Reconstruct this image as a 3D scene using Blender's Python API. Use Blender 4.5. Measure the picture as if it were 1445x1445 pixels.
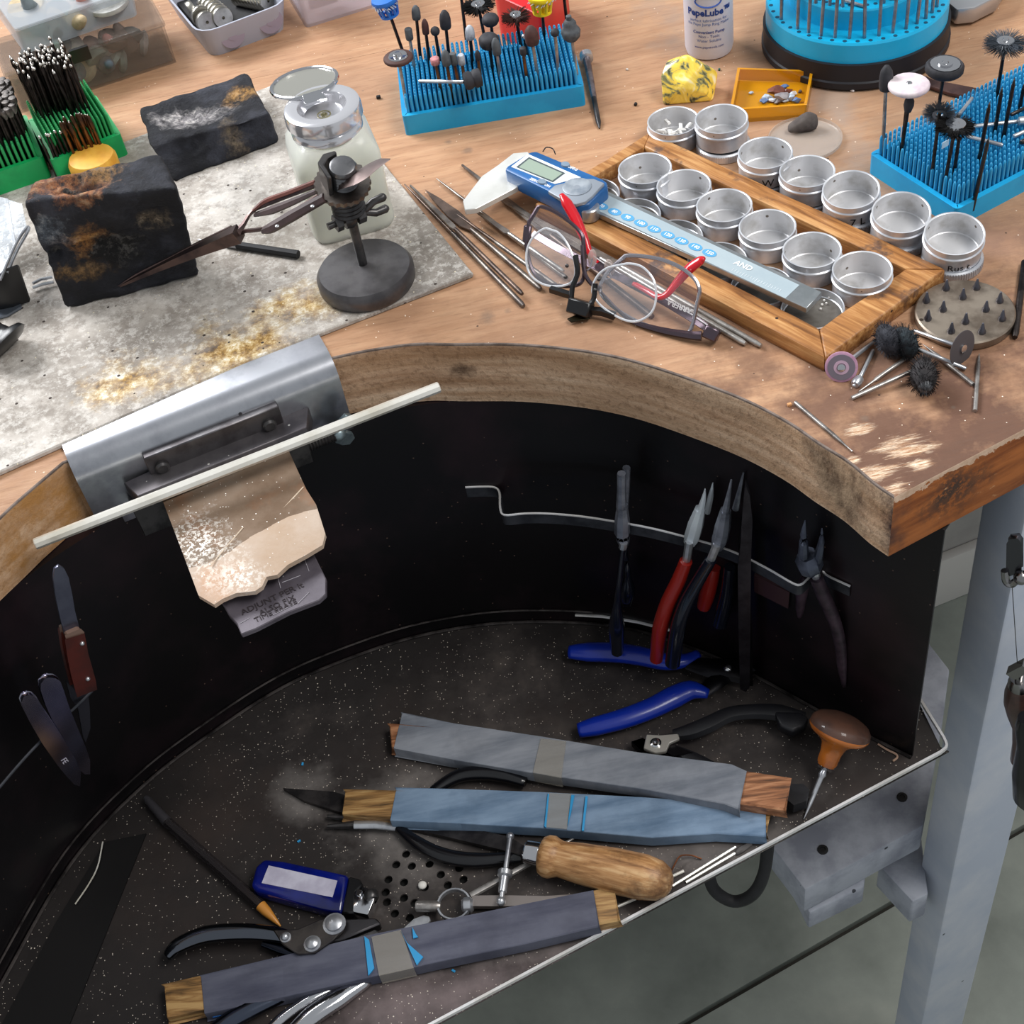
import bpy, bmesh, math, random
from mathutils import Vector as V, Matrix, noise
random.seed(7)
C = bpy.context.scene.collection
for o in list(bpy.data.objects): bpy.data.objects.remove(o)
# ------------------------------------------------------------------ camera
# Modelled with the bench top at z = 0; everything is lifted by BENCH_H at the end.
BENCH_H = 0.95
FPX, CX, HC = 2050.0, 722.5, 0.5426
_d = V((1070-CX, -(2580-CX), -FPX)).normalized(); _up = -_d
_fw = V((0,0,-1)); _y = (_fw-_up*_fw.dot(_up)).normalized(); _x = _y.cross(_up)
RC = Matrix((_x, _y, _up))                      # camera axes -> world
cam = bpy.data.objects.new('camera', bpy.data.cameras.new('camera')); C.objects.link(cam)
cam.matrix_world = Matrix.Translation((0,0,HC)) @ RC.to_4x4()
cam.data.sensor_width = 36; cam.data.lens = FPX/1445*36; cam.data.clip_start = 0.02; cam.data.clip_end = 50
bpy.context.scene.camera = cam
# ------------------------------------------------------------------ light
sc = bpy.context.scene
sc.view_settings.view_transform = 'Standard'; sc.view_settings.look = 'None'
sc.view_settings.gamma = 1; sc.view_settings.use_curve_mapping = False
sc.view_settings.exposure = 0.30
w = bpy.data.worlds.new('world'); sc.world = w; w.use_nodes = True
w.node_tree.nodes['Background'].inputs[0].default_value = (0.90, 0.95, 1.0, 1)
w.node_tree.nodes['Background'].inputs[1].default_value = 0.36
def area(name, loc, target, sx, sy, power, col=(1,1,1)):
    l = bpy.data.lights.new(name, 'AREA'); l.shape = 'RECTANGLE'; l.size = sx; l.size_y = sy; l.energy = power; l.color = col
    o = bpy.data.objects.new(name, l); C.objects.link(o); o.location = loc
    o.rotation_euler = (V(target)-V(loc)).to_track_quat('-Z', 'Y').to_euler(); return o
area('window_light', (-1.2, 1.9, 1.45), (0.05, 0.65, 0), 1.2, 0.9, 58, (0.97, 0.98, 1.0))
area('front_right_fill', (0.95, 0.25, 1.55), (0.15, 0.5, -.2), 1.2, 0.5, 20, (1, 0.97, 0.93))  # unseen fill, added to brighten the floor and the leg's right face
# ------------------------------------------------------------------ placing helpers
def P(px, py, z=0.0):
    """the point of height z that the photograph shows at px, py"""
    r = RC @ V((px-CX, -(py-CX), -FPX)); t = (z-HC)/r.z
    return V((r.x*t, r.y*t, z))
def PIX(p):
    v = RC.transposed() @ (V(p)-V((0,0,HC))); return (CX+FPX*v.x/-v.z, CX-FPX*v.y/-v.z)
def up_to(b, py):
    """height above base point b at which its vertical line reaches image row py"""
    lo, hi = b.z-0.5, b.z+0.5
    for _ in range(40):
        m = (lo+hi)/2
        if PIX((b.x, b.y, m))[1] > py: lo = m
        else: hi = m
    return (lo+hi)/2
def P3(t): return P(*t) if len(t) == 3 else P(t[0], t[1], 0)
# ------------------------------------------------------------------ mesh helpers
def frame(p0, p1, up=(0,0,1)):
    x = (V(p1)-V(p0)).normalized(); u = V(up)
    y = u.cross(x)
    y = y.normalized() if y.length > 1e-6 else V((0,1,0)); z = x.cross(y)
    return Matrix((( x.x, y.x, z.x, p0[0]), (x.y, y.y, z.y, p0[1]), (x.z, y.z, z.z, p0[2]), (0,0,0,1)))
def spin(loc, a=0.0, tilt=(0,0)):
    return Matrix.Translation(loc) @ Matrix.Rotation(a, 4, 'Z') @ Matrix.Rotation(tilt[0], 4, 'X') @ Matrix.Rotation(tilt[1], 4, 'Y')
I4 = Matrix.Identity(4)
def spline(pts, n=8):
    pts = [V(p) for p in pts]; out = []
    q = [pts[0]*2-pts[1]] + pts + [pts[-1]*2-pts[-2]]
    for i in range(1, len(q)-2):
        for k in range(n):
            t = k/n; a, b, c, d = q[i-1:i+3]
            out.append(0.5*((2*b)+(c-a)*t+(2*a-5*b+4*c-d)*t*t+(3*b-a-3*c+d)*t**3))
    out.append(pts[-1]); return out
class B:
    def __init__(s): s.bm = bmesh.new()
    def verts(s, vs): return [s.bm.verts.new(v) for v in vs]
    def face(s, vs):
        try: return s.bm.faces.new(vs)
        except ValueError: return None
    def box(s, c, size, M=I4, taper=1.0):
        x, y, z = [q/2 for q in size]; vs = []
        for dz in (-1,1):
            k = taper if dz > 0 else 1
            for dx, dy in ((-1,-1),(1,-1),(1,1),(-1,1)):
                vs.append(M @ V((c[0]+dx*x*k, c[1]+dy*y*k, c[2]+dz*z)))
        v = s.verts(vs)
        for f in ((3,2,1,0),(4,5,6,7),(0,1,5,4),(1,2,6,5),(2,3,7,6),(3,0,4,7)): s.face([v[i] for i in f])
        return s
    def prism(s, pts, z0, z1, M=I4, top=1.0):
        """polygon (x, y) extruded from z0 to z1 in frame M"""
        n = len(pts)
        ar = sum(pts[i][0]*pts[(i+1)%n][1]-pts[(i+1)%n][0]*pts[i][1] for i in range(n))
        if ar < 0: pts = pts[::-1]
        cx = sum(p[0] for p in pts)/n; cy = sum(p[1] for p in pts)/n
        a = s.verts([M @ V((p[0], p[1], z0)) for p in pts])
        b = s.verts([M @ V((cx+(p[0]-cx)*top, cy+(p[1]-cy)*top, z1)) for p in pts])
        s.face(a[::-1]); s.face(b)
        for i in range(n): s.face([a[i], a[(i+1)%n], b[(i+1)%n], b[i]])
        return s
    def slab(s, px, ztop, th):
        """outline seen in the photograph lying at height ztop, with thickness th"""
        q = [P(a, b, ztop) for a, b in px]
        return s.prism([(v.x, v.y) for v in q], ztop-th, ztop)
    def lathe(s, prof, M=I4, n=24, closed=False, sx=1, sy=1):
        rings = []
        for r, z in prof:
            if r < 1e-7: rings.append(s.verts([M @ V((0,0,z))]))
            else: rings.append(s.verts([M @ V((r*sx*math.cos(2*math.pi*i/n), r*sy*math.sin(2*math.pi*i/n), z)) for i in range(n)]))
        seq = list(zip(rings, rings[1:]))
        if closed: seq.append((rings[-1], rings[0]))
        for a, b in seq:
            for i in range(n):
                j = (i+1) % n
                if len(a) == 1 and len(b) == 1: continue
                if len(a) == 1: s.face([a[0], b[j], b[i]])
                elif len(b) == 1: s.face([a[i], a[j], b[0]])
                else: s.face([a[i], a[j], b[j], b[i]])
        if not closed:
            if len(rings[0]) > 1: s.face(rings[0][::-1])
            if len(rings[-1]) > 1: s.face(rings[-1])
        return s
    def axis(s, p0, p1, prof, n=16, sx=1, sy=1, up=(0,0,1)):
        """lathe along p0 -> p1; prof = [(fraction along, radius)]"""
        p0 = V(p0); p1 = V(p1); L = (p1-p0).length
        F = frame(p0, p1, up if abs((p1-p0).normalized().dot(V(up))) < .999 else (0,1,0))
        M = F @ Matrix(((0,0,1,0),(1,0,0,0),(0,1,0,0),(0,0,0,1)))
        return s.lathe([(r, t*L) for t, r in prof], M, n, sx=sx, sy=sy)
    def cyl(s, p0, p1, r0, r1=None, n=12):
        return s.axis(p0, p1, [(0, r0), (1, r0 if r1 is None else r1)], n)
    def tube(s, pts, r, n=8, closed=False, flat=1.0, up=(0,0,1), square=False):
        """swept section; r may be a list; flat scales the section along the up direction"""
        pts = [V(p) for p in pts]; m = len(pts); rr = r if isinstance(r, (list, tuple)) else [r]*m
        if len(rr) != m: rr = [rr[min(int(i/(m-1)*(len(rr)-1)), len(rr)-2)]*(1-(i/(m-1)*(len(rr)-1)-min(int(i/(m-1)*(len(rr)-1)), len(rr)-2))) + rr[min(int(i/(m-1)*(len(rr)-1)), len(rr)-2)+1]*(i/(m-1)*(len(rr)-1)-min(int(i/(m-1)*(len(rr)-1)), len(rr)-2)) for i in range(m)]
        rings = []; U = V(up)
        for i, p in enumerate(pts):
            if closed: t = pts[(i+1) % m]-pts[i-1]
            else: t = pts[min(i+1, m-1)]-pts[max(i-1, 0)]
            t.normalize(); y = U.cross(t)
            if y.length < 1e-3: y = V((0,1,0)).cross(t)
            y.normalize(); z = t.cross(y)
            if square: sec = [(1,1),(-1,1),(-1,-1),(1,-1)]
            else: sec = [(math.cos(2*math.pi*k/n), math.sin(2*math.pi*k/n)) for k in range(n)]
            rings.append(s.verts([p+y*rr[i]*a+z*rr[i]*flat*b for a, b in sec]))
        k = len(rings[0])
        for i in range(m if closed else m-1):
            a, b = rings[i], rings[(i+1) % m]
            for j in range(k): s.face([a[j], a[(j+1)%k], b[(j+1)%k], b[j]])
        if not closed: s.face(rings[0][::-1]); s.face(rings[-1])
        return s
    def ball(s, c, r, M=I4, n=12):
        rx, ry, rz = (r, r, r) if isinstance(r, (int, float)) else r
        return s.lathe([(math.sin(math.pi*i/(n//2+1)) if 0 < i <= n//2 else 0, -rz*math.cos(math.pi*i/(n//2+1))) for i in range(n//2+2)], M @ Matrix.Translation(c), n, sx=rx, sy=ry)
    def bevel(s, w, seg=2, ang=0.6):
        s.bm.normal_update()
        es = [e for e in s.bm.edges if len(e.link_faces) == 2 and e.calc_face_angle(0) > ang]
        bmesh.ops.bevel(s.bm, geom=es, offset=w, segments=seg, affect='EDGES', profile=0.5, clamp_overlap=True); return s
    def rough(s, amp, scale, seed=0):
        s.bm.normal_update()
        for v in s.bm.verts:
            v.co += v.normal*amp*noise.noise(v.co*scale+V((seed,seed*2,0)))
        return s
    def grid_sub(s, cuts):
        bmesh.ops.subdivide_edges(s.bm, edges=s.bm.edges[:], cuts=cuts, use_grid_fill=True); return s
def root_matrix(p):
    return p.matrix_basis if p.parent is None else root_matrix(p.parent) @ p.matrix_basis
def obj(name, b, m, parent=None, base=None, sharp=0.7, local=False):
    """one mesh object. Vertices are given in scene space unless local; the origin goes to the base of the mesh."""
    bm = b.bm
    bmesh.ops.recalc_face_normals(bm, faces=bm.faces)
    for f in bm.faces: f.smooth = True
    for e in bm.edges:
        if len(e.link_faces) == 2 and e.calc_face_angle(0) > sharp: e.smooth = False
    if base is None:
        xs = [v.co for v in bm.verts]
        base = V(((min(c.x for c in xs)+max(c.x for c in xs))/2, (min(c.y for c in xs)+max(c.y for c in xs))/2, min(c.z for c in xs)))
    base = V(base); me = bpy.data.meshes.new(name)
    bmesh.ops.translate(bm, verts=bm.verts, vec=-base)
    bm.to_mesh(me); bm.free()
    for mm in (m if isinstance(m, (list, tuple)) else [m]): me.materials.append(mm)
    o = bpy.data.objects.new(name, me); C.objects.link(o)
    if parent is not None:
        o.parent = parent
        if local: o.location = base
        else: o.matrix_basis = root_matrix(parent).inverted() @ Matrix.Translation(base)
    else: o.location = base
    return o
def tag(o, label=None, cat=None, group=None, kind=None):
    if label: o['label'] = label
    if cat: o['category'] = cat
    if group: o['group'] = group
    if kind: o['kind'] = kind
    return o
def thing(name, loc, label, cat, group=None, rz=0.0, M=None):
    o = bpy.data.objects.new(name, None); C.objects.link(o); o.empty_display_size = 0.01
    if M is not None: o.matrix_basis = M
    else: o.location = loc; o.rotation_euler = (0, 0, rz)
    return tag(o, label, cat, group)
def dup(o, M=None, parent=None):
    c = o.copy(); C.objects.link(c)
    if parent is not None: c.parent = parent
    for ch in list(o.children): dup(ch, None, c)
    if M is not None: c.matrix_basis = M
    return c
def text_mesh(s, size, M, depth=0.0002, align='CENTER', bold=0.0):
    """flat raised lettering as a bmesh, text running along local x"""
    cu = bpy.data.curves.new('t', 'FONT'); cu.body = s; cu.size = size; cu.align_x = align; cu.align_y = 'CENTER'
    cu.extrude = depth; cu.offset = bold; cu.resolution_u = 2
    o = bpy.data.objects.new('t', cu); C.objects.link(o)
    dg = bpy.context.evaluated_depsgraph_get(); me = bpy.data.meshes.new_from_object(o.evaluated_get(dg))
    bpy.data.objects.remove(o)
    b = B(); b.bm.from_mesh(me); bpy.data.meshes.remove(me); b.bm.transform(M); return b
# ------------------------------------------------------------------ materials
def S(r, g=None, b=None):
    if g is None: r, g, b = r
    f = lambda c: (c/255/12.92 if c/255 <= .04045 else ((c/255+.055)/1.055)**2.4)
    return (f(r), f(g), f(b), 1)
class NT:
    def __init__(s, name):
        s.m = bpy.data.materials.new(name); s.m.use_nodes = True; s.t = s.m.node_tree; s.p = s.t.nodes['Principled BSDF']
    def n(s, k, **kw):
        o = s.t.nodes.new(k)
        for a, v in kw.items(): setattr(o, a, v)
        return o
    def l(s, a, b): s.t.links.new(a, b)
    def coords(s, scale=(1,1,1), rot=0.0, kind='Object'):
        c = s.n('ShaderNodeTexCoord'); mp = s.n('ShaderNodeMapping'); mp.inputs['Scale'].default_value = scale
        mp.inputs['Rotation'].default_value = (0,0,rot) if isinstance(rot, float) else rot
        s.l(c.outputs[kind], mp.inputs[0]); return mp.outputs[0]
    def noise(s, vec, scale, detail=6, rough=.6, dist=0):
        o = s.n('ShaderNodeTexNoise'); o.inputs['Scale'].default_value = scale; o.inputs['Detail'].default_value = detail
        o.inputs['Roughness'].default_value = rough; o.inputs['Distortion'].default_value = dist
        if vec is not None: s.l(vec, o.inputs['Vector'])
        return o.outputs['Fac']
    def ramp(s, fac, stops):
        o = s.n('ShaderNodeValToRGB'); e = o.color_ramp.elements
        while len(e) < len(stops): e.new(.5)
        for i, (p, c) in enumerate(stops): e[i].position = p; e[i].color = c if isinstance(c, tuple) else (c, c, c, 1)
        s.l(fac, o.inputs[0]); return o.outputs[0]
    def mix(s, fac, a, b, mode='MIX'):
        o = s.n('ShaderNodeMix', data_type='RGBA', blend_type=mode)
        for sock, v in ((o.inputs[0], fac), (o.inputs[6], a), (o.inputs[7], b)):
            if isinstance(v, (int, float, tuple)): sock.default_value = v
            else: s.l(v, sock)
        return o.outputs[2]
    def math(s, op, a, b=0.0, clamp=False):
        o = s.n('ShaderNodeMath', operation=op, use_clamp=clamp)
        for sock, v in ((o.inputs[0], a), (o.inputs[1], b)):
            if isinstance(v, (int, float)): sock.default_value = v
            else: s.l(v, sock)
        return o.outputs[0]
    def bump(s, h, strength=.3, dist=.001):
        o = s.n('ShaderNodeBump'); o.inputs['Strength'].default_value = strength; o.inputs['Distance'].default_value = dist
        s.l(h, o.inputs['Height']); s.l(o.outputs[0], s.p.inputs['Normal'])
    def blob(s, vec, c, r, soft=.5, wob=None):
        """1 near point c (radii r), 0 away; edge broken by noise wob"""
        mp = s.n('ShaderNodeMapping', vector_type='POINT'); mp.inputs['Location'].default_value = [-c[i]/r[i] for i in range(3)]
        mp.inputs['Scale'].default_value = [1/q for q in r]; s.l(vec, mp.inputs[0])
        ln = s.n('ShaderNodeVectorMath', operation='LENGTH'); s.l(mp.outputs[0], ln.inputs[0]); d = ln.outputs['Value']
        if wob is not None: d = s.math('ADD', d, s.math('MULTIPLY', s.math('SUBTRACT', wob, .5), 3.0))
        return s.ramp(d, [(max(0, 1-soft)*.5, 1.0), (min(1, (1+soft)*.5), 0.0)])
    def speck(s, vec, scale, size=.12, frac=.3):
        v = s.n('ShaderNodeTexVoronoi'); v.inputs['Scale'].default_value = scale; s.l(vec, v.inputs['Vector'])
        a = s.math('LESS_THAN', v.outputs['Distance'], size)
        sep = s.n('ShaderNodeSeparateColor'); s.l(v.outputs['Color'], sep.inputs[0])
        return s.math('MULTIPLY', a, s.math('LESS_THAN', sep.outputs[0], frac))
    def set(s, **k):
        names = dict(col='Base Color', rough='Roughness', metal='Metallic', trans='Transmission Weight', ior='IOR', alpha='Alpha',
                     spec='Specular IOR Level', coat='Coat Weight', sss='Subsurface Weight', crough='Coat Roughness')
        for a, v in k.items():
            i = s.p.inputs[names[a]]
            if isinstance(v, (int, float, tuple)): i.default_value = v
            else: s.l(v, i)
        return s.m
def M(name, c, rough=.5, metal=0, c2=None, scale=40, lo=.42, hi=.62, bump=0, bscale=None, stretch=(1,1,1), r2=None, speck=None, coat=0, bd=.0006, **kw):
    t = NT(name); v = t.coords(stretch); col = S(c)
    f = t.noise(v, scale)
    if c2 is not None: col = t.mix(t.ramp(f, [(lo, 0.0), (hi, 1.0)]), S(c), S(c2))
    if speck: col = t.mix(t.speck(t.coords(), speck[0], speck[1], speck[2]), col, S(speck[3]))
    t.set(col=col, metal=metal, coat=coat, **kw)
    if r2 is not None: t.set(rough=t.ramp(f, [(lo, rough), (hi, r2)]))
    else: t.set(rough=rough)
    if bump: t.bump(t.noise(v, bscale or scale*3, 8), bump, bd)
    return t.m
# ------------------------------------------------------------------ bench woods
def grain(t, ang, stretch):
    a = t.coords(rot=-ang); mp = t.n('ShaderNodeMapping'); mp.inputs['Scale'].default_value = stretch; t.l(a, mp.inputs[0]); return mp.outputs[0]
GA = math.atan2((P(860,7)-P(792,21)).y, (P(860,7)-P(792,21)).x)
corner_pt = P(1262,702)
def bench_top_mat():
    t = NT('worn_bench_wood'); v = t.coords(); g = grain(t, GA, (3, 22, 1))
    f = t.noise(g, 6.5, 8, .55, .3); f2 = t.noise(v, 5, 5); f3 = t.noise(g, 22, 4)
    fine = t.noise(v, 60, 6, .7)
    col = t.ramp(f, [(.28, S(166,124,92)), (.48, S(180,138,105)), (.68, S(192,152,118))])
    col = t.mix(t.math('MULTIPLY', t.ramp(f2, [(.45, 0.0), (.7, 1.0)]), .55), col, S(150,116,94))
    col = t.mix(t.math('MULTIPLY', t.ramp(f3, [(.5, 0.0), (.7, 1.0)]), .3), col, S(110,78,58))
    wob = t.noise(v, 24, 6, .65)
    def bl(px, py, rx, ry, soft=.7, wb=wob):
        c = P(px, py); return t.blob(v, (c.x, c.y, 0), (rx, ry, 1), soft, wb)
    dark = bl(1400, 590, .26, .14, .7)
    col = t.mix(t.math('MULTIPLY', dark, .92), col, t.mix(fine, S(78,54,44), S(112,78,62)))
    col = t.mix(t.math('MULTIPLY', bl(1130, 590, .07, .05, .9), .75), col, S(116,84,66))
    col = t.mix(t.math('MULTIPLY', bl(860, 470, .17, .07, .9), .6), col, S(138,102,76))
    col = t.mix(t.math('MULTIPLY', bl(1130, 90, .12, .3, .9), .4), col, S(148,120,98))
    col = t.mix(t.math('MULTIPLY', bl(1190, 170, .018, .10, .8), .6), col, S(158,142,130))
    col = t.mix(t.math('MULTIPLY', bl(950, 30, .03, .08, .8), .5), col, S(150,132,120))
    col = t.mix(t.math('MULTIPLY', bl(1390, 330, .05, .04, .8), .7), col, S(128,98,82))
    col = t.mix(t.math('MULTIPLY', bl(700, 80, .05, .04, .9), .4), col, S(170,96,56))
    # bare patches where the finish has been knocked off
    rawn = t.noise(grain(t, GA, (6, 34, 1)), 6, 8, .75, .3)
    for px, py, rx, ry in ((1278, 634, .022, .012), (1213, 608, .010, .0065), (1238, 668, .018, .008), (1300, 655, .010, .006), (1262, 690, .012, .005), (1205, 650, .006, .004)):
        c = P(px, py); b0 = t.blob(v, (c.x, c.y, 0), (rx, ry, 1), .5, rawn)
        col = t.mix(b0, col, t.mix(t.ramp(t.noise(grain(t, GA, (6, 60, 1)), 14, 8, .8), [(.44, 0.0), (.58, 1.0)]), S(164,118,82), S(236,216,190)))
    for px, py, r in ((660, 212, .006), (632, 200, .005), (690, 450, .012), (716, 440, .006), (905, 200, .006), (955, 205, .005), (1220, 590, .004), (1345, 575, .002), (512, 128, .002)):
        c = P(px, py); b0 = t.blob(v, (c.x, c.y, 0), (r, r, 1), .5, wob); col = t.mix(t.math('MULTIPLY', b0, .55), col, S(112,96,84))
    col = t.mix(t.speck(v, 120, .08, .06), col, S(70,50,40)); col = t.mix(t.speck(v, 220, .11, .05), col, S(226,204,180))
    col = t.mix(t.speck(v, 420, .15, .04), col, S(240,228,212))
    t.set(col=col, rough=t.ramp(fine, [(.3, .42), (.7, .7)]), spec=.35); t.bump(t.math('ADD', f3, fine), .35, .0008); return t.m
def bench_face_mat():
    t = NT('worn_bench_edge'); v = t.coords(); g = t.coords((1,1,9)); f = t.noise(g, 9, 8, .65); s = t.noise(v, 260, 4, .7); q = t.noise(t.coords((1,1,.5)), 90, 6, .7)
    lay = t.n('ShaderNodeTexNoise'); lay.inputs['Scale'].default_value = 1.6; t.l(t.coords((.4,.4,90)), lay.inputs['Vector'])
    col = t.ramp(f, [(.32, S(152,116,88)), (.5, S(198,164,134)), (.68, S(228,200,172))])
    col = t.mix(t.math('MULTIPLY', t.ramp(lay.outputs[0], [(.42, 0.0), (.62, 1.0)]), .4), col, S(148,112,78))
    col = t.mix(t.math('MULTIPLY', t.ramp(s, [(.52, 0.0), (.64, 1.0)]), .38), col, S(96,68,46))
    wob = t.noise(v, 30, 6, .7)
    def bl(px, py, z, r, soft=.8):
        c = P(px, py, z); return t.blob(v, tuple(c), r, soft, wob)
    col = t.mix(t.math('MULTIPLY', bl(60, 770, -.02, (.07, .07, .06)), .85), col, t.mix(s, S(140,94,40), S(176,126,66)))
    col = t.mix(t.math('MULTIPLY', bl(1190, 700, -.02, (.035, .05, .06)), .8), col, t.mix(t.ramp(q, [(.4, 0.0), (.6, 1.0)]), S(62,46,36), S(150,128,104)))
    col = t.mix(bl(655, 533, -.02, (.013, .02, .008), .9), col, S(48,26,14))
    col = t.mix(bl(985, 563, -.017, (.003, .005, .005), .5), col, S(50,34,26))
    col = t.mix(t.math('MULTIPLY', bl(1010, 580, -.012, (.07, .07, .007)), .35), col, S(92,68,50))
    c = tuple(corner_pt-V((0,0,.02))); col = t.mix(t.blob(v, c, (.010,.014,.045), .7, wob), col, S(58,42,42))
    # dirty line along the arris
    sep = t.n('ShaderNodeSeparateXYZ'); t.l(v, sep.inputs[0])
    col = t.mix(t.math('MULTIPLY', t.ramp(sep.outputs[2], [(0.0, 0.0), (1.0, 1.0)]), 0.0), col, S(0,0,0))
    t.set(col=col, rough=.75, spec=.25); t.bump(t.math('ADD', s, q), .6, .0012); return t.m
def bench_end_mat():
    t = NT('varnished_bench_end'); v = t.coords(); f = t.noise(t.coords((2,2,14)), 10, 6); q = t.noise(v, 60, 7, .7); s = t.noise(v, 230, 5, .7)
    col = t.ramp(f, [(.35, S(122,64,26)), (.6, S(168,98,46))])
    c = P(1340, 680, -.02)
    b0 = t.blob(v, tuple(c), (.03, .03, .02), .9, t.noise(v, 30, 6))
    col = t.mix(t.math('MULTIPLY', b0, t.ramp(s, [(.42, 0.0), (.52, 1.0)])), col, S(66,46,36))
    col = t.mix(t.ramp(t.noise(t.coords((1,1,2.4)), 95, 8, .75), [(.63, 0.0), (.68, 1.0)]), col, S(196,150,108))
    sep = t.n('ShaderNodeSeparateXYZ'); t.l(v, sep.inputs[0])
    edge = t.math('GREATER_THAN', t.math('ADD', sep.outputs[2], t.math('MULTIPLY', t.math('SUBTRACT', q, .5), .02)), -.0040)
    col = t.mix(edge, col, t.mix(s, S(150,108,76), S(232,206,182)))
    c = tuple(corner_pt-V((0,0,.03))); col = t.mix(t.blob(v, c, (.016,.016,.024), .8, t.noise(v, 40, 6)), col, S(52,34,36))
    t.set(col=col, rough=.4, spec=.4); t.bump(q, .3, .001); return t.m
M_top, M_face, M_end = bench_top_mat(), bench_face_mat(), bench_end_mat()
M_arris = M('grimy_arris', (120,106,98), .7, c2=(84,70,62), scale=90, bump=.5)
M_white = M('painted_white_wood', (178,186,200), .55, c2=(196,200,208), scale=14, bump=.25, bscale=60, speck=(60,.09,.12,(60,64,72)))
M_white2 = M('painted_board', (170,174,184), .6, c2=(134,138,150), scale=26, bump=.3, bscale=70, speck=(70,.12,.15,(52,54,62)))
M_dark = M('black_sheet_metal', (8,6,9), .38, .1, c2=(42,26,32), scale=12, lo=.48, hi=.8, bump=.25, bscale=60, speck=(240,.12,.12,(104,84,74)), spec=.4)
# ------------------------------------------------------------------ room
t = NT('floor_concrete'); v = t.coords(); f = t.noise(v, 5, 7, .6)
t.set(col=t.mix(t.speck(v, 22, .1, .25), t.ramp(f, [(.3, S(112,118,112)), (.55, S(150,156,148)), (.7, S(172,176,166))]), S(60,60,55)), rough=t.ramp(f, [(.3, .35), (.7, .6)])); t.bump(f, .1, .002)
M_floor = t.m
FZ = -BENCH_H
ja, jb = P(968,1443,FZ), P(1277,1265,FZ); jd = (jb-ja).normalized(); jn = V((-jd.y, jd.x, 0))
b = B(); b.box((0, 1.4, FZ-.012), (5, 5, .004)); fl = obj('floor', b, M('floor_joint', (52,50,44), .8), base=(0,0,FZ)); tag(fl, kind='structure')
for i in range(-3, 4):
    for k in range(-1, 2):
        c = ja + jn*(.3+.6*i) + jd*(.3+1.8*k); b = B()
        b.box((c.x, c.y, FZ-.005), (1.793, .593, .010), I4)
        b.bm.transform(Matrix.Translation(c) @ Matrix.Rotation(math.atan2(jd.y, jd.x), 4, 'Z') @ Matrix.Translation(-c))
        obj('tile', b, M_floor, fl)
# ------------------------------------------------------------------ workbench
E_PX = [(89,653),(470,505),(518,495),(583,486),(640,486),(723,486),(806,493),(875,505),(944,525),(1040,560),(1108,594),(1154,625),(1197,652),(1234,683),(1262,702)]
ep = [P(*q) for q in E_PX]
left = [V((-.352,.40,0)), V((-.330,.47,0)), V((-.306,.522,0)), P(0,731), P(28,705)]
sa, sb = ep[0], ep[1]                      # the straight length under the steel plate
curve = spline(left+[sa], 6)[:-1] + [sa+(sb-sa)*k/6 for k in range(6)] + spline(ep[1:], 6)
corner = curve[-1]; ed = (P(1445,606)-corner).normalized(); pe_ = V((-ed.y, ed.x, 0))
bench = thing('workbench', (0, .8, -BENCH_H), 'worn wooden workbench with a curved cut-out front and white painted leg', 'workbench')
s0_, s1_ = P(792,21), P(860,7); sd = (s1_-s0_).normalized(); sn = V((-sd.y, sd.x, 0))
outline = [(c.x, c.y) for c in curve] + [(corner.x+ed.x*.75, corner.y+ed.y*.75), (1.1, 1.62), (-1.05, 1.62), (-1.05, .40)]
def board(sign, off0, off1, nm='tabletop_board'):
    b = B(); b.prism(outline, -.045, 0)
    for off, sg in ((off0, 1), (off1, -1)):
        if off is None: continue
        bmesh.ops.bisect_plane(b.bm, geom=b.bm.verts[:]+b.bm.edges[:]+b.bm.faces[:], plane_co=s0_+sn*off, plane_no=sn*sg, clear_outer=True)
        es = [e for e in b.bm.edges if len(e.link_faces) == 1]
        if es: bmesh.ops.holes_fill(b.bm, edges=es)
    top_e = [e for e in b.bm.edges if all(abs(v.co.z) < 1e-5 and abs((v.co-s0_).dot(sn)) > .002 and abs((v.co-s0_).dot(sn)-.48) > .002 for v in e.verts)]
    bmesh.ops.bevel(b.bm, geom=top_e, offset=.0012, segments=2, affect='EDGES', profile=.5)
    b.bm.normal_update()
    for f in b.bm.faces:
        n = f.normal; c = f.calc_center_median()
        if .15 < n.z < .97 and c.y < 1.0 and (c-corner).dot(pe_) > -.002 and c.x < .19: f.material_index = 3
        elif abs(n.z) < .5: f.material_index = 2 if (c-corner).dot(ed) > -.001 and c.y < 1.0 and c.x > .18 and abs(n.dot(ed)) < .3 else 1
    return obj(nm, b, [M_top, M_face, M_end, M_arris], bench, base=(0,0,0), sharp=.5)
board(1, -.00015, None); board(1, .48, .00015); board(1, None, .4803)
# leg
pe = V((ed.y, -ed.x, 0)); L = P(1399,630,-.045); L.z = 0
def width_to(o, d, px, py):      # distance along d at which the vertical line through the plan point shows at px on row py
    lo, hi = 0.0, .3
    for _ in range(40):
        m = (lo+hi)/2; q = o+d*m; z0 = -.9; z1 = .1
        for _ in range(30):
            zm = (z0+z1)/2
            if PIX((q.x, q.y, zm))[1] > py: z0 = zm
            else: z1 = zm
        if PIX((q.x, q.y, zm))[0] < px: lo = m
        else: hi = m
    return lo
w1 = width_to(L, pe, 1350, 1205); w2 = width_to(L+pe*w1, ed, 1420, 1205)
q = [L, L+pe*w1, L+pe*w1+ed*w2, L+ed*w2]
b = B(); b.prism([(a.x, a.y) for a in q], FZ, -.0455).bevel(.002)
obj('leg', b, M_white, bench)
BZ = -.45
b = B(); b.slab([(1136,1256),(1303,1165),(1330,1020),(1340,944),(1305,899),(1200,905),(1040,1130)], BZ, .036).bevel(.002)
obj('support_board', b, M_white2, bench)
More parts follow.
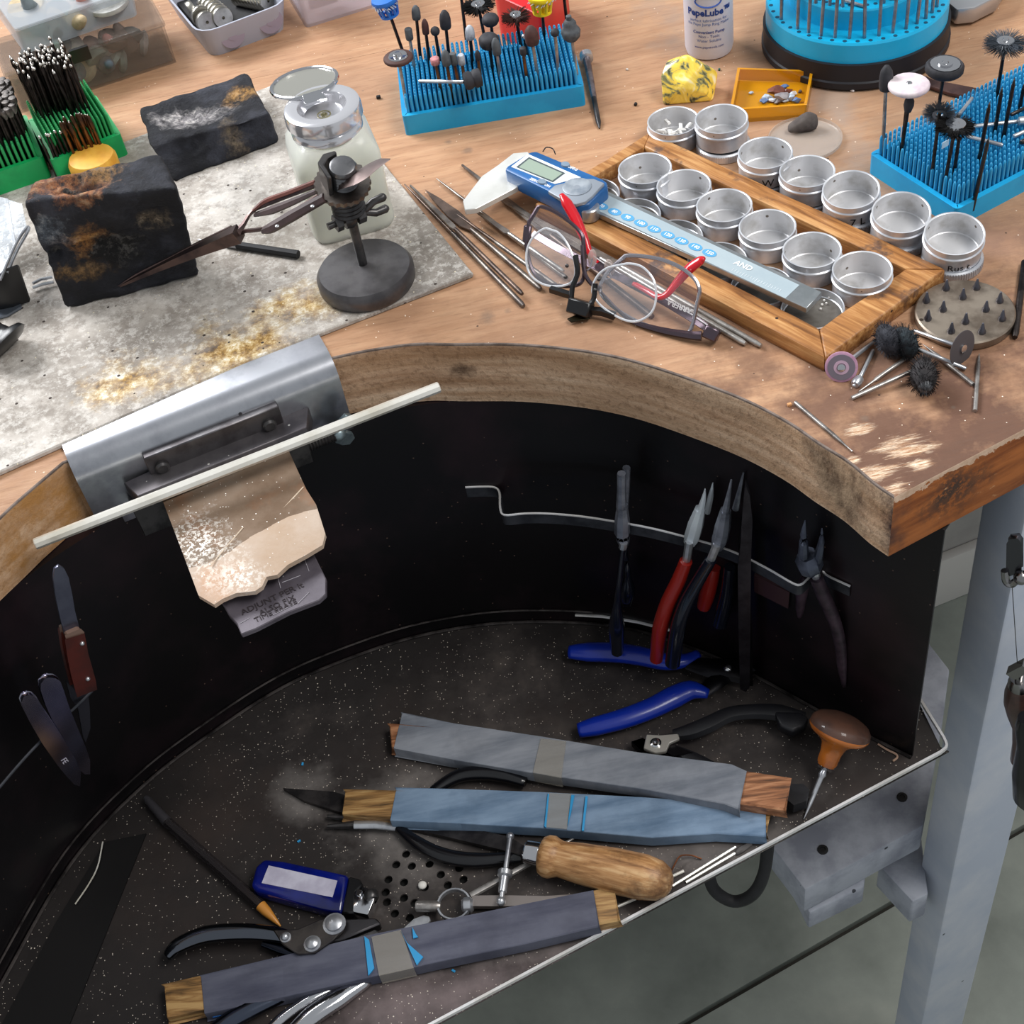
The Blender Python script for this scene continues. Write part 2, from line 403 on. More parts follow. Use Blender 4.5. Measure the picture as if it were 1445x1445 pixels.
for px, py in ((1161,1199),(1273,1125)):
    c = P(px, py, BZ+.0005); b = B(); b.lathe([(.004,-.001),(.004,.0006),(.0022,.0008),(.002,-.0002),(0,-.0002)], Matrix.Translation(c), 12); obj('screw', b, M('screw_hole', (22,22,24), .6), bench)
b = B(); b.slab([(1142,1289),(1219,1251),(1222,1228),(1190,1180),(1110,1225)], BZ-.037, .026).bevel(.002); obj('cleat', b, M_white2, bench)
b = B(); b.slab([(1239,1220),(1288,1273),(1310,1262),(1300,1180)], BZ-.06, .035).bevel(.002); obj('stretcher', b, M_white2, bench)
# panel that closes the back of the bench, with its kick board
wa, wb_ = P(1309,859,FZ), P(1363,837,FZ); wd = (wb_-wa).normalized()
WM = Matrix.Translation((wa.x, wa.y, 0)) @ Matrix.Rotation(math.atan2(wd.y, wd.x), 4, 'Z')
b = B(); b.box((0, .02, (FZ-.047)/2), (1.9, .018, -.05-FZ), WM); obj('back_panel', b, M('panel_paint', (170,166,160), .8, c2=(150,146,142), scale=6, bump=.1), bench)
b = B(); b.box((0, .004, FZ+.045), (1.9, .014, .09), WM).bevel(.003); obj('kick_board', b, M('kick_board_paint', (206,202,196), .5), bench)
# ------------------------------------------------------------------ sheet metal catch tray with its curved skirt
TZ = -.262
fl_px = [(720,878),(860,882),(1050,945),(1180,1015),(1287,1068)]
wall_pts = [V((-.395,.33,0)), V((-.383,.385,0))] + [P(a, b_, TZ) for a, b_ in [(0,1390),(100,1218),(200,1110),(300,1033),(400,969),(500,926),(600,895),(720,878),(860,882),(960,908),(1050,945),(1180,1015),(1287,1068)]]
for p in wall_pts: p.z = 0
wall = spline(wall_pts, 6)
def off2(pts, d):
    out = []
    for i, p in enumerate(pts):
        tn = (pts[min(i+1, len(pts)-1)]-pts[max(i-1, 0)]).normalized(); out.append(p+V((-tn.y, tn.x, 0))*d)
    return out
tray = thing('catch_tray', (0, .5, TZ), 'black sheet metal catch tray with tall curved skirt under the bench', 'tray')
wo = off2(wall, .0016)
b = B(); b.prism([(p.x,p.y) for p in wall]+[(p.x,p.y) for p in wo[::-1]], TZ, -.0455)
obj('skirt', b, M_dark, tray, base=(0,0,TZ))
b = B(); wf = off2(wall, .05); b.prism([(p.x,p.y) for p in wo]+[(p.x,p.y) for p in wf[::-1]], -.0470, -.0456); obj('top_flange', b, M_dark, tray, base=(0,0,TZ))
def hit_wall(px, py, off=0.0, rng=None):
    """point where the photograph's ray at px, py meets the skirt, brought off metres towards the viewer"""
    r = RC @ V((px-CX, -(py-CX), -FPX)); o2 = V((0,0)); best = None
    W = off2(wall, -off)
    for a, c in zip(W, W[1:]):
        den = r.x*(c.y-a.y)-r.y*(c.x-a.x)
        if abs(den) < 1e-9: continue
        s = (r.x*(-a.y)-r.y*(-a.x))/den     # a + s(c-a) on the ray from origin
        if -1e-6 <= s <= 1+1e-6:
            p = a+(c-a)*s; t = (p.x*r.x+p.y*r.y)/(r.x*r.x+r.y*r.y)
            if t > 0 and (best is None or t < best[0]): best = (t, V((p.x, p.y, HC+r.z*t)))
    return best[1]
F1, F2, F3 = P(1297,985,TZ+.004), P(1340,1055,TZ+.004), P(610,1445,TZ+.004)
fd = (F3-F2).normalized(); F4 = F2+fd*.66
floor_out = [(p.x,p.y) for p in wall] + [(F1.x,F1.y),(F2.x-.004,F2.y+.004),(F2.x,F2.y)]+[(F4.x,F4.y)]
# holes punched in the tray floor open over a black disc that stands in for shade
def tray_floor_mat():
    t = NT('dusty_shaded_tray_metal'); v = t.coords(); f = t.noise(v, 7, 7, .6); f2 = t.noise(v, 45, 6, .7); wob = t.noise(v, 14, 6, .65)
    col = t.ramp(f, [(.3, S(22,19,20)), (.52, S(38,33,32)), (.72, S(54,44,40))])
    def bl(px, py, rx, ry, soft=.9):
        c = P(px, py, TZ); return t.blob(v, (c.x, c.y, 0), (rx, ry, 1), soft, wob)
    col = t.mix(t.math('MULTIPLY', bl(820,1130,.20,.14,.95), .9), col, t.ramp(f2, [(.3, S(56,50,49)), (.5, S(78,71,68)), (.7, S(102,92,86))]))  # dust tone kept to centre-right; the darker left and back are painted shade
    dust = t.math('MAXIMUM', t.math('MAXIMUM', bl(560,1170,.055,.05), bl(420,1120,.03,.03)), t.math('MAXIMUM', bl(700,1330,.10,.02), bl(1000,1190,.06,.02)))
    col = t.mix(t.math('MULTIPLY', dust, .55), col, t.mix(f2, S(96,90,86), S(176,170,166)))
    col = t.mix(t.math('MULTIPLY', bl(640,1400,.10,.03), .6), col, S(138,122,122))  # lighter patch paints the lit zone along the tray front
    col = t.mix(t.math('MULTIPLY', bl(900,1210,.08,.03), .55), col, S(122,112,108))
    for sc_, si, fr in ((420,.17,.12),(700,.2,.16),(260,.1,.05)): col = t.mix(t.math('MULTIPLY', t.speck(v, sc_, si, fr), t.ramp(t.noise(v, 18, 3), [(.35, .25), (.6, 1.0)])), col, S(226,214,200))
    t.set(col=col, rough=t.ramp(f2, [(.3,.5),(.7,.8)]), metal=.15); t.bump(t.math('ADD', f2, t.speck(v, 420, .2, .2)), .4, .0006); return t.m
M_tray = tray_floor_mat(); M_hole = M('hole_dark', (3,3,3), .9)
holes = [(573,1205),(559,1220),(581,1222),(606,1219),(648,1225),(548,1241),(570,1245),(622,1234),(632,1249),(654,1241),(599,1252),(544,1259),(546,1273),(570,1267),(557,1289),(578,1295),(585,1274)]
def sheet_with_holes(outline_, centres, r, z, th):
    b = B(); loops = []
    def loop(pts):
        v = b.verts([V((x, y, z)) for x, y in pts]); es = [b.bm.edges.new((v[i], v[(i+1)%len(v)])) for i in range(len(v))]; return es
    es = loop([p for i, p in enumerate(outline_) if i == 0 or (V(p)-V(outline_[i-1])).length > 1e-5])
    for c in centres: es += loop([(c.x+r*math.cos(2*math.pi*k/14), c.y+r*math.sin(2*math.pi*k/14)) for k in range(14)])
    bmesh.ops.triangle_fill(b.bm, use_beauty=True, edges=es)
    r_ = bmesh.ops.extrude_face_region(b.bm, geom=b.bm.faces[:])
    bmesh.ops.translate(b.bm, verts=[g for g in r_['geom'] if isinstance(g, bmesh.types.BMVert)], vec=(0,0,-th)); return b
hc = [P(x, y, TZ) for x, y in holes]
obj('tray_floor', sheet_with_holes(floor_out, hc, .0027, TZ, .0014), [M_tray], tray, base=(0,0,TZ))
b = B(); hm = sum(hc, V())/len(hc); b.prism([(hm.x+.045*math.cos(a), hm.y+.045*math.sin(a)) for a in [2*math.pi*k/24 for k in range(24)]], TZ-.008, TZ-.005); obj('hole_shade_disc', b, M_hole, tray)  # black disc added below the holes so they read as dark
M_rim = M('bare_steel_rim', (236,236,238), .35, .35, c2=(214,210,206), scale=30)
b = B(); rp = [F1, F2+(F1-F2).normalized()*.006, F2+fd*.006, F2+fd*.33, F4]
rp = [F1, F1*.5+F2*.5] + spline([F2+(F1-F2).normalized()*.007, F2+(F1-F2).normalized()*.0015+fd*.0015, F2+fd*.007], 4) + [F2+fd*.2, F2+fd*.45, F4]
b.tube(rp, .0008, 4, flat=1.7, square=True); obj('rim', b, M_rim, tray)
# seam where skirt meets floor: a thin rolled bead, and a flat fold on the right hand side
M_bead = M('scuffed_bead', (84,78,76), .5, .6, c2=(26,22,22), scale=60)
b = B(); b.tube([p+V((0,0,TZ+.0012)) for p in off2(wall, -.0012)], .0011, 6); obj('bead', b, M_bead, tray)
b = B(); b.tube([hit_wall(x, y, .0005) for x, y in ((812,868),(850,870),(900,878),(960,893))], .0011, 6); obj('bead', b, M_rim, tray)
b = B(); b.tube([p+V((0,0,TZ+.014)) for p in off2(wall, -.0010)[:60]], .0007, 6); obj('bead', b, M_bead, tray)
# white pill-like crumb
c = P(596,1249,TZ+.002); b = B(); b.ball(c, (.0028,.0028,.0018), n=12); tag(obj('crumb', b, M('crumb', (225,222,215), .6)), 'small pale round crumb beside the punched holes in the tray', 'crumb')
# ------------------------------------------------------------------ shared materials
M_steel = M('brushed_steel', (206,208,212), .3, .8, c2=(160,162,168), scale=60, bump=.08, bscale=200)
M_plate = M('bent_steel_plate', (184,186,192), .28, .9, c2=(146,148,156), scale=30, r2=.36, bump=.06, bscale=160, speck=(130,.14,.12,(90,88,90)))
M_iron = M('dark_iron', (84,82,82), .36, .7, c2=(50,49,50), scale=70, bump=.15, bscale=200)
M_shank = M('bur_shank_steel', (176,172,168), .35, .75, c2=(120,114,110), scale=90)
M_shankd = M('dark_bur_steel', (70,64,62), .38, .9, c2=(36,32,32), scale=120)
M_shankb = M('browned_bur_steel', (128,86,50), .4, .9, c2=(52,44,42), scale=60)
M_chrome = M('chrome', (205,205,208), .12, 1)
M_black = M('black_plastic', (16,16,18), .32, spec=.5)
M_blackr = M('black_rubber', (30,30,33), .7, c2=(20,20,22), scale=80, bump=.2)
M_alu = M('aluminium', (222,224,228), .36, .55, c2=(190,193,200), scale=50, bump=.05, bscale=120, speck=(140,.12,.12,(120,118,118)))
M_nickel = M('nickel', (190,186,176), .3, 1, c2=(150,146,138), scale=80)
def hexa(b, bot, top, cuts=0):
    v = b.verts(list(bot)+list(top))
    for f in ((3,2,1,0),(4,5,6,7),(0,1,5,4),(1,2,6,5),(2,3,7,6),(3,0,4,7)): b.face([v[i] for i in f])
    return b
def inset_poly(q, w):
    n = len(q); ar = sum(q[i].x*q[(i+1)%n].y-q[(i+1)%n].x*q[i].y for i in range(n)); sg = 1 if ar > 0 else -1; out = []
    for i in range(n):
        a = (q[i]-q[i-1]).normalized(); c = (q[(i+1)%n]-q[i]).normalized()
        na = V((-a.y, a.x, 0))*sg; nc = V((-c.y, c.x, 0))*sg; m = (na+nc); m.normalize(); out.append(q[i]+m*(w/max(.4, m.dot(na))))
    return out
def tub(b, q, z0, z1, wall, flare=0.0, floor_t=None):
    """open tub with walls: q = plan outline, flare widens the top"""
    if sum(q[i].x*q[(i+1)%len(q)].y-q[(i+1)%len(q)].x*q[i].y for i in range(len(q))) < 0: q = q[::-1]
    qt = inset_poly(q, -flare) if flare else q; qi = inset_poly(q, wall); qti = inset_poly(qt, wall); n = len(q); fz = z0+(floor_t or wall)
    R = [b.verts([V((p.x, p.y, z)) for p in r]) for r, z in ((q, z0), (qt, z1), (qti, z1), (qi, fz))]
    for u, v in ((0,1),(1,2),(2,3)):
        for i in range(n): b.face([R[u][i], R[u][(i+1)%n], R[v][(i+1)%n], R[v][i]])
    b.face(R[0][::-1]); b.face(R[3]); return b
def round_poly(q, r, n=4):
    out = []
    for i in range(len(q)):
        a, c, d = q[i-1], q[i], q[(i+1)%len(q)]; u = (a-c).normalized()*r; w_ = (d-c).normalized()*r
        for k in range(n+1):
            t = k/n; out.append((c+u)*(1-t)**2+c*2*t*(1-t)+(c+w_)*t*t)
    return out
# ------------------------------------------------------------------ soldering board
def mat_mat():
    t = NT('fireproof_board'); v = t.coords(); f = t.noise(v, 12, 8, .65); g = t.noise(v, 70, 8, .75); wob = t.noise(v, 26, 8, .75)
    col = t.ramp(f, [(.32, S(132,126,119)), (.5, S(178,171,163)), (.66, S(210,204,197))])
    col = t.mix(t.math('MULTIPLY', t.ramp(g, [(.42, 1.0), (.54, 0.0)]), .5), col, S(108,99,90))
    col = t.mix(t.math('MULTIPLY', t.ramp(t.noise(v, 190, 6, .8), [(.5, 0.0), (.6, 1.0)]), .5), col, S(222,218,212))
    c0 = P(380,440); 
    def bl(px, py, rx, ry, soft=.8, w_=wob): c = P(px, py); return t.blob(v, (c.x, c.y, 0), (rx, ry, 1), soft, w_)
    stain = t.math('MAXIMUM', bl(330,500,.05,.035), t.math('MAXIMUM', bl(430,440,.045,.025), bl(180,540,.04,.025)))
    col = t.mix(stain, col, t.ramp(t.noise(v, 95, 8, .75), [(.38, S(96,78,62)), (.47, S(168,132,76)), (.55, S(214,190,142)), (.64, S(250,246,234))]))
    col = t.mix(t.math('MULTIPLY', t.math('MAXIMUM', bl(560,425,.05,.008), bl(600,180,.08,.04)), .55), col, S(122,116,112))  # the narrow grey streak paints the third hand base's cast shadow
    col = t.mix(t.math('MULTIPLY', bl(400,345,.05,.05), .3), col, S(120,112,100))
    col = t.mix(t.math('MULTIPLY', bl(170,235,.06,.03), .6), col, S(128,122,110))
    col = t.mix(t.speck(v, 200, .2, .12), col, S(70,62,58)); col = t.mix(t.speck(v, 420, .18, .05), col, S(240,230,200))
    t.set(col=col, rough=.9, spec=.2); t.bump(t.math('ADD', g, f), .5, .0015); return t.m
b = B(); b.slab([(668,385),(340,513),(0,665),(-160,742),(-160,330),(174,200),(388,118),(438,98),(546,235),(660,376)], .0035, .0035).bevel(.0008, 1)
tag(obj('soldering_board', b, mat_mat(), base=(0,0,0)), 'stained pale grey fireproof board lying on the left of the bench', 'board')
# ------------------------------------------------------------------ steel plate, pin clamp, bench pin
da = (sb-sa).normalized(); dn = V((da.y, -da.x, 0))
KM = Matrix(((da.x, dn.x, 0, sa.x), (da.y, dn.y, 0, sa.y), (0,0,1,0), (0,0,0,1)))     # (along, towards viewer, up)
def K(u, n, z): return KM @ V((u, n, z))
clamp = thing('bench_pin_clamp', K(.08, 0, -.057), 'bent steel plate with bench pin clamp screwed over the bench edge', 'clamp')
prof = [(-.034,.0026),(-.006,.0026)] + [(-.006+.0135*math.sin(a), -.0109+.0135*math.cos(a)) for a in [math.pi/2*k/8 for k in range(1,9)]] + [(.0075,-.052)]
prof2 = [(n_*1.0-(.0016 if i > 9 else .0016*i/10), z_-.0016*(1-min(i,9)/9)) for i, (n_, z_) in enumerate(prof)]
b = B(); N = 14; us = [.0028+(.1575)*i/N for i in range(N+1)]
rings = []
for u in us:
    end = .004 if u in (us[0], us[-1]) else 0
    rings.append(b.verts([K(u, n_, z_-(0 if i < len(prof)-1 else (-end))) for i, (n_, z_) in enumerate(prof)] + [K(u, n_, z_) for n_, z_ in prof2[::-1]]))
for r0, r1 in zip(rings, rings[1:]):
    for j in range(len(r0)): b.face([r0[j], r0[(j+1)%len(r0)], r1[(j+1)%len(r0)], r1[j]])
b.face(rings[0]); b.face(rings[-1][::-1])
obj('plate', b, M_plate, clamp)
def kbox(u0, u1, n0, n1, z0, z1, bev=.0006):
    b = B(); b.box(((u0+u1)/2, (n0+n1)/2, (z0+z1)/2), (u1-u0, n1-n0, z1-z0), KM).bevel(bev, 1); return b
obj('anvil_ledge', kbox(.041, .1215, .0072, .0125, -.032, -.008), M('ledge_steel', (112,110,112), .35, .9, c2=(84,80,82), scale=50, bump=.1), clamp)
for u in (.0485, .113):
    b = B(); c = K(u, .0125, -.018); b.axis(K(u,.0125,-.018), K(u,.0155,-.018), [(0,.0042),(.6,.0042),(1,.003)], 12); obj('screw', b, M_iron, clamp)
b = B(); b.slab([(174,681),(424,567),(436,575),(433,603),(194,700.6)], -.021, .011).bevel(.0006, 1); obj('clamp_jaw', b, M('jaw_steel', (112,108,110), .4, .8, c2=(88,84,88), scale=40, speck=(170,.12,.25,(220,216,210)), bump=.1), clamp)
obj('clamp_block', kbox(.024, .045, .0085, .020, -.057, -.033), M_iron, clamp)
b = kbox(.1175, .130, .0085, .022, -.050, -.033); obj('clamp_block', b, M_iron, clamp)
b = B(); p0, p1 = K(.130, .017, -.041), K(.149, .017, -.041)
b.axis(p0, p1, [(k/20, .0038 if k % 2 else .0030) for k in range(21)], 12); obj('clamp_screw', b, M_iron, clamp)
b = B()
for sgn in (1, -1):
    b.prism([(-.003,0),(.004,.000),(.009,.006),(.010,.012),(.006,.0155),(.001,.012),(-.003,.006)], -.0014, .0014, Matrix.Translation(p1) @ Matrix.Rotation(math.atan2(da.y, da.x)+.2, 4, 'Z') @ Matrix.Rotation(math.radians(105 if sgn > 0 else -75), 4, 'X') )
b.ball(p1, .0045, n=10); b.bevel(.0005, 1); obj('wing_nut', b, M('zinc', (150,166,172), .35, .7, c2=(110,124,130), scale=80), clamp)
# bench pin
def pin_mat():
    t = NT('filed_bench_pin'); v = t.coords(); f = t.noise(v, 22, 8, .65); g = t.noise(t.coords((1,1,1)), 160, 6, .7); wob = t.noise(v, 30, 7, .7)
    col = t.ramp(f, [(.34, S(104,82,62)), (.5, S(124,104,86)), (.66, S(130,116,102))])
    col = t.mix(t.math('MULTIPLY', t.ramp(t.noise(v, 40, 6), [(.55, 0.0), (.66, 1.0)]), .5), col, S(134,92,62))
    sep = t.n('ShaderNodeSeparateXYZ'); t.l(v, sep.inputs[0])
    slope = t.math('LESS_THAN', sep.outputs[2], -.0338)
    col = t.mix(slope, col, t.ramp(f, [(.35, S(176,152,130)), (.6, S(190,172,156))]))
    c = P(300, 825, -.04); col = t.mix(t.math('MULTIPLY', t.blob(v, tuple(c), (.02,.016,.05), .9, wob), .6), col, S(196,152,120))
    c = P(285, 770, -.033); filings = t.math('MULTIPLY', t.blob(v, tuple(c), (.026,.028,.05), 1.0, wob), t.ramp(t.noise(v, 420, 5, .75), [(.49, 0.0), (.54, 1.0)]))
    c = P(335, 805, -.033); fil2 = t.math('MULTIPLY', t.blob(v, tuple(c), (.014,.010,.05), 1.0, wob), t.ramp(t.noise(v, 380, 5, .75), [(.48, 0.0), (.54, 1.0)]))
    fil = t.math('MAXIMUM', t.math('MAXIMUM', filings, fil2), t.speck(v, 650, .2, .12))
    col = t.mix(fil, col, S(228,224,216))
    t.set(col=col, rough=t.math('SUBTRACT', .8, t.math('MULTIPLY', fil, .45)), metal=t.math('MULTIPLY', fil, .5)); t.bump(t.math('ADD', g, f), .4, .0008); return t.m
ridge = [(446,712),(425,716),(404,722),(382,733),(364,743),(349,751),(335,760),(320,772),(307,781),(292,788),(278,794),(264,797)]
front = [(459,753),(455,769),(432,783),(406,797),(391,811),(376,814),(370,827),(360,834),(333,837),(314,845),(302,853),(280,840)]
ZP = -.033
b = B(); tR = b.verts([P(x, y, ZP) for x, y in [(406,633),(432,690)]+ridge+[(243.5,743),(228,703)]])
bR = b.verts([V((v.co.x, v.co.y, ZP-.012)) for v in tR])
fr = b.verts([P(x, y, ZP-.007) for x, y in front]); frb = b.verts([V((v.co.x, v.co.y, ZP-.0100)) for v in fr])
b.face(tR); r_ = tR[2:14]; rb = bR[2:14]
for i in range(11): b.face([r_[i], r_[i+1], fr[i+1], fr[i]]); b.face([fr[i], fr[i+1], frb[i+1], frb[i]]); b.face([rb[i], rb[i+1], frb[i+1], frb[i]])
b.face([r_[0], fr[0], frb[0], rb[0]]); b.face([r_[11], fr[11], frb[11], rb[11]])
idx = [13,14,15,0,1,2]
for a, c in zip(idx, idx[1:]): b.face([tR[a], tR[c], bR[c], bR[a]])
b.face(bR)
M_pin = pin_mat()
pin = obj('bench_pin', b, M_pin, base=(0,0,0)); pin.name = 'bench_pin'
# origin of the pin stays at the bench datum so the wear map keeps its place
tag(pin, 'worn wooden bench pin dusted with filings under the silver bar', 'bench pin')
M_slate = M('grey_lead_sheet', (98,92,100), .55, .25, c2=(78,72,80), scale=30, bump=.3, bscale=90, speck=(120,.07,.2,(170,166,172)))
lead = thing('marked_sheet', P(400,850,-.056), 'dark grey sheet with faint handwriting under the wooden bench pin', 'sheet')
b = B(); b.slab([(442,780),(452,800),(460,816),(460,838),(450,847),(408,863),(361,887),(340,895),(334,880),(323,868),(310,845),(296,800),(400,740)], -.0495, .0035).bevel(.0005, 1); obj('sheet', b, M_slate, lead)
ex = (P(440,818,-.049)-P(345,862,-.049)).normalized(); ang = math.atan2(ex.y, ex.x)
M_ink = M('faded_ink', (44,36,40), .8)
for s_, x, y, sz in (('ADJUNT PER it', 384, 845, .0056), ('ALSO FIX', 391, 854, .0050), ('TIME ERASE', 389, 862, .0048)):
    p = P(x, y, -.0493); obj('handwriting', text_mesh(s_, sz, Matrix.Translation(p) @ Matrix.Rotation(ang, 4, 'Z')), M_ink, lead)
M_scr = M('scratch', (172,168,176), .5)
b = B()
for pts in (((391,812),(396,830)),((430,790),(436,806)),((420,850),(385,868)),((352,872),(338,880)),((398,822),(424,812)),((436,836),(420,852))):
    b.tube([P(x, y, -.0493) for x, y in pts], .0002, 4)
tag(obj('scratch', b, M_scr, lead), kind='stuff')
b = B()
for (x0,y0),(x1,y1) in (((428,687),(391,727)),((343,744),(297,798))):
    b.tube([P(x0,y0,ZP+.0003), P(x1,y1,ZP-.0006)], .0004, 4)
tag(obj('scratch', b, M('fresh_cut', (226,206,182), .6), pin), kind='stuff')
# silver bar
M_silver = M('silver_bar', (246,243,234), .25, .45, c2=(214,208,192), scale=20)
b = B(); b.axis(P(49,768,-.0178), P(620,546,-.0178), [(0,.0029),(.002,.0032),(.998,.0032),(1,.0029)], 8)
tag(obj('silver_bar', b, M_silver, sharp=.5), 'long bright silver bar laid across the bench pin clamp', 'bar')
# ------------------------------------------------------------------ charcoal blocks
def charcoal_mat(name, warm, pits):
    t = NT(name); v = t.coords(); f = t.noise(v, 26, 9, .7); g = t.noise(v, 150, 8, .75); wob = t.noise(v, 34, 8, .75)
    col = t.ramp(f, [(.3, S(10,10,14)), (.5, S(30,31,38)), (.66, S(62,64,74))])
    for c, r, cols in warm:
        m = t.math('MULTIPLY', t.blob(v, c, r, .6, wob), t.ramp(t.noise(v, 55, 8, .7), [(.34, 0.0), (.45, 1.0)])); col = t.mix(m, col, t.ramp(g, [(.38, S(*cols[0])), (.5, S(*cols[1])), (.60, S(*cols[2]))]))
    for c, r in pits: col = t.mix(t.blob(v, c, r, .5, wob), col, t.mix(t.ramp(g, [(.5, 0.0), (.62, 1.0)]), S(14,14,16), S(88,86,84)))
    t.set(col=col, rough=.7, spec=.35); t.bump(t.math('ADD', g, f), 1.0, .003); return t.m
def charcoal(name, bot, top, mat_, label, pits, amp=.0016, seed=0):
    b = B(); hexa(b, bot, top); bmesh.ops.subdivide_edges(b.bm, edges=b.bm.edges[:], cuts=22, use_grid_fill=True)
    ctr = sum((v.co for v in b.bm.verts), V())/len(b.bm.verts)
    bmesh.ops.smooth_vert(b.bm, verts=b.bm.verts, factor=.5, use_axis_x=True, use_axis_y=True, use_axis_z=True)
    for _ in range(3): bmesh.ops.smooth_vert(b.bm, verts=b.bm.verts, factor=.5, use_axis_x=True, use_axis_y=True, use_axis_z=True)
    b.bm.normal_update()
    for v in b.bm.verts:
        d = amp*(noise.noise(v.co*60+V((seed,0,0)))+.6*noise.noise(v.co*160+V((0,seed,0))))
        for c, r, dep in pits:
            q = (v.co-c); q = V((q.x/r[0], q.y/r[1], q.z/r[2])).length
            if q < 1: d -= dep*(1-q*q)*(1+.8*noise.noise(v.co*220))
        v.co += v.normal*d
        v.co.z = max(v.co.z, bot[0].z)
    return tag(obj(name, b, mat_, base=sum((p for p in list(bot)+list(top)), V())/8*1.0-V((0,0,(sum(p.z for p in list(bot)+list(top))/8-bot[0].z))), sharp=2), label, 'charcoal block')
z0 = .0036
A = [P(93,438,z0), P(283,389,z0)]; hA = up_to(A[0], 286)
tA = [P(31,285,hA), P(252,265,hA), P(228,215,hA), P(42,256,hA)]
bA = [A[0], A[1], A[1]+(tA[2]-tA[1]), A[0]+(tA[3]-tA[0])*1.1]
cA = sum(bA+tA, V())/8; baseA = V((cA.x, cA.y, z0))
def rel(p, b0): return tuple(p-b0)
mA = charcoal_mat('charcoal_front', [
    (rel(P(105,262,hA), baseA), (.042,.017,.014), ((60,50,50),(190,120,70),(214,170,130))),
    (rel(P(150,240,hA), baseA), (.022,.010,.02), ((70,60,50),(170,130,80),(120,110,100))),
    (rel(P(118,340,.05), baseA), (.024,.02,.022), ((24,22,22),(150,100,50),(196,146,80))),
    (rel(P(110,370,.03), baseA), (.028,.02,.012), ((20,20,22),(110,84,50),(160,124,80))),
    (rel(P(85,318,.06), baseA), (.02,.02,.02), ((30,34,42),(96,108,120),(160,166,170))),
    (rel(P(215,300,.06), baseA), (.016,.02,.012), ((26,24,22),(96,84,70),(150,136,116)))],
    [(rel(P(114,259,hA), baseA), (.024,.0085,.02)), (rel(P(160,350,.04), baseA), (.03,.02,.02)), (rel(P(82,348,.045), baseA), (.009,.02,.008))])
charcoal('charcoal_block', bA, tA, mA, 'tall black charcoal block with orange scorch marks under the tweezer tip', [
    (P(112,258,hA), (.026,.011,.012), .006), (P(168,350,.04), (.034,.03,.024), .004), (P(82,350,.045), (.010,.03,.009), .005), (P(215,300,.065), (.016,.03,.012), .003)], seed=1)
Bq = [P(253,257,z0), P(395,201,z0)]; hB = up_to(Bq[1], 164)
tB = [P(212,205,hB), P(380,160,hB), P(347,101,hB), P(194,152,hB)]
bB = [P(246,257,z0), Bq[1], Bq[1]+(tB[2]-tB[1])*1.02, P(246,257,z0)+(tB[3]-tB[0])*1.02]
cB = sum(bB+tB, V())/8; baseB = V((cB.x, cB.y, z0))
mB = charcoal_mat('charcoal_back', [
    (rel(P(275,160,hB), baseB), (.036,.020,.02), ((60,56,56),(150,146,148),(222,216,212))),
    (rel(P(335,132,hB), baseB), (.020,.012,.02), ((60,46,30),(168,124,64),(200,160,110))),
    (rel(P(330,195,.015), baseB), (.014,.02,.02), ((40,34,30),(110,96,80),(140,124,100)))],
    [(rel(P(285,148,hB), baseB), (.020,.014,.006))])
charcoal('charcoal_block', bB, tB, mB, 'low black charcoal block with a grey ash hollow behind the tall one', [
    (P(285,148,hB), (.034,.022,.012), .005), (P(340,182,.02), (.014,.02,.007), .004), (P(268,206,.02), (.012,.02,.007), .003)], seed=4)
# ------------------------------------------------------------------ bottle with metal pump lid
MZ = .0036
Fl, Fr = P(448,352,MZ), P(563,319,MZ); du = (Fr-Fl).normalized(); dv = V((-du.y, du.x, 0)); wB = (Fr-Fl).length
ctr = Fl+du*wB/2+dv*wB/2; hS = up_to(Fl, 246)
bot_ = thing('solvent_bottle', ctr, 'square translucent bottle with chrome flip lid standing on the pale board', 'bottle')
M_fros = M('frosted_bottle', (240,242,236), .35, sss=.0, trans=.45, ior=1.2, coat=.2)
b = B(); rings = []
plan = round_poly([V((x*wB/2, y*wB/2, 0)) for x, y in ((-1,-1),(1,-1),(1,1),(-1,1))], .011, 4)
lev = [(0,.94),(.0025,.985),(.006,1),(hS*.5-MZ,.985),(hS-MZ-.006,1.0),(hS-MZ,.96),(hS-MZ+.006,.80),(hS-MZ+.0085,.70)]
ca, sa_ = du.x, du.y
for z, k in lev: rings.append(b.verts([ctr+V((p.x*k*ca-p.y*k*sa_, p.x*k*sa_+p.y*k*ca, z)) for p in plan]))
for r0, r1 in zip(rings, rings[1:]):
    for j in range(len(r0)): b.face([r0[j], r0[(j+1)%len(r0)], r1[(j+1)%len(r0)], r1[j]])
b.face(rings[0][::-1]); b.face(rings[-1]); obj('body', b, M_fros, bot_, sharp=1.2)
b = B(); pl2 = [V((p.x*.93, p.y*.93, 0)) for p in plan]; rr = [b.verts([ctr+V((p.x*ca-p.y*sa_, p.x*sa_+p.y*ca, z)) for p in pl2]) for z in (.003, hS*.5)]
for j in range(len(pl2)): b.face([rr[0][j], rr[0][(j+1)%len(pl2)], rr[1][(j+1)%len(pl2)], rr[1][j]])
b.face(rr[0][::-1]); b.face(rr[1]); obj('liquid', b, M('yellow_liquid', (228,224,184), .3, trans=.3), bot_)
lz = hS+.006; lid_top = up_to(V((ctr.x, ctr.y, 0)), 147)
rl = .0235
b = B(); b.lathe([(rl*.84,lz),(rl*.93,lz+.002),(rl*.93,lz+.0045),(rl*.86,lz+.0065),(rl*.9,lz+.008),(rl,lz+.010),(rl,lid_top-.003),(rl*.97,lid_top-.0008),(rl*.9,lid_top),(rl*.64,lid_top-.0006),(rl*.50,lid_top-.0060),(0,lid_top-.0078)], Matrix.Translation((ctr.x,ctr.y,0)), 48); obj('metal_collar', b, M('satin_chrome', (226,226,230), .16, .7), bot_)
b = B()
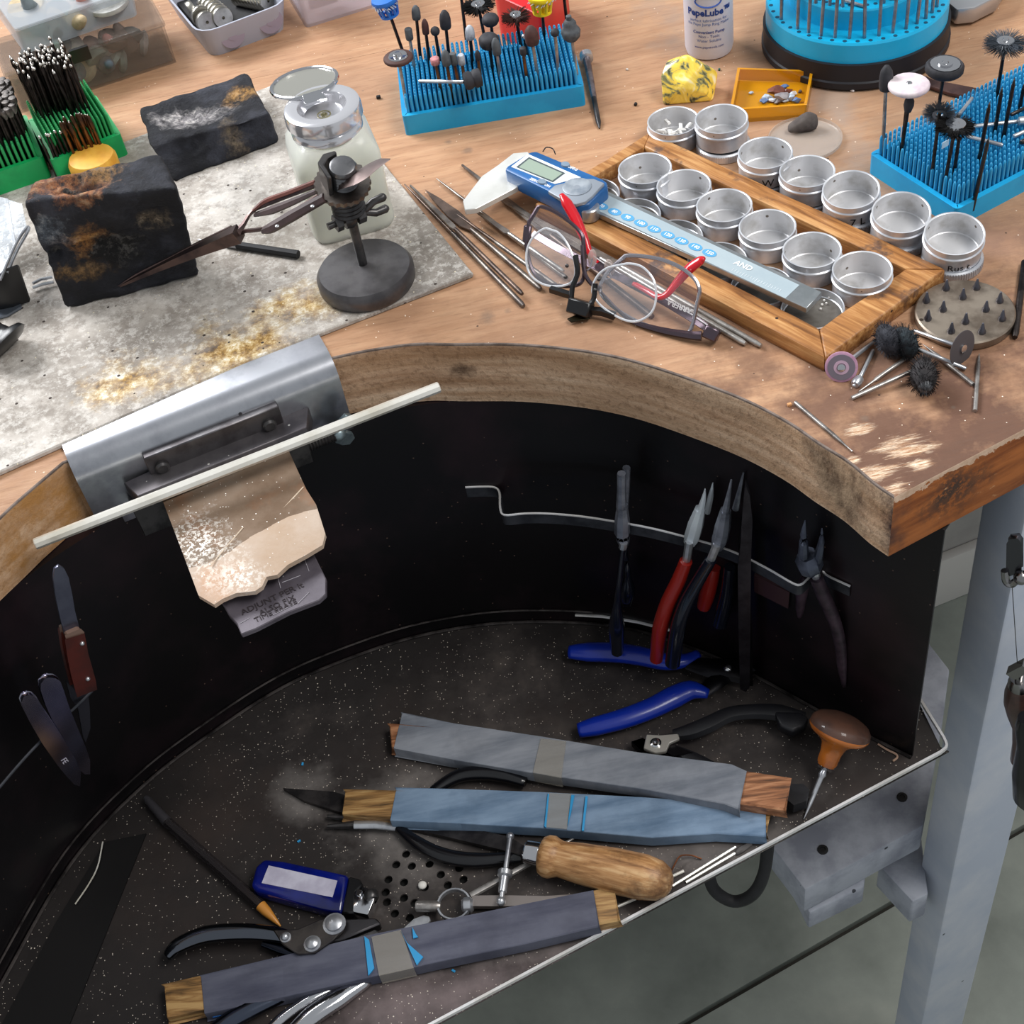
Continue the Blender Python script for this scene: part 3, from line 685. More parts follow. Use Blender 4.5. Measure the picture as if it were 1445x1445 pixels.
for r_ in (.0018,.0040): b.lathe([(r_-.0003,lid_top-.0085+.0),(r_-.0003,lid_top-.0068),(r_+.0003,lid_top-.0068),(r_+.0003,lid_top-.0085)], Matrix.Translation((ctr.x,ctr.y,0)), 20, closed=True)
b.lathe([(.0011,lid_top-.0078),(.0011,lid_top-.0064),(0,lid_top-.0064)], Matrix.Translation((ctr.x,ctr.y,0)), 10)
obj('nozzle', b, M('nozzle_brass', (150,144,110), .4, .4), bot_)
hg = P(441,136,lid_top+.001); fc = P(430,114,lid_top+.002); dir_ = (fc-hg); dir_.z = 0; dir_.normalize()
FM = Matrix.Translation(hg) @ Matrix.Rotation(math.atan2(dir_.y, dir_.x), 4, 'Z') @ Matrix.Rotation(math.radians(7), 4, 'Y')
rf = .0205
b = B(); b.tube([V((rf+.002+rf*math.cos(a), rf*math.sin(a), 0)) for a in [2*math.pi*k/40 for k in range(40)]], .0013, 8, closed=True); b.bm.transform(FM); obj('lid_rim', b, M_chrome, bot_)
b = B(); b.lathe([(0,-.0006),(rf,-.0006),(rf,.0002),(rf*.8,-.0001),(0,.0006)], FM @ Matrix.Translation((rf+.002,0,0)), 36); obj('flip_lid', b, M('lid_face', (196,194,184), .3, .85), bot_)
b = B(); b.prism([(.004,-.0055),(.004,.0055),(-.010,.007),(-.010,-.007)], -.0008, .0012, FM).bevel(.0003,1); obj('hinge', b, M_chrome, bot_)
# ------------------------------------------------------------------ third hand with cross-lock tweezers
bc = P(519,398,MZ); hd = .0115
zt = up_to(bc, 377)
rb_ = (P(587,377,zt)-P(451,377,zt)).length/2*.985
th = thing('third_hand', bc, 'third hand stand with round black base, wing bolt and spring clamp', 'stand')
b = B(); b.lathe([(rb_*.96,MZ),(rb_,MZ+.002),(rb_,zt-.003),(rb_*.93,zt),(0,zt)], Matrix.Translation((bc.x,bc.y,0)), 56); obj('base', b, M('base_iron', (92,90,92), .36, .5, c2=(70,68,70), scale=50, bump=.1, bscale=140), th)
r0 = P(512,372,zt); zg = up_to(r0, 258)
r1 = V((r0.x, r0.y, zg))
b = B(); b.cyl(r0, V((r0.x,r0.y,zg-.012)), .0028, n=14); obj('rod', b, M_iron, th)
b = B(); b.axis(V((r0.x,r0.y,zg-.020)), V((r0.x,r0.y,zg-.004)), [(k/12, .0100 if k%2 else .0092) for k in range(13)], 18); obj('threaded_collar', b, M_iron, th)
nrm = (V((0,0,1))+V((0.10,-.28,0))).normalized(); gc = V((r0.x,r0.y,zg))-V((.0,.001,0))
GM = Matrix.Translation(gc) @ nrm.to_track_quat('Z','Y').to_matrix().to_4x4()
b = B(); gp = []
for k in range(48):
    a = 2*math.pi*k/48; r_ = .0163 if k % 2 else .0153; gp.append((r_*math.cos(a), r_*math.sin(a)))
b.prism(gp, -.0015, .0015, GM); obj('knurled_disc', b, M('disc_steel', (126,118,112), .35, .9, c2=(92,86,82), scale=70), th)
b = B(); b.axis(GM@V((.001,-.001,.001)), GM@V((.001,-.001,.0165)), [(k/14, .0080 if k%2 else .0073) for k in range(12)]+[(.86,.0080),(.97,.0072),(1,.0060)], 20); obj('bolt', b, M('bolt_steel', (120,120,122), .3, .8, c2=(84,84,86), scale=90), th)
b = B(); b.prism([(-.0105,-.006),(-.0105,.007),(-.005,.0115),(.002,.0105),(.002,.0082),(-.004,.0075),(-.0078,.004),(-.0078,-.006)], .001, .0165, GM).bevel(.0006,1); obj('bolt_guard', b, M_iron, th)
# wing bolt on the rod
zc = up_to(r0, 306); c = V((r0.x,r0.y,zc)); ax = V((.93,.37,.0)).normalized()
b = B(); b.cyl(c-ax*.015, c+ax*.006, .0022, n=10); b.axis(c-ax*.0105, c-ax*.0065, [(0,.0052),(1,.0052)], 6); b.axis(c+ax*.003, c+ax*.0078, [(0,.0060),(1,.0060)], 6); b.axis(c-ax*.0050, c+ax*.0015, [(0,.0055),(.5,.0062),(1,.0055)], 14); obj('clamp_bolt', b, M_iron, th)
b = B()
for s_ in (1,-1):
    e = c+ax*.008+(V((ax.x, ax.y, 0))*.0075+V((0,-.002,.004*s_+.001))); b.tube([c+ax*.0078, e, e+ax*.006], [.0022,.0024,.0026], 10); b.ball(e+ax*.006, .0026, n=8)
obj('wing', b, M_iron, th)
# tweezers held in the clamp
tip_g = P(165,419,MZ); ztip = up_to(V((tip_g.x,tip_g.y,MZ)), 406); tipz = max(ztip, MZ+.003)
def TW(px, py, dz=0):
    t = (px-165)/(455-165); return P(px, py, tipz*(1-t)+(zg+.0)*t+dz)
tw = thing('cross_lock_tweezers', TW(165,406), 'cross-lock tweezers with riveted dark fibre grips, tip against the tall charcoal block', 'tweezers')
M_tw = M('heat_tinted_steel', (104,86,82), .34, .9, c2=(70,60,62), scale=50)
M_grip = M('fibre_grip', (66,48,48), .55, c2=(50,36,36), scale=60, bump=.2); M_gripr = M('red_fibre_grip', (112,62,52), .55, c2=(90,50,44), scale=60)
b = B(); q = [TW(160,408), TW(200,389), TW(250,366), TW(300,345), TW(337,330)]
b.tube(spline(q,4), [.0004,.0012,.0022,.0032,.0042], 4, flat=1.0, square=True); b.tube(spline([TW(334,329),TW(343,318),TW(352,303),TW(362,294)],4), [.0030,.0016,.0012,.0012], 6); b.tube([TW(362,294), TW(400,279), TW(445,262)], .0013, 6); obj('arm', b, M_tw, tw)
b = B(); b.tube(spline([TW(166,404,.0015), TW(195,386,.0015), TW(240,364,.0015), TW(273,347,.0015), TW(327,321,.0015)],4), [.0004,.0008,.0011,.0012,.0014], 6); b.tube(spline([TW(327,336,-.002),TW(343,327,-.002),TW(358,325,-.002),TW(372,323,-.002)],4), .0013, 6); b.tube([TW(372,323,-.002), TW(415,298,-.002), TW(456,272,-.002)], .0013, 6); obj('arm', b, M_tw, tw)
b = B(); b.tube(spline([TW(357,297,.0016),TW(375,284,.0016),TW(410,271,.0016),TW(445,257,.0016)],4), [.0010,.0020,.0020,.0018], 6, flat=.8); obj('grip', b, M_gripr, tw)
b = B(); b.tube(spline([TW(360,303,-.002),TW(385,296,-.002),TW(415,284,-.002),TW(446,270,-.002)],4), [.0020,.0036,.0030,.0020], 6, flat=.6); obj('grip', b, M_grip, tw)
b = B(); b.tube(spline([TW(371,326,-.001),TW(384,321,-.001),TW(415,303,-.001),TW(458,279,-.001)],4), [.0022,.0040,.0042,.0036], 6, flat=.7); gr = obj('grip', b, M_grip, tw)
for px, py in ((391,319),(441,291)):
    b = B(); b.ball(TW(px,py,.0022), (.0013,.0013,.0008), n=8); obj('rivet', b, M_steel, gr)
b = B(); b.tube(spline([TW(480,262,.0),TW(505,249,.001),TW(530,235,.002),TW(550,225,.004)],4), [.0044,.0078,.0076,.0010], 4, flat=.22); bm_ = obj('finger_tab', b, M('tab_steel', (150,132,128), .28, .95), tw)
# short black scriber under the tweezers
b = B(); a0, a1 = P(335,346,MZ+.0026), P(421,359,MZ+.0026)
pen = thing('scriber', P(378,353,MZ), 'short black scriber with silver tip on the board behind the tweezers', 'scriber')
b.axis(a0, a1, [(0,.0024),(1,.0026)], 8); obj('barrel', b, M_blackr, pen)
b = B(); b.axis(P(279,338,MZ+.0012), a0, [(0,.0003),(.3,.0010),(.7,.0016),(.72,.0022),(1,.0024)], 10); obj('point', b, M_steel, pen)
# ------------------------------------------------------------------ left edge: clip, plastic sleeve, black knob
clip = thing('binder_clip', P(40,440,MZ), 'black binder clip with wire arms holding clear plastic sleeves at the left edge', 'clip')
zc_ = MZ
b = B(); zt_ = .028
q0 = [P(-20,400,.030), P(20,352,.034), P(44,374,.028), P(44,400,.004+.012), P(28,432,.004), P(-20,450,.004)]
b.tube([P(-22,404,.020), P(8,400,.019), P(30,392,.018)], .0145, 3, flat=1.15, up=(0,0,1)); b.bevel(.001,1); obj('spring_body', b, M_black, clip)
for pts in ([(46,400,.010),(58,394,.009),(74,391,.008)], [(46,406,.006),(60,401,.006),(76,398,.006)]):
    b = B(); b.tube([P(*p) for p in pts], .0010, 8); obj('wire_arm', b, M_steel, clip)
b = B(); b.tube(spline([P(10,385,.030),P(25,352,.036),P(40,325,.040),P(37,322,.041),P(22,345,.038),P(0,395,.03)],5), .0010, 8); obj('wire_arm', b, M_steel, clip)
def film_mat(name, c, a): 
    t = NT(name); v = t.coords(); t.set(col=S(*c), rough=.25, alpha=a, spec=.6); t.bump(t.noise(v, 70, 5, .6), .8, .004); return t.m
M_film = film_mat('clear_plastic_film', (214,220,226), .62)
def wavy(name, px, label, z=.03, amp=.004, seed=0, mat_=None):
    q = [P(x, y, zz) for x, y, zz in px]; b = B(); v = b.verts(q); b.face(v)
    bmesh.ops.triangulate(b.bm, faces=b.bm.faces); bmesh.ops.subdivide_edges(b.bm, edges=b.bm.edges[:], cuts=5, use_grid_fill=True)
    for vv in b.bm.verts: vv.co.z += amp*noise.noise(vv.co*45+V((seed,0,0)))
    r = bmesh.ops.solidify(b.bm, geom=b.bm.faces[:], thickness=.0004)
    return tag(obj(name, b, mat_ or M_film, sharp=1.5), label, 'plastic sleeve')
wavy('plastic_sleeve', [(-30,280,.05),(12,282,.045),(22,340,.040),(18,350,.036),(4,385,.032),(-30,410,.03)], 'crumpled clear plastic sleeve held by the binder clip at the left edge')
wavy('plastic_sleeve', [(-30,272,.03),(5,278,.03),(32,290,.028),(38,322,.022),(20,340,.02),(-30,345,.02)], 'flat clear plastic sleeve lying under the crumpled one', seed=5)
b = B(); b.slab([(-20,438),(8,415),(28,420),(30,432),(10,444),(-20,452)], .006, .0016)
tag(obj('metal_offcut', b, M('blued_metal', (120,128,140), .35, .8), ), 'small blue-grey metal strip under the binder clip', 'strip')
kn = thing('black_tool', P(2,505,MZ), 'glossy black turned handle end cut off by the left picture edge', 'handle')
b = B(); b.axis(P(-40,440,.030), P(14,487,.011), [(0,.004),(.35,.006),(.6,.0065),(.74,.008),(.82,.0135),(.92,.0150),(.98,.012),(1,.004)], 28); obj('knob', b, M_black, kn, sharp=1.2)
# ------------------------------------------------------------------ clear compartment boxes with polishing wheels
def plast(name, c, a, rough=.3, bmp=0.0):
    t = NT(name); t.set(col=S(*c), rough=rough, alpha=a, spec=.5)
    if bmp: t.bump(t.noise(t.coords(), 60, 5), bmp, .002)
    return t.m
M_clear = plast('smoky_clear_plastic', (120,110,102), .30, .14, .3); M_frost = plast('frosted_clear_plastic', (186,192,198), .42, .3)
M_bin = plast('milky_bin_plastic', (178,182,196), .86, .4); M_bin2 = plast('pinkish_clear_plastic', (214,204,212), .5, .25)
hb = up_to(P(249,88,0), 30)
def flatq(px, z): return [V((p.x, p.y, 0)) for p in (P(x, y, z) for x, y in px)]
q = flatq([(249,88),(30,160)], 0); back = flatq([(189,0),(232,28)], hb); dpt = (back[0]-back[1]).length*1.15; u_ = (q[0]-q[1]).normalized(); n_ = V((-u_.y, u_.x, 0))
lowq = [q[1], q[0], q[0]+n_*dpt, q[1]+n_*dpt]
bx = thing('parts_box', (q[0]+q[1]+n_*dpt)/2, 'smoky clear plastic box of polishing wheels standing on the bench, lower of two stacked', 'box')
b = B(); tub(b, lowq, 0, hb-.004, .0016); obj('body', b, M_clear, bx)
b = B(); b.prism([(p.x,p.y) for p in inset_poly(lowq, -.001)], hb-.004, hb).bevel(.0008,1); obj('lid', b, M_clear, bx)
c = q[1]+u_*.055; b = B(); b.box((0,0,0), (.014,.003,.010), Matrix.Translation((c.x, c.y, hb-.004)+(0,) if False else V((c.x, c.y, hb-.004))-n_*.001) @ Matrix.Rotation(math.atan2(u_.y,u_.x),4,'Z')); obj('latch', b, M_black, bx)
PCOL = [((196,176,140),'cream'), ((120,130,134),'grey'), ((174,120,112),'pinkish'), ((96,110,120),'slate grey'), ((150,168,158),'pale green'), ((204,204,200),'white'), ((112,96,88),'brown')]
PM = [M('wheel_%s' % n.replace(' ', '_'), c, .75, c2=tuple(int(k*.8) for k in c), scale=90, bump=.2) for c, n in PCOL]
def wheel(parent=None):
    b = B(); b.lathe([(.0022,0),(.0095,0),(.0105,.0012),(.0105,.0065),(.0090,.0078),(.0022,.0078)], I4, 18, closed=True); return b
def cone_(): b = B(); b.lathe([(0,0),(.0058,.0005),(.0065,.003),(.0060,.012),(.0028,.022),(0,.024)], I4, 14); return b
def peb(): b = B(); b.lathe([(0,0),(.006,.0006),(.0098,.003),(.008,.0058),(0,.0068)], I4, 12); return b
protos = []
def scatter(n, quad, z0, z1, group, label, seed, names, mats):
    rnd = random.Random(seed); made = {}
    for i in range(n):
        k = rnd.randrange(len(names)); s_ = rnd.random()*.8+.1; r_ = rnd.random()*.66+.17
        a = quad[0]+(quad[1]-quad[0])*s_; bb = quad[3]+(quad[2]-quad[3])*s_; p = a+(bb-a)*r_
        mt = mats[rnd.randrange(len(mats))]; key = (k, mt.name)
        Mx = Matrix.Translation((p.x, p.y, z0+.001+(z1-z0)*rnd.random())) @ Matrix.Rotation(rnd.random()*6.28, 4, 'Z') @ Matrix.Rotation(rnd.uniform(.2,1.5), 4, 'X')
        if key not in made:
            bm_ = (wheel, cone_, peb)[('abrasive_disc','polishing_cone','polishing_lentil').index(names[k])]()
            o = obj(names[k], bm_, mt, base=(0,0,0)); made[key] = o
        else: o = made[key].copy(); C.objects.link(o)
        o.matrix_basis = Mx; tag(o, label, 'polishing wheel', group)
scatter(30, lowq, .004, .020, 'polishing wheels in the lower clear box', 'small worn polishing point seen through the smoky lower box', 3, ['abrasive_disc','polishing_cone','polishing_lentil'], PM)
# upper frosted box
uq = flatq([(36,77),(194,23),(186,-22),(-2,24)], hb)
ub = thing('frosted_box', (uq[0]+uq[2])/2+V((0,0,hb)), 'shallow frosted plastic box of polishing points on top of the smoky box', 'box')
uqr = round_poly(uq, .004, 3); hu = hb+.020
b = B(); tub(b, uqr, hb+.0004, hu-.002, .0012); obj('body', b, M_frost, ub)
b = B(); b.prism([(p.x,p.y) for p in uqr], hu-.002, hu).bevel(.0006,1); obj('lid', b, M_frost, ub)
scatter(24, uq, hb+.002, hb+.006, 'polishing points in the upper frosted box', 'small pale polishing point showing through the frosted upper box', 8, ['abrasive_disc','polishing_cone','polishing_lentil'], PM)
c = P(152,4,hb+.012); b = B(); b.lathe([(0,0),(.0165,0),(.017,.001),(.0165,.0035),(.002,.0028),(0,.0028)], Matrix.Translation(c) @ Matrix.Rotation(.15,4,'X'), 32); tag(obj('felt_disc', b, PM[5]), 'large white felt disc inside the frosted upper box', 'polishing wheel')
c = P(45,28,hb+.006); b = B(); b.lathe([(.003,0),(.013,0),(.015,.004),(.015,.010),(.013,.0135),(.003,.0135)], Matrix.Translation(c) @ Matrix.Rotation(.2,4,'X'), 24, closed=True); tag(obj('cream_felt', b, PM[0]), 'thick cream felt wheel inside the frosted upper box, left end', 'polishing wheel')
# ------------------------------------------------------------------ milky bin with nickel discs
hn = up_to(P(404,42,0), 1)
bq = flatq([(300,82),(405,42)], 0); u_ = (bq[1]-bq[0]).normalized(); n_ = V((-u_.y,u_.x,0)); bq = [bq[0], bq[1], bq[1]+n_*.085, bq[0]+n_*.085]
bn = thing('milky_bin', (bq[0]+bq[2])/2, 'milky grey plastic bin of nickel discs at the back of the bench', 'bin')
b = B(); tub(b, round_poly(bq, .010, 4), 0, hn, .0015, flare=.006); obj('tub', b, M_bin, bn, sharp=.9)
for k, (x, y) in enumerate(((322,44),(374,22))):
    c = P(x, y, hn*.5) ; f0 = bq[0]+u_*((V((c.x,c.y,0))-bq[0]).dot(u_)); 
    b = B(); b.cyl(V((f0.x,f0.y,hn*.52))-n_*.0028, V((f0.x,f0.y,hn*.52))-n_*.0022, .0095, n=24); b.cyl(V((f0.x,f0.y,hn*.52))-n_*.0031, V((f0.x,f0.y,hn*.52))-n_*.0024, .0036, n=18)
    obj('moulded_mark', b, M('bin_mark', (150,140,156), .5), bn)
dm = None
def disc_proto():
    b = B(); b.lathe([(.0012,0),(.0075,0),(.008,.0006),(.008,.0046),(.0075,.0052),(.0012,.0052)], I4, 24, closed=True); return obj('nickel_disc', b, M_nickel, base=(0,0,0))
nd = disc_proto(); first = True
rows = [((-.002,.012),[0],.6,(269,10)), ]
k = 0
for (x0,y0),(x1,y1),n in (((291,6),(312,24),6),((334,-6),(372,2),9),((268,18),(274,22),1),((283,22),(290,30),2)):
    for i in range(n):
        t_ = i/max(1,n-1); c = P(x0+(x1-x0)*t_, y0+(y1-y0)*t_, hn*.62)
        o = nd if first else nd.copy()
        if not first: C.objects.link(o)
        first = False
        dr = (P(x1,y1,.02)-P(x0,y0,.02)).normalized() if n > 1 else u_
        o.matrix_basis = Matrix.Translation(c) @ (dr+V((0,0,.25))).normalized().to_track_quat('Z','Y').to_matrix().to_4x4()
        tag(o, 'small nickel disc stacked on edge inside the milky bin', 'disc', 'nickel discs in the milky bin')
b = B(); c = (bq[0]+bq[2])/2; b.prism([(p.x,p.y) for p in inset_poly(bq,.003)], .002, hn*.38); tag(obj('dark_filling', b, M_blackr), 'dark felt lining filling the bottom of the milky bin', 'lining')
# second bin
cq = flatq([(432,40),(545,5)], 0); u_ = (cq[1]-cq[0]).normalized(); n_ = V((-u_.y,u_.x,0)); cq = [cq[0], cq[1], cq[1]+n_*.09, cq[0]+n_*.09]
b2 = thing('pink_clear_bin', (cq[0]+cq[2])/2, 'pinkish clear plastic bin cut by the top edge, right of the milky bin', 'bin')
b = B(); tub(b, round_poly(cq, .004, 3), 0, .045, .0015, flare=.004); obj('tub', b, M_bin2, b2, sharp=.9)
b = B(); b.box((0,0,0), (.022,.004,.034), Matrix.Translation(cq[0]+u_*.020+n_*.012+V((0,0,.022))) @ Matrix.Rotation(math.atan2(u_.y,u_.x),4,'Z') @ Matrix.Rotation(.25,4,'X')).bevel(.0005,1)
tag(obj('dark_plate', b, M('dark_violet_plate', (52,48,66), .5)), 'dark violet plate standing in the pinkish clear bin', 'plate')
# ------------------------------------------------------------------ bur blocks with soft prongs
M_green = M('green_rubber', (18,176,96), .45, c2=(14,152,82), scale=40); M_green2 = M('green_prongs', (40,150,84), .5)
M_blue = M('blue_rubber', (28,166,218), .42, c2=(22,150,204), scale=30, speck=(90,.08,.1,(40,80,100))); M_blue2 = M('blue_prongs', (44,150,198), .4)
def prong_block(name, q, hbase, hpr, nu, nv, mb, mp, label, r=.0011, skip=None, wall=.0035):
    """q = plan corners: front-left, front-right, back-right, back-left"""
    th_ = thing(name, (q[0]+q[2])/2, label, 'bur holder')
    b = B(); tub(b, round_poly(q, .003, 3), 0, hbase, wall, floor_t=hbase*.55); obj('base', b, mb, th_, sharp=.9)
    b = B(); qi = inset_poly([V((p.x,p.y,0)) for p in q], wall+r)
    for i in range(nu):
        for j in range(nv):
            s_, t_ = i/(nu-1), j/(nv-1); a = qi[0]+(qi[1]-qi[0])*s_; c = qi[3]+(qi[2]-qi[3])*s_; p = a+(c-a)*t_
            if skip and skip(s_, t_): continue
            b.lathe([(r,hbase*.5),(r*.95,hpr-.002),(r*.6,hpr-.0005),(0,hpr)], Matrix.Translation((p.x,p.y,0)), 6)
    tag(obj('prong', b, mp, th_, sharp=1.2), kind='stuff')
    return th_, (lambda s_, t_: (lambda a, c: a+(c-a)*t_)(qi[0]+(qi[1]-qi[0])*s_, qi[3]+(qi[2]-qi[3])*s_))
def quad_from(fl, fr, depth):
    u = (fr-fl).normalized(); n = V((-u.y, u.x, 0)); return [fl, fr, fr+n*depth, fl+n*depth], u, n
# blue block behind the calipers
bl1, bu1, bn1 = quad_from(P(573,192), P(827,149), .068)
bl1_top = up_to(bl1[0], 165); (0, 'blue1', (bl1[1]-bl1[0]).length, bl1_top, PIX(bl1[3]), PIX(bl1[2]))
B1, at1 = prong_block('blue_bur_block', bl1, bl1_top, bl1_top+.012, 36, 17, M_blue, M_blue2, 'long blue pronged holder full of mounted points at the back of the bench')
# blue block at the right edge
g0, g1 = P(1225,243), P(1347,323)
u_ = (g1-g0).normalized(); n_ = V((-u_.y,u_.x,0)); bl2 = [g0, g1, g1+n_*.13, g0+n_*.13]
h2_ = up_to(g1, 296); (0, 'blue2', (g1-g0).length, h2_)
B2, at2 = prong_block('blue_bur_block', bl2, h2_, h2_+.013, 19, 36, M_blue, M_blue2, 'blue pronged holder with wheels and brushes at the right picture edge')
# green blocks
gq, _, _ = quad_from(P(86,262), P(184,224), .062); gtop = .020
G2, atg2 = prong_block('green_bur_block', gq, gtop, gtop+.016, 15, 19, M_green, M_green2, 'green pronged holder of thin dark burs, right one of the pair')
g0, g1 = P(-62,304), P(76,256)
gq1, _, _ = quad_from(g0, g1, .062)
G1, atg1 = prong_block('green_bur_block', gq1, gtop, gtop+.014, 17, 15, M_green, M_green2, 'green pronged holder of flat-headed dark burs, cut by the left edge')
# ------------------------------------------------------------------ burs in the green blocks
def pin_obj(name, hb_, prof, m, mt=None, n=8):
    b = B(); b.lathe(prof, I4, n); o = obj(name, b, m, base=(0,0,0), sharp=1.0); return o
M_tipw = M('bright_bur_tip', (200,196,190), .3, 1)
def two_mat(b, split, lo=0, hi=1):
    for f in b.bm.faces: f.material_index = hi if f.calc_center_median().z > split else lo
def bur_proto(kind):
    b = B()
    if kind == 'flat': b.lathe([(.0011,0),(.0011,.036),(.0009,.037),(.0026,.0405),(.0029,.0430),(.0026,.0440),(0,.0442)], I4, 8); two_mat(b, .0385); ms = [M_shankd, M('grey_bur_head', (122,116,112), .5, .6, c2=(60,56,54), scale=200)]
    elif kind == 'ball': b.lathe([(.0011,0),(.0011,.042),(.0007,.045),(.0006,.050),(.0011,.0512),(.0011,.0522),(0,.0532)], I4, 8); two_mat(b, .0508); ms = [M_shankd, M_tipw]
    elif kind == 'cone': b.lathe([(.0011,0),(.0011,.038),(.0007,.041),(.0018,.044),(.0012,.049),(0,.052)], I4, 8); two_mat(b, .050); ms = [M_shankd, M_tipw]
    elif kind == 'short': b.lathe([(.0011,0),(.0011,.022),(.0007,.025),(.0006,.029),(.0011,.0302),(.0011,.0312),(0,.0322)], I4, 8); two_mat(b, .0298); ms = [M_shankd, M_tipw]
    else: b.lathe([(.0011,0),(.0011,.026),(.0008,.029),(.0015,.032),(.0014,.039),(.0005,.0405),(.0003,.041),(0,.0412)], I4, 8); two_mat(b, .0398); ms = [M_shankb, M_tipw]
    return obj('bur', b, ms, base=(0,0,0), sharp=1.0)
rnd = random.Random(5)
def plant(proto, pts, zbase, label, group, lean=.05, first=[None]):
    for i, p in enumerate(pts):
        o = proto if i == 0 else proto.copy()
        if i: C.objects.link(o)
        o.matrix_basis = Matrix.Translation((p.x, p.y, zbase+rnd.uniform(-.002,.003))) @ Matrix.Rotation(rnd.uniform(-lean,lean), 4, 'X') @ Matrix.Rotation(rnd.uniform(-lean,lean), 4, 'Y')
        tag(o, (label[i] if isinstance(label, list) else label), 'bur', group)
ORD = ['first','second','third','fourth','fifth','sixth','seventh','eighth','ninth','tenth','eleventh','twelfth','thirteenth','fourteenth']
# left block: dense flat-headed burs on its back two thirds
pts = [atg1(.58+.42*i/9, .06+.80*j/9)+V((rnd.uniform(-.001,.001),rnd.uniform(-.001,.001),0)) for i in range(10) for j in range(10) if not (j < 1)]
plant(bur_proto('flat'), pts, .012, ['flat-headed dark bur in the left green holder, %s row from front, %s from left' % (ORD[j-1], ORD[i]) for i in range(10) for j in range(10) if j >= 1], 'flat-headed burs in the left green holder', .03)
pts = [atg2(.10+.72*i/9, .30+.66*j/8)+V((rnd.uniform(-.001,.001),rnd.uniform(-.001,.001),0)) for i in range(10) for j in range(9) if j > 1 or i > 5]
ij = [(i,j) for i in range(10) for j in range(9) if j > 1 or i > 5]; od = list(range(len(pts))); rnd.shuffle(od); pts = [pts[k] for k in od]; ij = [ij[k] for k in od]; m_ = len(pts)*6//10
plant(bur_proto('ball'), pts[:m_], .018, ['ball-tipped thin bur in the right green holder, %s row from front, %s from left' % (ORD[j], ORD[i]) for i, j in ij[:m_]], 'ball burs in the right green holder', .05)
plant(bur_proto('cone'), pts[m_:], .018, ['cone-headed thin bur in the right green holder, %s row from front, %s from left' % (ORD[j], ORD[i]) for i, j in ij[m_:]], 'cone burs in the right green holder', .05)
pts = [P(116+i*6.5+(3 if j else 0), 244-i*1.8-j*7, .004) for i in range(8) for j in range(2)][:13]
plant(bur_proto('brown'), pts, .004, ['browned short bur by the yellow wax cake, %s in line from the left' % ORD[i] for i in range(13)], 'browned burs at the front of the right green holder', .12)
cy = P(128,246,0)
b = B(); b.lathe([(.0150,0),(.0165,.002),(.0165,.014),(.015,.017),(.006,.018),(0,.018)], Matrix.Translation(P(150,262,0)+V((-.004,.006,.0035))), 28); tag(obj('wax_cake', b, M('yellow_wax', (232,176,64), .5, c2=(214,150,50), scale=60, bump=.2, sss=.1)), 'round yellow wax cake between the green holder and the tall charcoal block', 'wax')
pts = [P(82+i*5.5, 252-i*2.0, .004) for i in range(7)]
plant(bur_proto('short'), pts, .004, ['thin dark bur by the yellow wax cake, %s from the left' % ORD[i] for i in range(7)], 'burs beside the yellow wax cake', .08)
# ------------------------------------------------------------------ mounted points
def mount(name, base, top, head, mh, label, cat='mounted point', ms=None, r=.0012, zb=.006, group=None, hub=None, shank_frac=None):
    """base = plan point of the foot, top = (px, py) where the head centre shows; solves the height above the foot"""
    bz = V((base.x, base.y, zb))
    if isinstance(top, V): tp = top
    else:
        z = up_to(V((base.x, base.y, 0)), top[1]); tp = V((base.x, base.y, z)); x_now = PIX(tp)[0]; scale = (PIX(tp+V((.01,0,0)))[0]-x_now)/.01; tp.x += (top[0]-x_now)/scale
        zz = tp.z
        for _ in range(4):
            e = PIX(tp); tp.z += (e[1]-top[1])*(.001/(PIX(tp)[1]-PIX(tp+V((0,0,.001)))[1])); tp.x += (top[0]-PIX(tp)[0])/scale
    global LASTF
    t_ = thing(name, V((base.x, base.y, zb)), label, cat, group)
    d = (tp-bz).normalized(); F = Matrix.Translation(tp) @ d.to_track_quat('Z','Y').to_matrix().to_4x4(); LASTF = F
    b = B(); b.cyl(bz, tp+d*.0005, r, r*.9, n=8); obj('shank', b, ms or M_shank, t_)
    hp = B()
    if callable(head): head(hp, F)
    else: hp.lathe(head, F, 20)
    obj('head', hp, mh, t_, sharp=1.0)
    if hub: h_ = B(); h_.lathe(hub, F, 16); obj('hub', h_, M_chrome, t_)
    return t_
def brush(r0, r1, th, n=260, seed=1, wire=.00014, cup=0):
    def f(hp, F):
        rn = random.Random(seed)
        hp.lathe([(r0*.8,-th*.4),(r0*1.3,-th*.4),(r0*1.3,th*.4),(r0*.8,th*.4)], F, 16, closed=True)
        for i in range(n):
            a = rn.random()*6.283; rr = r1*rn.uniform(.8,1.04); z = rn.uniform(-th,th)*.5; a2 = a+rn.uniform(-.16,.16)
            p0 = V((r0*math.cos(a), r0*math.sin(a), z*.6)); p1 = V((rr*math.cos(a2), rr*math.sin(a2), z*1.3+cup*rr)); s_ = V((-math.sin(a), math.cos(a), 0))*wire
            v = hp.verts([F@(p0-s_), F@(p0+s_), F@(p1+s_*.6), F@(p1-s_*.6)]); hp.face(v)
            z_ = V((0,0,wire)); v = hp.verts([F@(p0-z_), F@(p0+z_), F@(p1+z_*.6), F@(p1-z_*.6)]); hp.face(v)
    return f
MD = lambda n, c, r=.7, c2=None: M(n, c, r, c2=c2 or tuple(int(k*.7) for k in c), scale=150, bump=.3)
M_g1, M_g2, M_g3 = MD('grey_stone', (84,88,92)), MD('dark_stone', (44,44,50)), MD('brown_stone', (78,48,44))
M_wht, M_pnk, M_hair, M_bhair = MD('white_stone', (188,192,200)), MD('pink_stone', (204,136,140)), M('wire_brush_hair', (118,124,132), .4, .7), M('black_bristle', (18,17,18), .7)
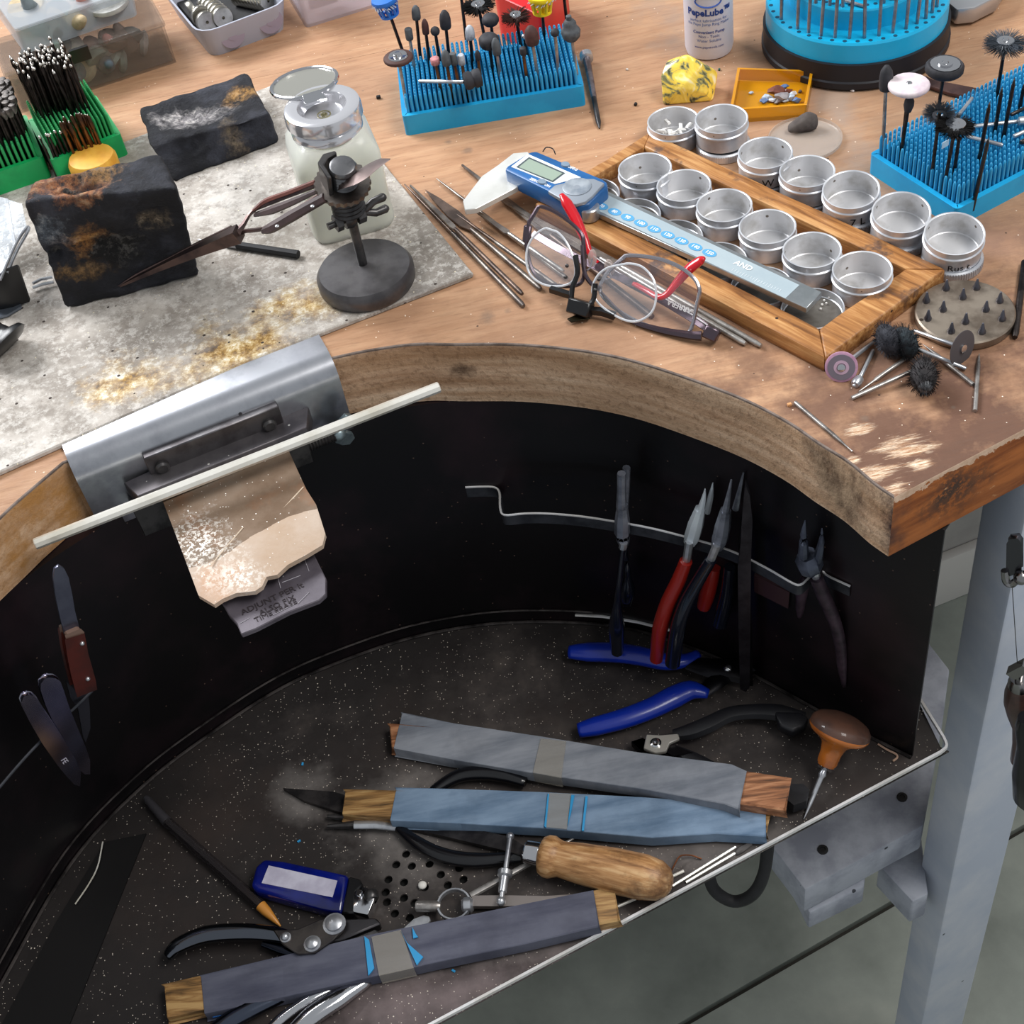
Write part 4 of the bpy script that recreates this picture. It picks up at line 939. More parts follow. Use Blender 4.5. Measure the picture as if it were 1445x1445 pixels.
M_brh = M('brown_bristle', (70,42,36), .7)
hubp = [(0,-.002),(.0028,-.002),(.0036,-.0005),(.0036,.0005),(.0022,.0012),(.0014,.0022),(0,.0024)]
bullet = lambda r, h: [(0,-h*.45),(r*.9,-h*.45),(r,-h*.35),(r,h*.05),(r*.85,h*.3),(r*.4,h*.5),(0,h*.55)]
cylp = lambda r, h: [(0,-h/2),(r*.9,-h/2),(r,-h*.4),(r,h*.4),(r*.85,h/2),(0,h/2)]
ballp = lambda r: [(0,-r)]+[(r*math.sin(a), -r*math.cos(a)) for a in [math.pi*k/8 for k in range(1,8)]]+[(0,r)]
discp = lambda r, t: [(.0006,-t),(r*.92,-t),(r,-t*.5),(r,t*.5),(r*.92,t),(.0006,t)]
def F1(px, py, z=None): return P(px, py, bl1_top+.004 if z is None else z)
#   foot pixel, head pixel, head, material, label
spec = [
 ((573,145),(562,82),discp(.0098,.0014),M_brh,'brown edged disc wheel on thin mandrel at the left end of the blue holder',[(0,.0012),(.0066,.0015),(.0060,.0024),(.0030,.0018),(.0022,.0036),(0,.0040)]),
 ((578,90),(545,6),None,None,'blue plastic hub radial brush with stiff bristles at the upper left of the blue holder',None),
 ((592,92),(587,18),bullet(.0030,.010),M_g1,'tapered dark grey point, farthest of the left cluster in the blue holder',None),
 ((586,105),(577,48),cylp(.0026,.008),M_g1,'short grey cylinder point low on the left side of the blue holder',None),
 ((606,98),(600,38),bullet(.0024,.011),M_g3,'slim dark red flame point in the blue holder',None),
 ((622,100),(614,44),ballp(.0032),M_g2,'round black point with bright tip in the blue holder',None),
 ((634,95),(628,28),bullet(.0038,.013),M_g2,'large dark bullet point standing left of the black brush',None),
 ((624,135),(614,86),cylp(.0031,.0045),M_pnk,'small pink capped wheel in the front row of the blue holder',None),
 ((638,135),(629,82),bullet(.0030,.011),M_g1,'grey bullet point in the front row of the blue holder',None),
 ((650,130),(640,83),cylp(.0024,.008),M_g1,'slim grey cylinder point in the front row of the blue holder',None),
 ((658,127),(651,84),cylp(.0024,.007),M_wht,'pale blue-white cylinder point in the front row of the blue holder',None),
 ((679,120),(674,78),bullet(.0019,.007),M_g2,'tiny black cone bur right of the pale point',None),
 ((666,100),(663,46),bullet(.0032,.010),M_wht,'white and grey stone point near the middle of the blue holder',None),
 ((699,82),(692,28),None,'knob','round black rubber knob wheel, upper of two stacked in the blue holder',None),
 ((696,108),(690,58),None,'knob2','larger black rubber knob wheel below the round one',None),
 ((707,115),(700,66),bullet(.0030,.012),M_g1,'narrow grey point in front of the black rubber wheels',None),
 ((686,60),(675,8),None,'brush','wide black bristle brush wheel with bright hub in the blue holder',None),
 ((738,75),(728,24),None,'brush2','brown bristle brush wheel with bright hub in the blue holder',None),
 ((744,118),(738,72),cylp(.0022,.005),M_g2,'small black-tipped bur with browned shank right of the middle',None),
 ((760,112),(750,50),bullet(.0046,.013),M_g3,'dark brown bullet point on pale collar in the blue holder',None),
 ((745,90),(740,52),ballp(.0022),M_chrome,'tiny chrome ball bur behind the brown bullet point',None),
 ((788,108),(783,46),ballp(.0029),M_g2,'small dark ball with bright tip near the right end of the blue holder',None),
 ((814,98),(805,42),None,'bell','grey bell-shaped stone at the right end of the blue holder',None),
 ((768,60),(764,2),None,'yellow','yellow plastic hub radial brush with white bristles in the blue holder',None),
 ((800,30),(795,-12),bullet(.003,.01),M_g2,'dark point cut by the top edge at the right end of the blue holder',None),
 ((655,40),(650,-12),bullet(.003,.01),M_g2,'dark point cut by the top edge behind the black brush',None),
]
for foot, head, hp_, mh, label, hub in spec:
    base = F1(*foot); ms = M_shankb if foot[0] in (679,744,658,650,624,638) else (M_shank if foot[1] > 100 else M_shankd)
    if hp_ is None and mh in (None, 'yellow'):
        colr = (34,108,196) if mh is None else (236,204,20); mm = M('hub_plastic_%s' % ('blue' if mh is None else 'yellow'), colr, .4)
        def hh(hp, F):
            hp.lathe([(.002,.002),(.0088,.002),(.0094,.0035),(.0088,.005),(.002,.0056)], F, 24, closed=True)
            hp.lathe([(.004,-.008),(.0066,-.008),(.0066,-.0065),(.004,-.0065)], F, 20, closed=True)
            for k in range(9):
                a = 2*math.pi*k/9; hp.cyl(F@V((.0076*math.cos(a),.0076*math.sin(a),.003)), F@V((.0056*math.cos(a),.0056*math.sin(a),-.007)), .0011, n=6)
            hp.cyl(F@V((0,0,-.008)), F@V((0,0,.004)), .0024, n=10)
        t_ = mount('radial_brush', base, head, hh, mm, label, 'brush', ms=M_shankd)
        F = LASTF.copy()
        b = B(); rn = random.Random(3)
        for k in range(26):
            a = 2*math.pi*k/26; p0 = F@V((.0070*math.cos(a),.0070*math.sin(a),.005)); d = V((math.cos(a)*.7,math.sin(a)*.7,rn.uniform(-.9,-.2)))
            for q_ in range(2): b.cyl(p0, p0+(d+V((rn.uniform(-.15,.15),)*3)).normalized()*.0075, .00022, n=4)
        tag(obj('bristle', b, M('bristle_white', (196,198,200), .5), t_), kind='stuff')
    elif mh == 'knob': mount('rubber_wheel', base, head, [(0,-.003),(.0045,-.003),(.0058,-.001),(.0058,.001),(.0045,.003),(0,.0035)], M_g2, label, ms=M_shankd)
    elif mh == 'knob2': mount('rubber_wheel', base, head, [(0,-.004),(.0055,-.004),(.0068,-.0015),(.0068,.002),(.005,.004),(.001,.0045),(0,.004)], M_g2, label, ms=M_shankd)
    elif mh == 'brush': mount('brush_wheel', base, head, brush(.0035,.0118,.0035,420,2,.0003), M_bhair, label, 'brush', ms=M_shankd, hub=[(0,.0005),(.0052,.0005),(.0048,.0018),(.0022,.0020),(.0016,.0034),(0,.0036)])
    elif mh == 'brush2': mount('brush_wheel', base, head, brush(.003,.0100,.005,420,4,.0002), M_brh, label, 'brush', ms=M_shankd, hub=[(0,.0015),(.0042,.0015),(.0038,.0026),(.0018,.0028),(.0014,.004),(0,.0042)])
    elif mh == 'bell': mount('bell_stone', base, head, [(0,-.008),(.0035,-.0075),(.0058,-.005),(.0066,-.001),(.0056,.001),(.0044,.002),(.0044,.005),(.0030,.007),(.0020,.0075),(.0018,.010),(0,.0105)], M_g1, label, ms=M_shank)
    else:
        nm = 'disc_wheel' if hub else 'mounted_point'
        mount(nm, base, head, hp_, mh, label, 'mounted point', ms=ms, hub=hub)
# a brush wheel lying on the prongs
ty = thing('lying_rubber_wheel', P(655,112,bl1_top+.014), 'thick black rubber wheel with silver mandrel lying across the blue prongs', 'mounted point')
c = P(667,112,bl1_top+.020); ax = V((1,.10,.05)).normalized()
b = B(); b.axis(c-ax*.006, c+ax*.006, [(0,.0045),(.1,.0058),(.35,.0060),(.5,.0050),(.65,.0062),(.95,.0058),(1,.004)], 24); obj('head', b, M_g2, ty)
b = B(); p0 = P(592,115,bl1_top+.0145); b.cyl(p0, c-ax*.006, .0012, n=8); obj('mandrel', b, M_steel, ty)
# red plastic object behind the blue block
b = B(); c = P(728,40,0); q = flatq([(702,75),(770,62),(790,-30),(690,-30)], 0)
b.prism([(p.x,p.y) for p in round_poly(flatq([(700,0),(765,30),(800,-40),(690,-60)], .03), .004, 3)], .0, .034).bevel(.001,1)
tag(obj('red_case', b, M('red_plastic', (206,20,28), .35)), 'bright red plastic case standing behind the blue holder', 'case')
# little screwdriver at the right of the block
sd_ = thing('small_driver', P(838,130), 'slim steel jeweller screwdriver lying right of the blue holder', 'screwdriver')
a0, a1 = P(827,78,.006), P(846,181,.0012)
b = B(); b.axis(a0-(a1-a0)*.015, a0+(a1-a0)*.06, [(0,.0030),(.1,.0046),(.9,.0046),(1,.003)], 20); obj('swivel_cap', b, M_steel, sd_)
b = B(); b.axis(a0+(a1-a0)*.05, a0+(a1-a0)*.62, [(0,.0026),(.5,.0024),(.93,.0020),(1,.0016)], 10); obj('handle', b, M('worn_driver_steel', (150,140,144), .4, .9, c2=(110,96,96), scale=90), sd_)
b = B(); b.axis(a0+(a1-a0)*.60, a1, [(0,.0019),(.05,.0018),(.8,.0018),(1,.0006)], 10); obj('blade', b, M_iron, sd_)
# ------------------------------------------------------------------ wooden frame
FZt = up_to(P(1162,526,0), 505)
def frame_wood():
    t = NT('varnished_frame_wood'); v = t.coords(); 
    g = grain(t, math.atan2((P(917,186)-P(1335,379)).y, (P(917,186)-P(1335,379)).x), (2.2, 26, 26)); f = t.noise(g, 9, 7, .6, .4); q = t.noise(v, 60, 7, .7)
    col = t.ramp(f, [(.32, S(112,70,34)), (.5, S(164,112,62)), (.68, S(200,152,98))])
    col = t.mix(t.ramp(t.noise(v, 34, 6, .65), [(.58, 0.0), (.66, 1.0)]), col, t.mix(q, S(66,44,36), S(112,84,64)))
    col = t.mix(t.speck(v, 130, .12, .1), col, S(54,36,26))
    t.set(col=col, rough=.45, spec=.45); t.bump(t.math('ADD', f, q), .4, .001); return t.m
M_fw = frame_wood()
oC, oR, oT = P(1164.5,504.6,FZt), P(1335,379,FZt), P(917.5,186,FZt); oL = oT+(oC-oR)
iC, iR, iT = P(1156,463,FZt), P(1277.6,379,FZt), P(909,207,FZt); iL = iT+(iC-iR)*1.0
fr_ = thing('wooden_tray_frame', (oC+oT)/2-V((0,0,FZt)), 'varnished wooden frame holding rows of round aluminium tins', 'frame')
def rail(a, bq_, c, d):
    b = B(); b.prism([(p.x,p.y) for p in (a, bq_, c, d)], 0.0, FZt).bevel(.0012, 2)
    bmesh.ops.subdivide_edges(b.bm, edges=[e for e in b.bm.edges if e.calc_length() > .04], cuts=12, use_grid_fill=True); b.rough(.0006, 90); obj('rail', b, M_fw, fr_, base=(0,0,0))
g_ = (oR-oC).normalized()*.0003
rail(oC, oR, iR, iC); rail(oR+g_*0, oT, iT, iR); rail(oT, oL, iL, iT); rail(oL, oC, iC, iL)
# ------------------------------------------------------------------ aluminium tins
M_alui = M('worn_aluminium_inside', (214,214,216), .4, .5, c2=(178,176,174), scale=60, lo=.5, hi=.7, speck=(160,.15,.12,(110,100,92)))
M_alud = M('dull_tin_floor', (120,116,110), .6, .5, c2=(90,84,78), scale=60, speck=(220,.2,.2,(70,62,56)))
TINP = [(.0142,0),(.0150,.0006),(.0150,.0090),(.0158,.0100),(.0158,.0108),(.0151,.0114),(.0151,.0150),(.0154,.0154),(.0148,.0155),(.0144,.0152),(.0144,.0010),(.0138,.0006),(0,.0006)]
def tin_proto(name, kind, Mx, label, group=None, writing=None, stain=None):
    t_ = thing(name, None, label, 'tin', group, M=Mx)
    if kind == 'tin':
        b = B(); k = 1.075; b.lathe([(r*k, z) for r, z in TINP], I4, 40)
        for f in b.bm.faces:
            c = f.calc_center_median(); f.material_index = 1 if (c.x*c.x+c.y*c.y)**.5 < .0148*k and c.z > .0003 and (c.x*c.x+c.y*c.y)**.5 < .01545 and f.calc_center_median().z < .0152 and abs((c.x*c.x+c.y*c.y)**.5-.0144*k) < .0007 or ((c.x*c.x+c.y*c.y)**.5 < .014*k and c.z > .0004) else 0
        obj('cup', b, [M_alu, M_alui], t_, local=True, base=(0,0,0), sharp=.5)
    elif kind == 'lid':
        b = B(); b.lathe([(.0166,0),(.0172,.0004),(.0172,.0052),(.0175,.0056),(.0171,.0060),(.0167,.0056),(.0165,.0010),(.0160,.0006),(0,.0006)], I4, 40)
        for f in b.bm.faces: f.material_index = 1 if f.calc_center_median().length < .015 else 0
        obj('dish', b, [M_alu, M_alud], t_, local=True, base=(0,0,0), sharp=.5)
    elif kind == 'cap':      # ribbed screw lid lying face down
        b = B(); pts = []
        b.lathe([(.0160,0),(.0168,.0004),(.0168,.0052),(.0160,.0060),(.0152,.0060),(.0150,.0020),(0,.0020)], I4, 40)
        obj('cap', b, [M_alu], t_, local=True, base=(0,0,0), sharp=.5)
        b = B()
        for i in range(72):
            a = 2*math.pi*i/72; b.box((.01685,0,.0028), (.0006,.0007,.0042), Matrix.Rotation(a, 4, 'Z'))
        tag(obj('knurl', b, M_alu, t_, local=True, base=(0,0,0)), kind='stuff')
    if writing:
        s_, ang, z, sz = writing
        b = text_mesh(s_, sz, I4, .00005); R_ = .0151*1.075+.00015
        for v in b.bm.verts:
            a = math.radians(ang)+v.co.x/R_; v.co = V((R_*math.cos(a), R_*math.sin(a), z+v.co.y))
        obj('handwriting', b, M('marker_ink', (24,22,26), .6), t_, local=True, base=(0,0,0))
    return t_
def tin_at(px, py, zr=.0155, h=.0155, tilt=0.0, rz=0.0, dirx=(0,-1)):
    c = P(px, py, zr); up = (V((0,0,1))+V((dirx[0],dirx[1],0))*math.tan(tilt)).normalized()
    R_ = up.to_track_quat('Z','Y').to_matrix().to_4x4() @ Matrix.Rotation(rz, 4, 'Z')
    return Matrix.Translation(c-up*h) @ R_
ordn = ['farthest', 'second farthest', 'third farthest', 'third nearest', 'second nearest', 'nearest']
for i, (x, y) in enumerate(((910,237),(965,261),(1022,289),(1083,319),(1146,352),(1217,380))):
    tin_proto('aluminium_tin', 'tin', tin_at(x, y, rz=i*1.3), 'empty round aluminium tin inside the wooden frame, %s of the tall row' % ordn[i], 'tall tins inside the wooden frame', writing=('o', -62, .0045, .005) if i == 1 else None)
tallp = [P(x, y, .0155) for x, y in ((910,237),(965,261),(1022,289),(1083,319),(1146,352),(1217,380))]
lidp = [P(x, y, .0058) for x, y in ((864,270),(916,295),(971,325),(1037,357),(1096,388),(1155,429))]
for _ in range(60):
    for i, p in enumerate(lidp):
        for q_, md in [(t_, .0340) for t_ in tallp]+[(l_, .0346) for k_, l_ in enumerate(lidp) if k_ != i]:
            d_ = V((p.x-q_.x, p.y-q_.y, 0))
            if d_.length < md: p += d_.normalized()*(md-d_.length)*.5
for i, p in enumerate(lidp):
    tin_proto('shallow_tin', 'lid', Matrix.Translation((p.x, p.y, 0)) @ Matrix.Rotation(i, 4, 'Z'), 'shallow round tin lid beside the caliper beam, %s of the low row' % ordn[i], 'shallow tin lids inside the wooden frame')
outer = [
 (950,170,.0155,0,(0,-1),'open tin of white chips at the far end of the row outside the frame',None,False),
 (1018,167,.0222,0,(0,-1),'tin with worn black marks stacked on a lid beside the tin of chips',('VI  S N',-95,.0045,.0056),True),
 (1080,215,.0190,.02,(0,-1),'tin with black handwritten letters on its side, third outside the frame',('a  W G',-98,.0042,.0072),False),
 (1139,241,.0185,.0,(0,-1),'plain tin on a dark lid, fourth in the row outside the frame',None,False),
 (1201,267,.0215,.12,(-.5,-.8),'tilted tin on a lid, fifth outside the frame, bright inside',('7 L',-60,.0040,.0075),True),
 (1272,299,.0215,.14,(-.2,-1),'tilted dull tin stacked on a lid by the corner of the blue holder',None,True),
 (1347,329,.0225,.14,(-.2,-1),'nearest tilted tin on a ribbed lid, black marks on its side',('Rus t',-84,.0040,.0062),True)]
for x, y, zr, tl, dr, label, wr, cap in outer:
    Mx = tin_at(x, y, zr, .0155, tl, 0.0, dr)
    tin_proto('aluminium_tin', 'tin', Mx, label, writing=wr)
    if cap or zr > .018:
        c = Mx.translation; cz = tin_proto('screw_lid', 'cap', Matrix.Translation((c.x+.0005, c.y-.001, 0)) @ Matrix.Scale(min(1.0, 1.0), 4), 'ribbed screw lid under the ' + label.split(',')[0].replace('stacked ', '').split(' on a')[0].split(' stacked')[0] + {1018:' with worn marks',1080:'',1139:', fourth outside the frame',1201:', fifth outside the frame',1272:' by the blue holder',1347:''}[x])
        if not cap: cz.scale = (.98,.98,.5)
# chips in the first tin
rnd = random.Random(11); c0 = P(950,170,.0155); M_chip = M('white_chip', (226,224,220), .6)
for i in range(16):
    a, r_ = rnd.random()*6.28, .011*rnd.random()**.5; b = B(); b.box((0,0,0), (.0062,.0022,.0012), Matrix.Translation((c0.x+r_*math.cos(a), c0.y+r_*math.sin(a), .0030+.0055*rnd.random())) @ Matrix.Rotation(rnd.random()*6, 4, 'Z') @ Matrix.Rotation(rnd.uniform(-.5,.5), 4, 'X'), .7)
    tag(obj('white_chip', b, M_chip), 'small white chip lying in the far aluminium tin', 'chip', 'white chips in the far tin')
for i, (x, y) in enumerate(((1163,424),(1166,428),(1160,430),(1158,436),(1170,420))):
    b = B(); b.ball(P(x, y, .0014), .0008, n=6); tag(obj('pearl_crumb', b, M_chip), 'tiny white bead in the nearest shallow tin lid', 'bead', 'beads in the nearest shallow lid')
# ------------------------------------------------------------------ caliper
CZ = FZt+.0045
cal = thing('digital_caliper', P(900,320,CZ-.004), 'digital caliper with blue housing lying across the wooden frame', 'caliper')
M_bp = M('caliper_blue', (30,96,158), .35, c2=(26,84,140), scale=30)
b = B(); b.slab([(820,252),(1160,412),(1138,435),(790,276)], CZ, .0038).bevel(.0003,1); obj('beam', b, M('beam_steel', (196,200,202), .3, .9, c2=(170,176,178), scale=40), cal)
b = B(); b.slab([(838,266),(1128,402),(1108,421),(816,284)], CZ+.0002, .0003); sc_ = obj('scale_strip', b, M('scale_grey', (164,180,188), .45, .2, c2=(176,190,196), scale=20), cal)
M_wtx = M('white_print', (236,240,244), .5); M_oval = M('scale_blue_oval', (84,156,204), .5)
cdx = (P(1001,357,CZ)-P(849,291,CZ)).normalized(); can = math.atan2(cdx.y, cdx.x); cdy = V((-cdx.y, cdx.x, 0))
for i in range(9):
    c = P(849,291,CZ+.0003)+(P(1001,357,CZ)-P(849,291,CZ))*i/8
    F = Matrix.Translation(c) @ Matrix.Rotation(can, 4, 'Z')
    b = B(); b.prism([(.0046*math.cos(a), .0030*math.sin(a)) for a in [2*math.pi*k/20 for k in range(20)]], 0, .0001, F); ov = obj('scale_mark', b, M_oval, cal)
    obj('number', text_mesh(str(70+10*i), .0036, F @ Matrix.Translation((0,0,.0002)), .00005, bold=.00006), M_wtx, ov)
obj('brand_lettering', text_mesh('AND', .0055, Matrix.Translation(P(1049,375,CZ+.0004)) @ Matrix.Rotation(can, 4, 'Z') @ Matrix.Shear('XY', 4, (.25,0)), .00005, bold=.0001), M_wtx, cal)
b = B(); 
for k in range(-9, 10): b.box((k*.0018, -.0052, 0), (.00015, .0022 if k % 5 else .0034, .0001), Matrix.Translation(P(1075,388,CZ+.0003)) @ Matrix.Rotation(can, 4, 'Z'))
tag(obj('graduation', b, M_wtx, cal), kind='stuff')
M_jaw = M('jaw_satin', (232,232,228), .36, .4, c2=(214,214,208), scale=30)
b = B(); b.slab([(653,283),(656,296),(672,294),(731,263),(770,245),(745,214),(724,216),(702,233),(680,248)], CZ, .0040).bevel(.0004,1); obj('jaw', b, M_jaw, cal)
b = B(); b.slab([(738,219),(760,224),(776,236),(760,252),(722,234)], CZ+.0015, .0060); obj('slider_plate', b, M_jaw, cal)
b = B(); HZ = CZ+.0085
b.slab([(712,239),(716,234),(748,214),(757,213),(850,252),(857,257),(857,264),(850,270),(832,288),(815,291),(798,285),(771,268)], HZ, .0125).bevel(.0014,2); obj('housing', b, M_bp, cal)
b = B(); b.slab([(745,217),(820,250),(783,259.5),(721,235)], HZ+.0004, .0006).bevel(.0001,1); obj('bezel', b, M('bezel_white', (222,228,234), .4), cal)
b = B(); b.slab([(746.5,221.5),(797.5,244),(780,257),(728.5,235.5)], HZ+.0006, .0004); lc = obj('display', b, M('lcd_rim', (74,84,88), .4), cal)
b = B(); b.slab([(746.7,224),(793.5,244.5),(779.5,254.8),(732,235.8)], HZ+.0008, .0003); obj('screen', b, M('lcd_grey_green', (148,164,150), .3), lc)
b = B(); b.slab([(821,252),(838,252),(853,258),(845,266),(836,276),(826,284),(812,288),(798,284),(773,269.5),(783,261)], HZ+.0022, .0026).bevel(.0006,2); tp_ = obj('thumb_pad', b, M('pad_grey', (148,156,166), .4, .3), cal)
b = B(); b.lathe([(.0088,0),(.0088,.0005),(.0080,.0008),(.004,.0002),(0,0)], Matrix.Translation(P(814,264,HZ+.0021)), 28); obj('pad_dimple', b, M('pad_dimple_grey', (166,174,182), .45, .3, c2=(130,140,152), scale=90), tp_)
for x, y in ((798,233),(765,257.5)):
    b = B(); b.lathe([(.0024,0),(.0022,.0010),(0,.0012)], Matrix.Translation(P(x,y,HZ)) @ Matrix.Rotation(can,4,'Z'), 16, sx=1.3); obj('button', b, M('button_grey', (120,138,156), .5), cal)
for s_, x, y, sz in (('OFF.0', 808, 237.5, .0030), ('ZERO', 754, 254.5, .0028), ('ON', 772.5, 262, .0028)):
    obj('printed_word', text_mesh(s_, sz, Matrix.Translation(P(x,y,HZ+.0001)) @ Matrix.Rotation(can,4,'Z'), .00008, bold=.00008), M_wtx, cal)
c = P(832,303,CZ-.002); b = B(); b.lathe([(.0045,-.0020),(.0045,-.0018),(.0062,-.0015),(.0064,0),(.0064,.0058),(.0056,.0066),(0,.0066)], Matrix.Translation(c), 30); obj('thumb_roller', b, M_steel, cal)
b = B(); b.tube(spline([P(766,214,HZ-.006),P(771,208,HZ-.003),P(780,210,HZ-.003),P(784,218,HZ-.006)],5), .0004, 6); obj('wire_loop', b, M_iron, cal)
# ------------------------------------------------------------------ needle files
M_file = M('needle_file_steel', (150,142,134), .38, .7, c2=(104,96,92), scale=70, bump=.2, bscale=400); M_fileb = M('brown_file_steel', (122,104,94), .4, .7, c2=(84,72,66), scale=70, bump=.2, bscale=400)
M_filel = M('light_file_steel', (190,186,180), .32, .75, c2=(140,134,128), scale=70, bump=.1, bscale=400)
def nfile(p0, p1, shape, label, m, r=.0017, split=.42, wide=.0030):
    p0 = P3(p0); p1 = P3(p1); d = p1-p0; t_ = thing('needle_file', (p0+p1)/2-V((0,0,r)), label, 'file')
    b = B(); b.axis(p0+d*split, p1, [(0,r*.75),(.04,r*.95),(.97,r),(1,r*.7)], 12); obj('handle', b, m, t_)
    F = frame(p0, p1); L_ = d.length*(split+.01); b = B()
    if shape == 'round': b.axis(p0, p0+d*(split+.01), [(0,r*.25),(.3,r*.6),(.9,r*.85),(1,r*.8)], 10)
    elif shape == 'leaf': b.prism([(0,0),(L_*.25,wide*.55),(L_*.6,wide),(L_*.85,wide*.9),(L_,r*.6),(L_,-r*.6),(L_*.85,-wide*.9),(L_*.6,-wide),(L_*.25,-wide*.55)], -.0006, .0006, F).bevel(.0003,1)
    else: b.prism([(0,-.0006),(0,.0006),(L_*.5,wide*.7),(L_*.93,wide),(L_,r*.6),(L_,-r*.6),(L_*.93,-wide),(L_*.5,-wide*.7)], -.0008, .0008, F).bevel(.0002,1)
    obj('blade', b, M_file if m is not M_file else M_fileb, t_); return t_
nfile((571,260,.0020),(739,432,.0018),'round','dark round needle file nearest the pale board corner',M_file)
nfile((579,262,.0058),(737,415,.0052),'flat','brown needle file lying just above the one nearest the pale board',M_fileb,r=.0015,wide=.0019)
nfile((600,268,.0020),(763,408,.0020),'leaf','needle file with broad leaf-shaped blade beside the pale board',M_file,r=.0017,wide=.0042)
nfile((616,252,.0022),(800,393,.0024),'round','thin round needle file passing under the left spectacle lens',M_filel,r=.0014,split=.35)
nfile((652,233,.0020),(921,447,.0020),'flat','needle file with pointed blade tip showing beyond the caliper jaw',M_fileb,r=.0019,wide=.0030,split=.5)
nfile((702,279,.0030),(1052,485,.0020),'flat','broad flat needle file running behind the spectacles, left of two ends by the frame',M_filel,r=.0017,wide=.0036,split=.45)
nfile((760,310,.0030),(1074,488,.0020),'flat','needle file running closest along the wooden frame',M_filel,r=.0017,wide=.0026,split=.4)
nfile((640,299,.0020),(786,404,.0060),'round','short needle file with brown handle below the caliper jaw',M_file,r=.0014)
nfile((665,293,.0056),(795,383,.0056),'flat','slim flat needle file lying on top of the pile left of the spectacles',M_filel,r=.0014,wide=.0020)
# ------------------------------------------------------------------ spectacles with clip-on loupe lenses
ga, gb = P(745,410,.001), P(1003,492,.001); gx = (gb-ga).normalized(); gup = (V((0,0,1))*.80+V((-gx.y,gx.x,0))*.60).normalized(); gn = gx.cross(gup).normalized()
if gn.y > 0: gn = -gn
def G(px, py, off=0.0):
    r = RC @ V((px-CX, -(py-CX), -FPX)); o_ = V((0,0,HC)); t = (ga+gn*off-o_).dot(gn)/r.dot(gn); return o_+r*t
sp = thing('spectacles', (ga+gb)/2, 'spectacles with grey metal frame and red temple tips standing on the bench', 'spectacles')
def lensmat(name, a, c=(220,226,232)):
    t = NT(name); t.set(col=S(*c), rough=.02, alpha=a, spec=.7); return t.m
M_lens = lensmat('spectacle_lens', .05, (196,190,204)); M_lens2 = lensmat('loupe_lens', .07)
M_gm = M('gunmetal_frame', (96,84,92), .3, .9); M_gl = M('light_frame_edge', (176,172,178), .25, .95); M_red = M('red_acetate', (196,10,28), .22, coat=.4)
Lo = [(759,292),(786,301),(817,326),(823,346),(824,380),(819,399),(800,404),(772,400),(752,384),(742,346),(746,313)]
Ro = [(882,361),(922,364),(953,374),(976,390),(986,407),(983,429),(971,470),(944,468),(917,461),(889,449),(861,430),(846,410),(853,390),(867,374)]
def closed_spline(pts, n=5):
    q = pts[-2:]+pts+pts[:3]; s_ = spline(q, n); return s_[2*n:-(3*n)+0][:len(pts)*n]
for O, fl in ((Lo, 1), (Ro, 0)):
    pts = closed_spline([G(x, y) for x, y in O]); b = B(); v1 = b.verts(pts); v2 = b.verts([p+gn*-.0012 for p in pts]); b.face(v1); b.face(v2[::-1])
    for i in range(len(v1)): b.face([v1[i], v1[(i+1)%len(v1)], v2[(i+1)%len(v1)], v2[i]])
    obj('lens', b, M_lens, sp, sharp=.5)
    b = B(); b.tube([p-gn*.0006 for p in pts], .0012, 6, closed=True); obj('rim', b, M_gl if not fl else M_gm, sp)
b = B(); b.tube(spline([G(822,346,.001),G(824,380,.001),G(832,398,.001),G(846,408,.001)],5), .0013, 8); obj('bridge', b, M_gm, sp)
b = B(); b.tube(spline([G(848,412,.0004),G(885,449,.0004),G(925,464,.0004),G(972,473,.0004),G(990,474,-.001)],6), [.0008,.0012,.0018,.0024,.0028], 6, flat=1.0); obj('lower_rim', b, M_gm, sp)
M_pad = lensmat('nose_pad', .55, (206,190,184))
for x, y, s_ in ((836,364,1),(860,378,-1)):
    b = B(); b.ball(V((0,0,0)), (.0032,.0014,.0062), n=12); b.bm.transform(Matrix.Translation(G(x,y,-.006)) @ Matrix.Rotation(.5*s_,4,'Z')); obj('nose_pad', b, M_pad, sp)
    b = B(); b.tube([G(x,y,-.005), G(x-3*s_,y+14,-.003), G(x-8*s_ if s_ > 0 else x-12,y+18,0)], .0005, 6); obj('pad_arm', b, M_gl, sp)
b = B(); F = frame(G(990,465,-.001), G(1003,471,-.002), gup); b.box((.006,0,.0005), (.0085,.0065,.0072), F).bevel(.0008,1); obj('hinge', b, M_gm, sp)
b = B(); F = frame(G(744,330,-.001), G(742,350,-.001), gup); b.box((0,0,0), (.010,.0028,.005), F).bevel(.0008,1); obj('hinge', b, M_gm, sp)
ta = spline([P(999,464,.006),P(975,448,.006),P(935,424,.0075),P(890,400,.009),P(858,380,.011),P(838,366,.014)],5)
b = B(); b.tube(ta, .0022, 4, flat=.35, up=(.2,-.8,.5), square=True); tmp = obj('temple', b, M_gm, sp)
b = B(); b.tube([p+V((0,.0004,.0022)) for p in ta], .0004, 6); obj('edge_line', b, M('white_edge', (222,218,220), .3), tmp)
obj('lettering', text_mesh('CARRERA', .0042, frame(P(976,440,.009), P(940,425,.011), (-.1,-.75,.6)) @ Matrix.Translation((.006,-.0002,.0012)), .00005, bold=.00008), M('white_print_temple', (230,228,226), .5), tmp)
b = B(); b.tube(spline([P(845,371,.013),P(832,356,.016),P(826,340,.020),P(813,310,.026),P(800,287,.031),P(792,274,.034)],5), [.0017,.0020,.0024,.0034,.0034,.0014], 12, flat=.75); obj('temple_tip', b, M_red, sp, sharp=1.5)
tb = spline([P(752,330,.010),P(790,352,.012),P(840,376,.013),P(880,394,.013),P(897,401,.013)],5)
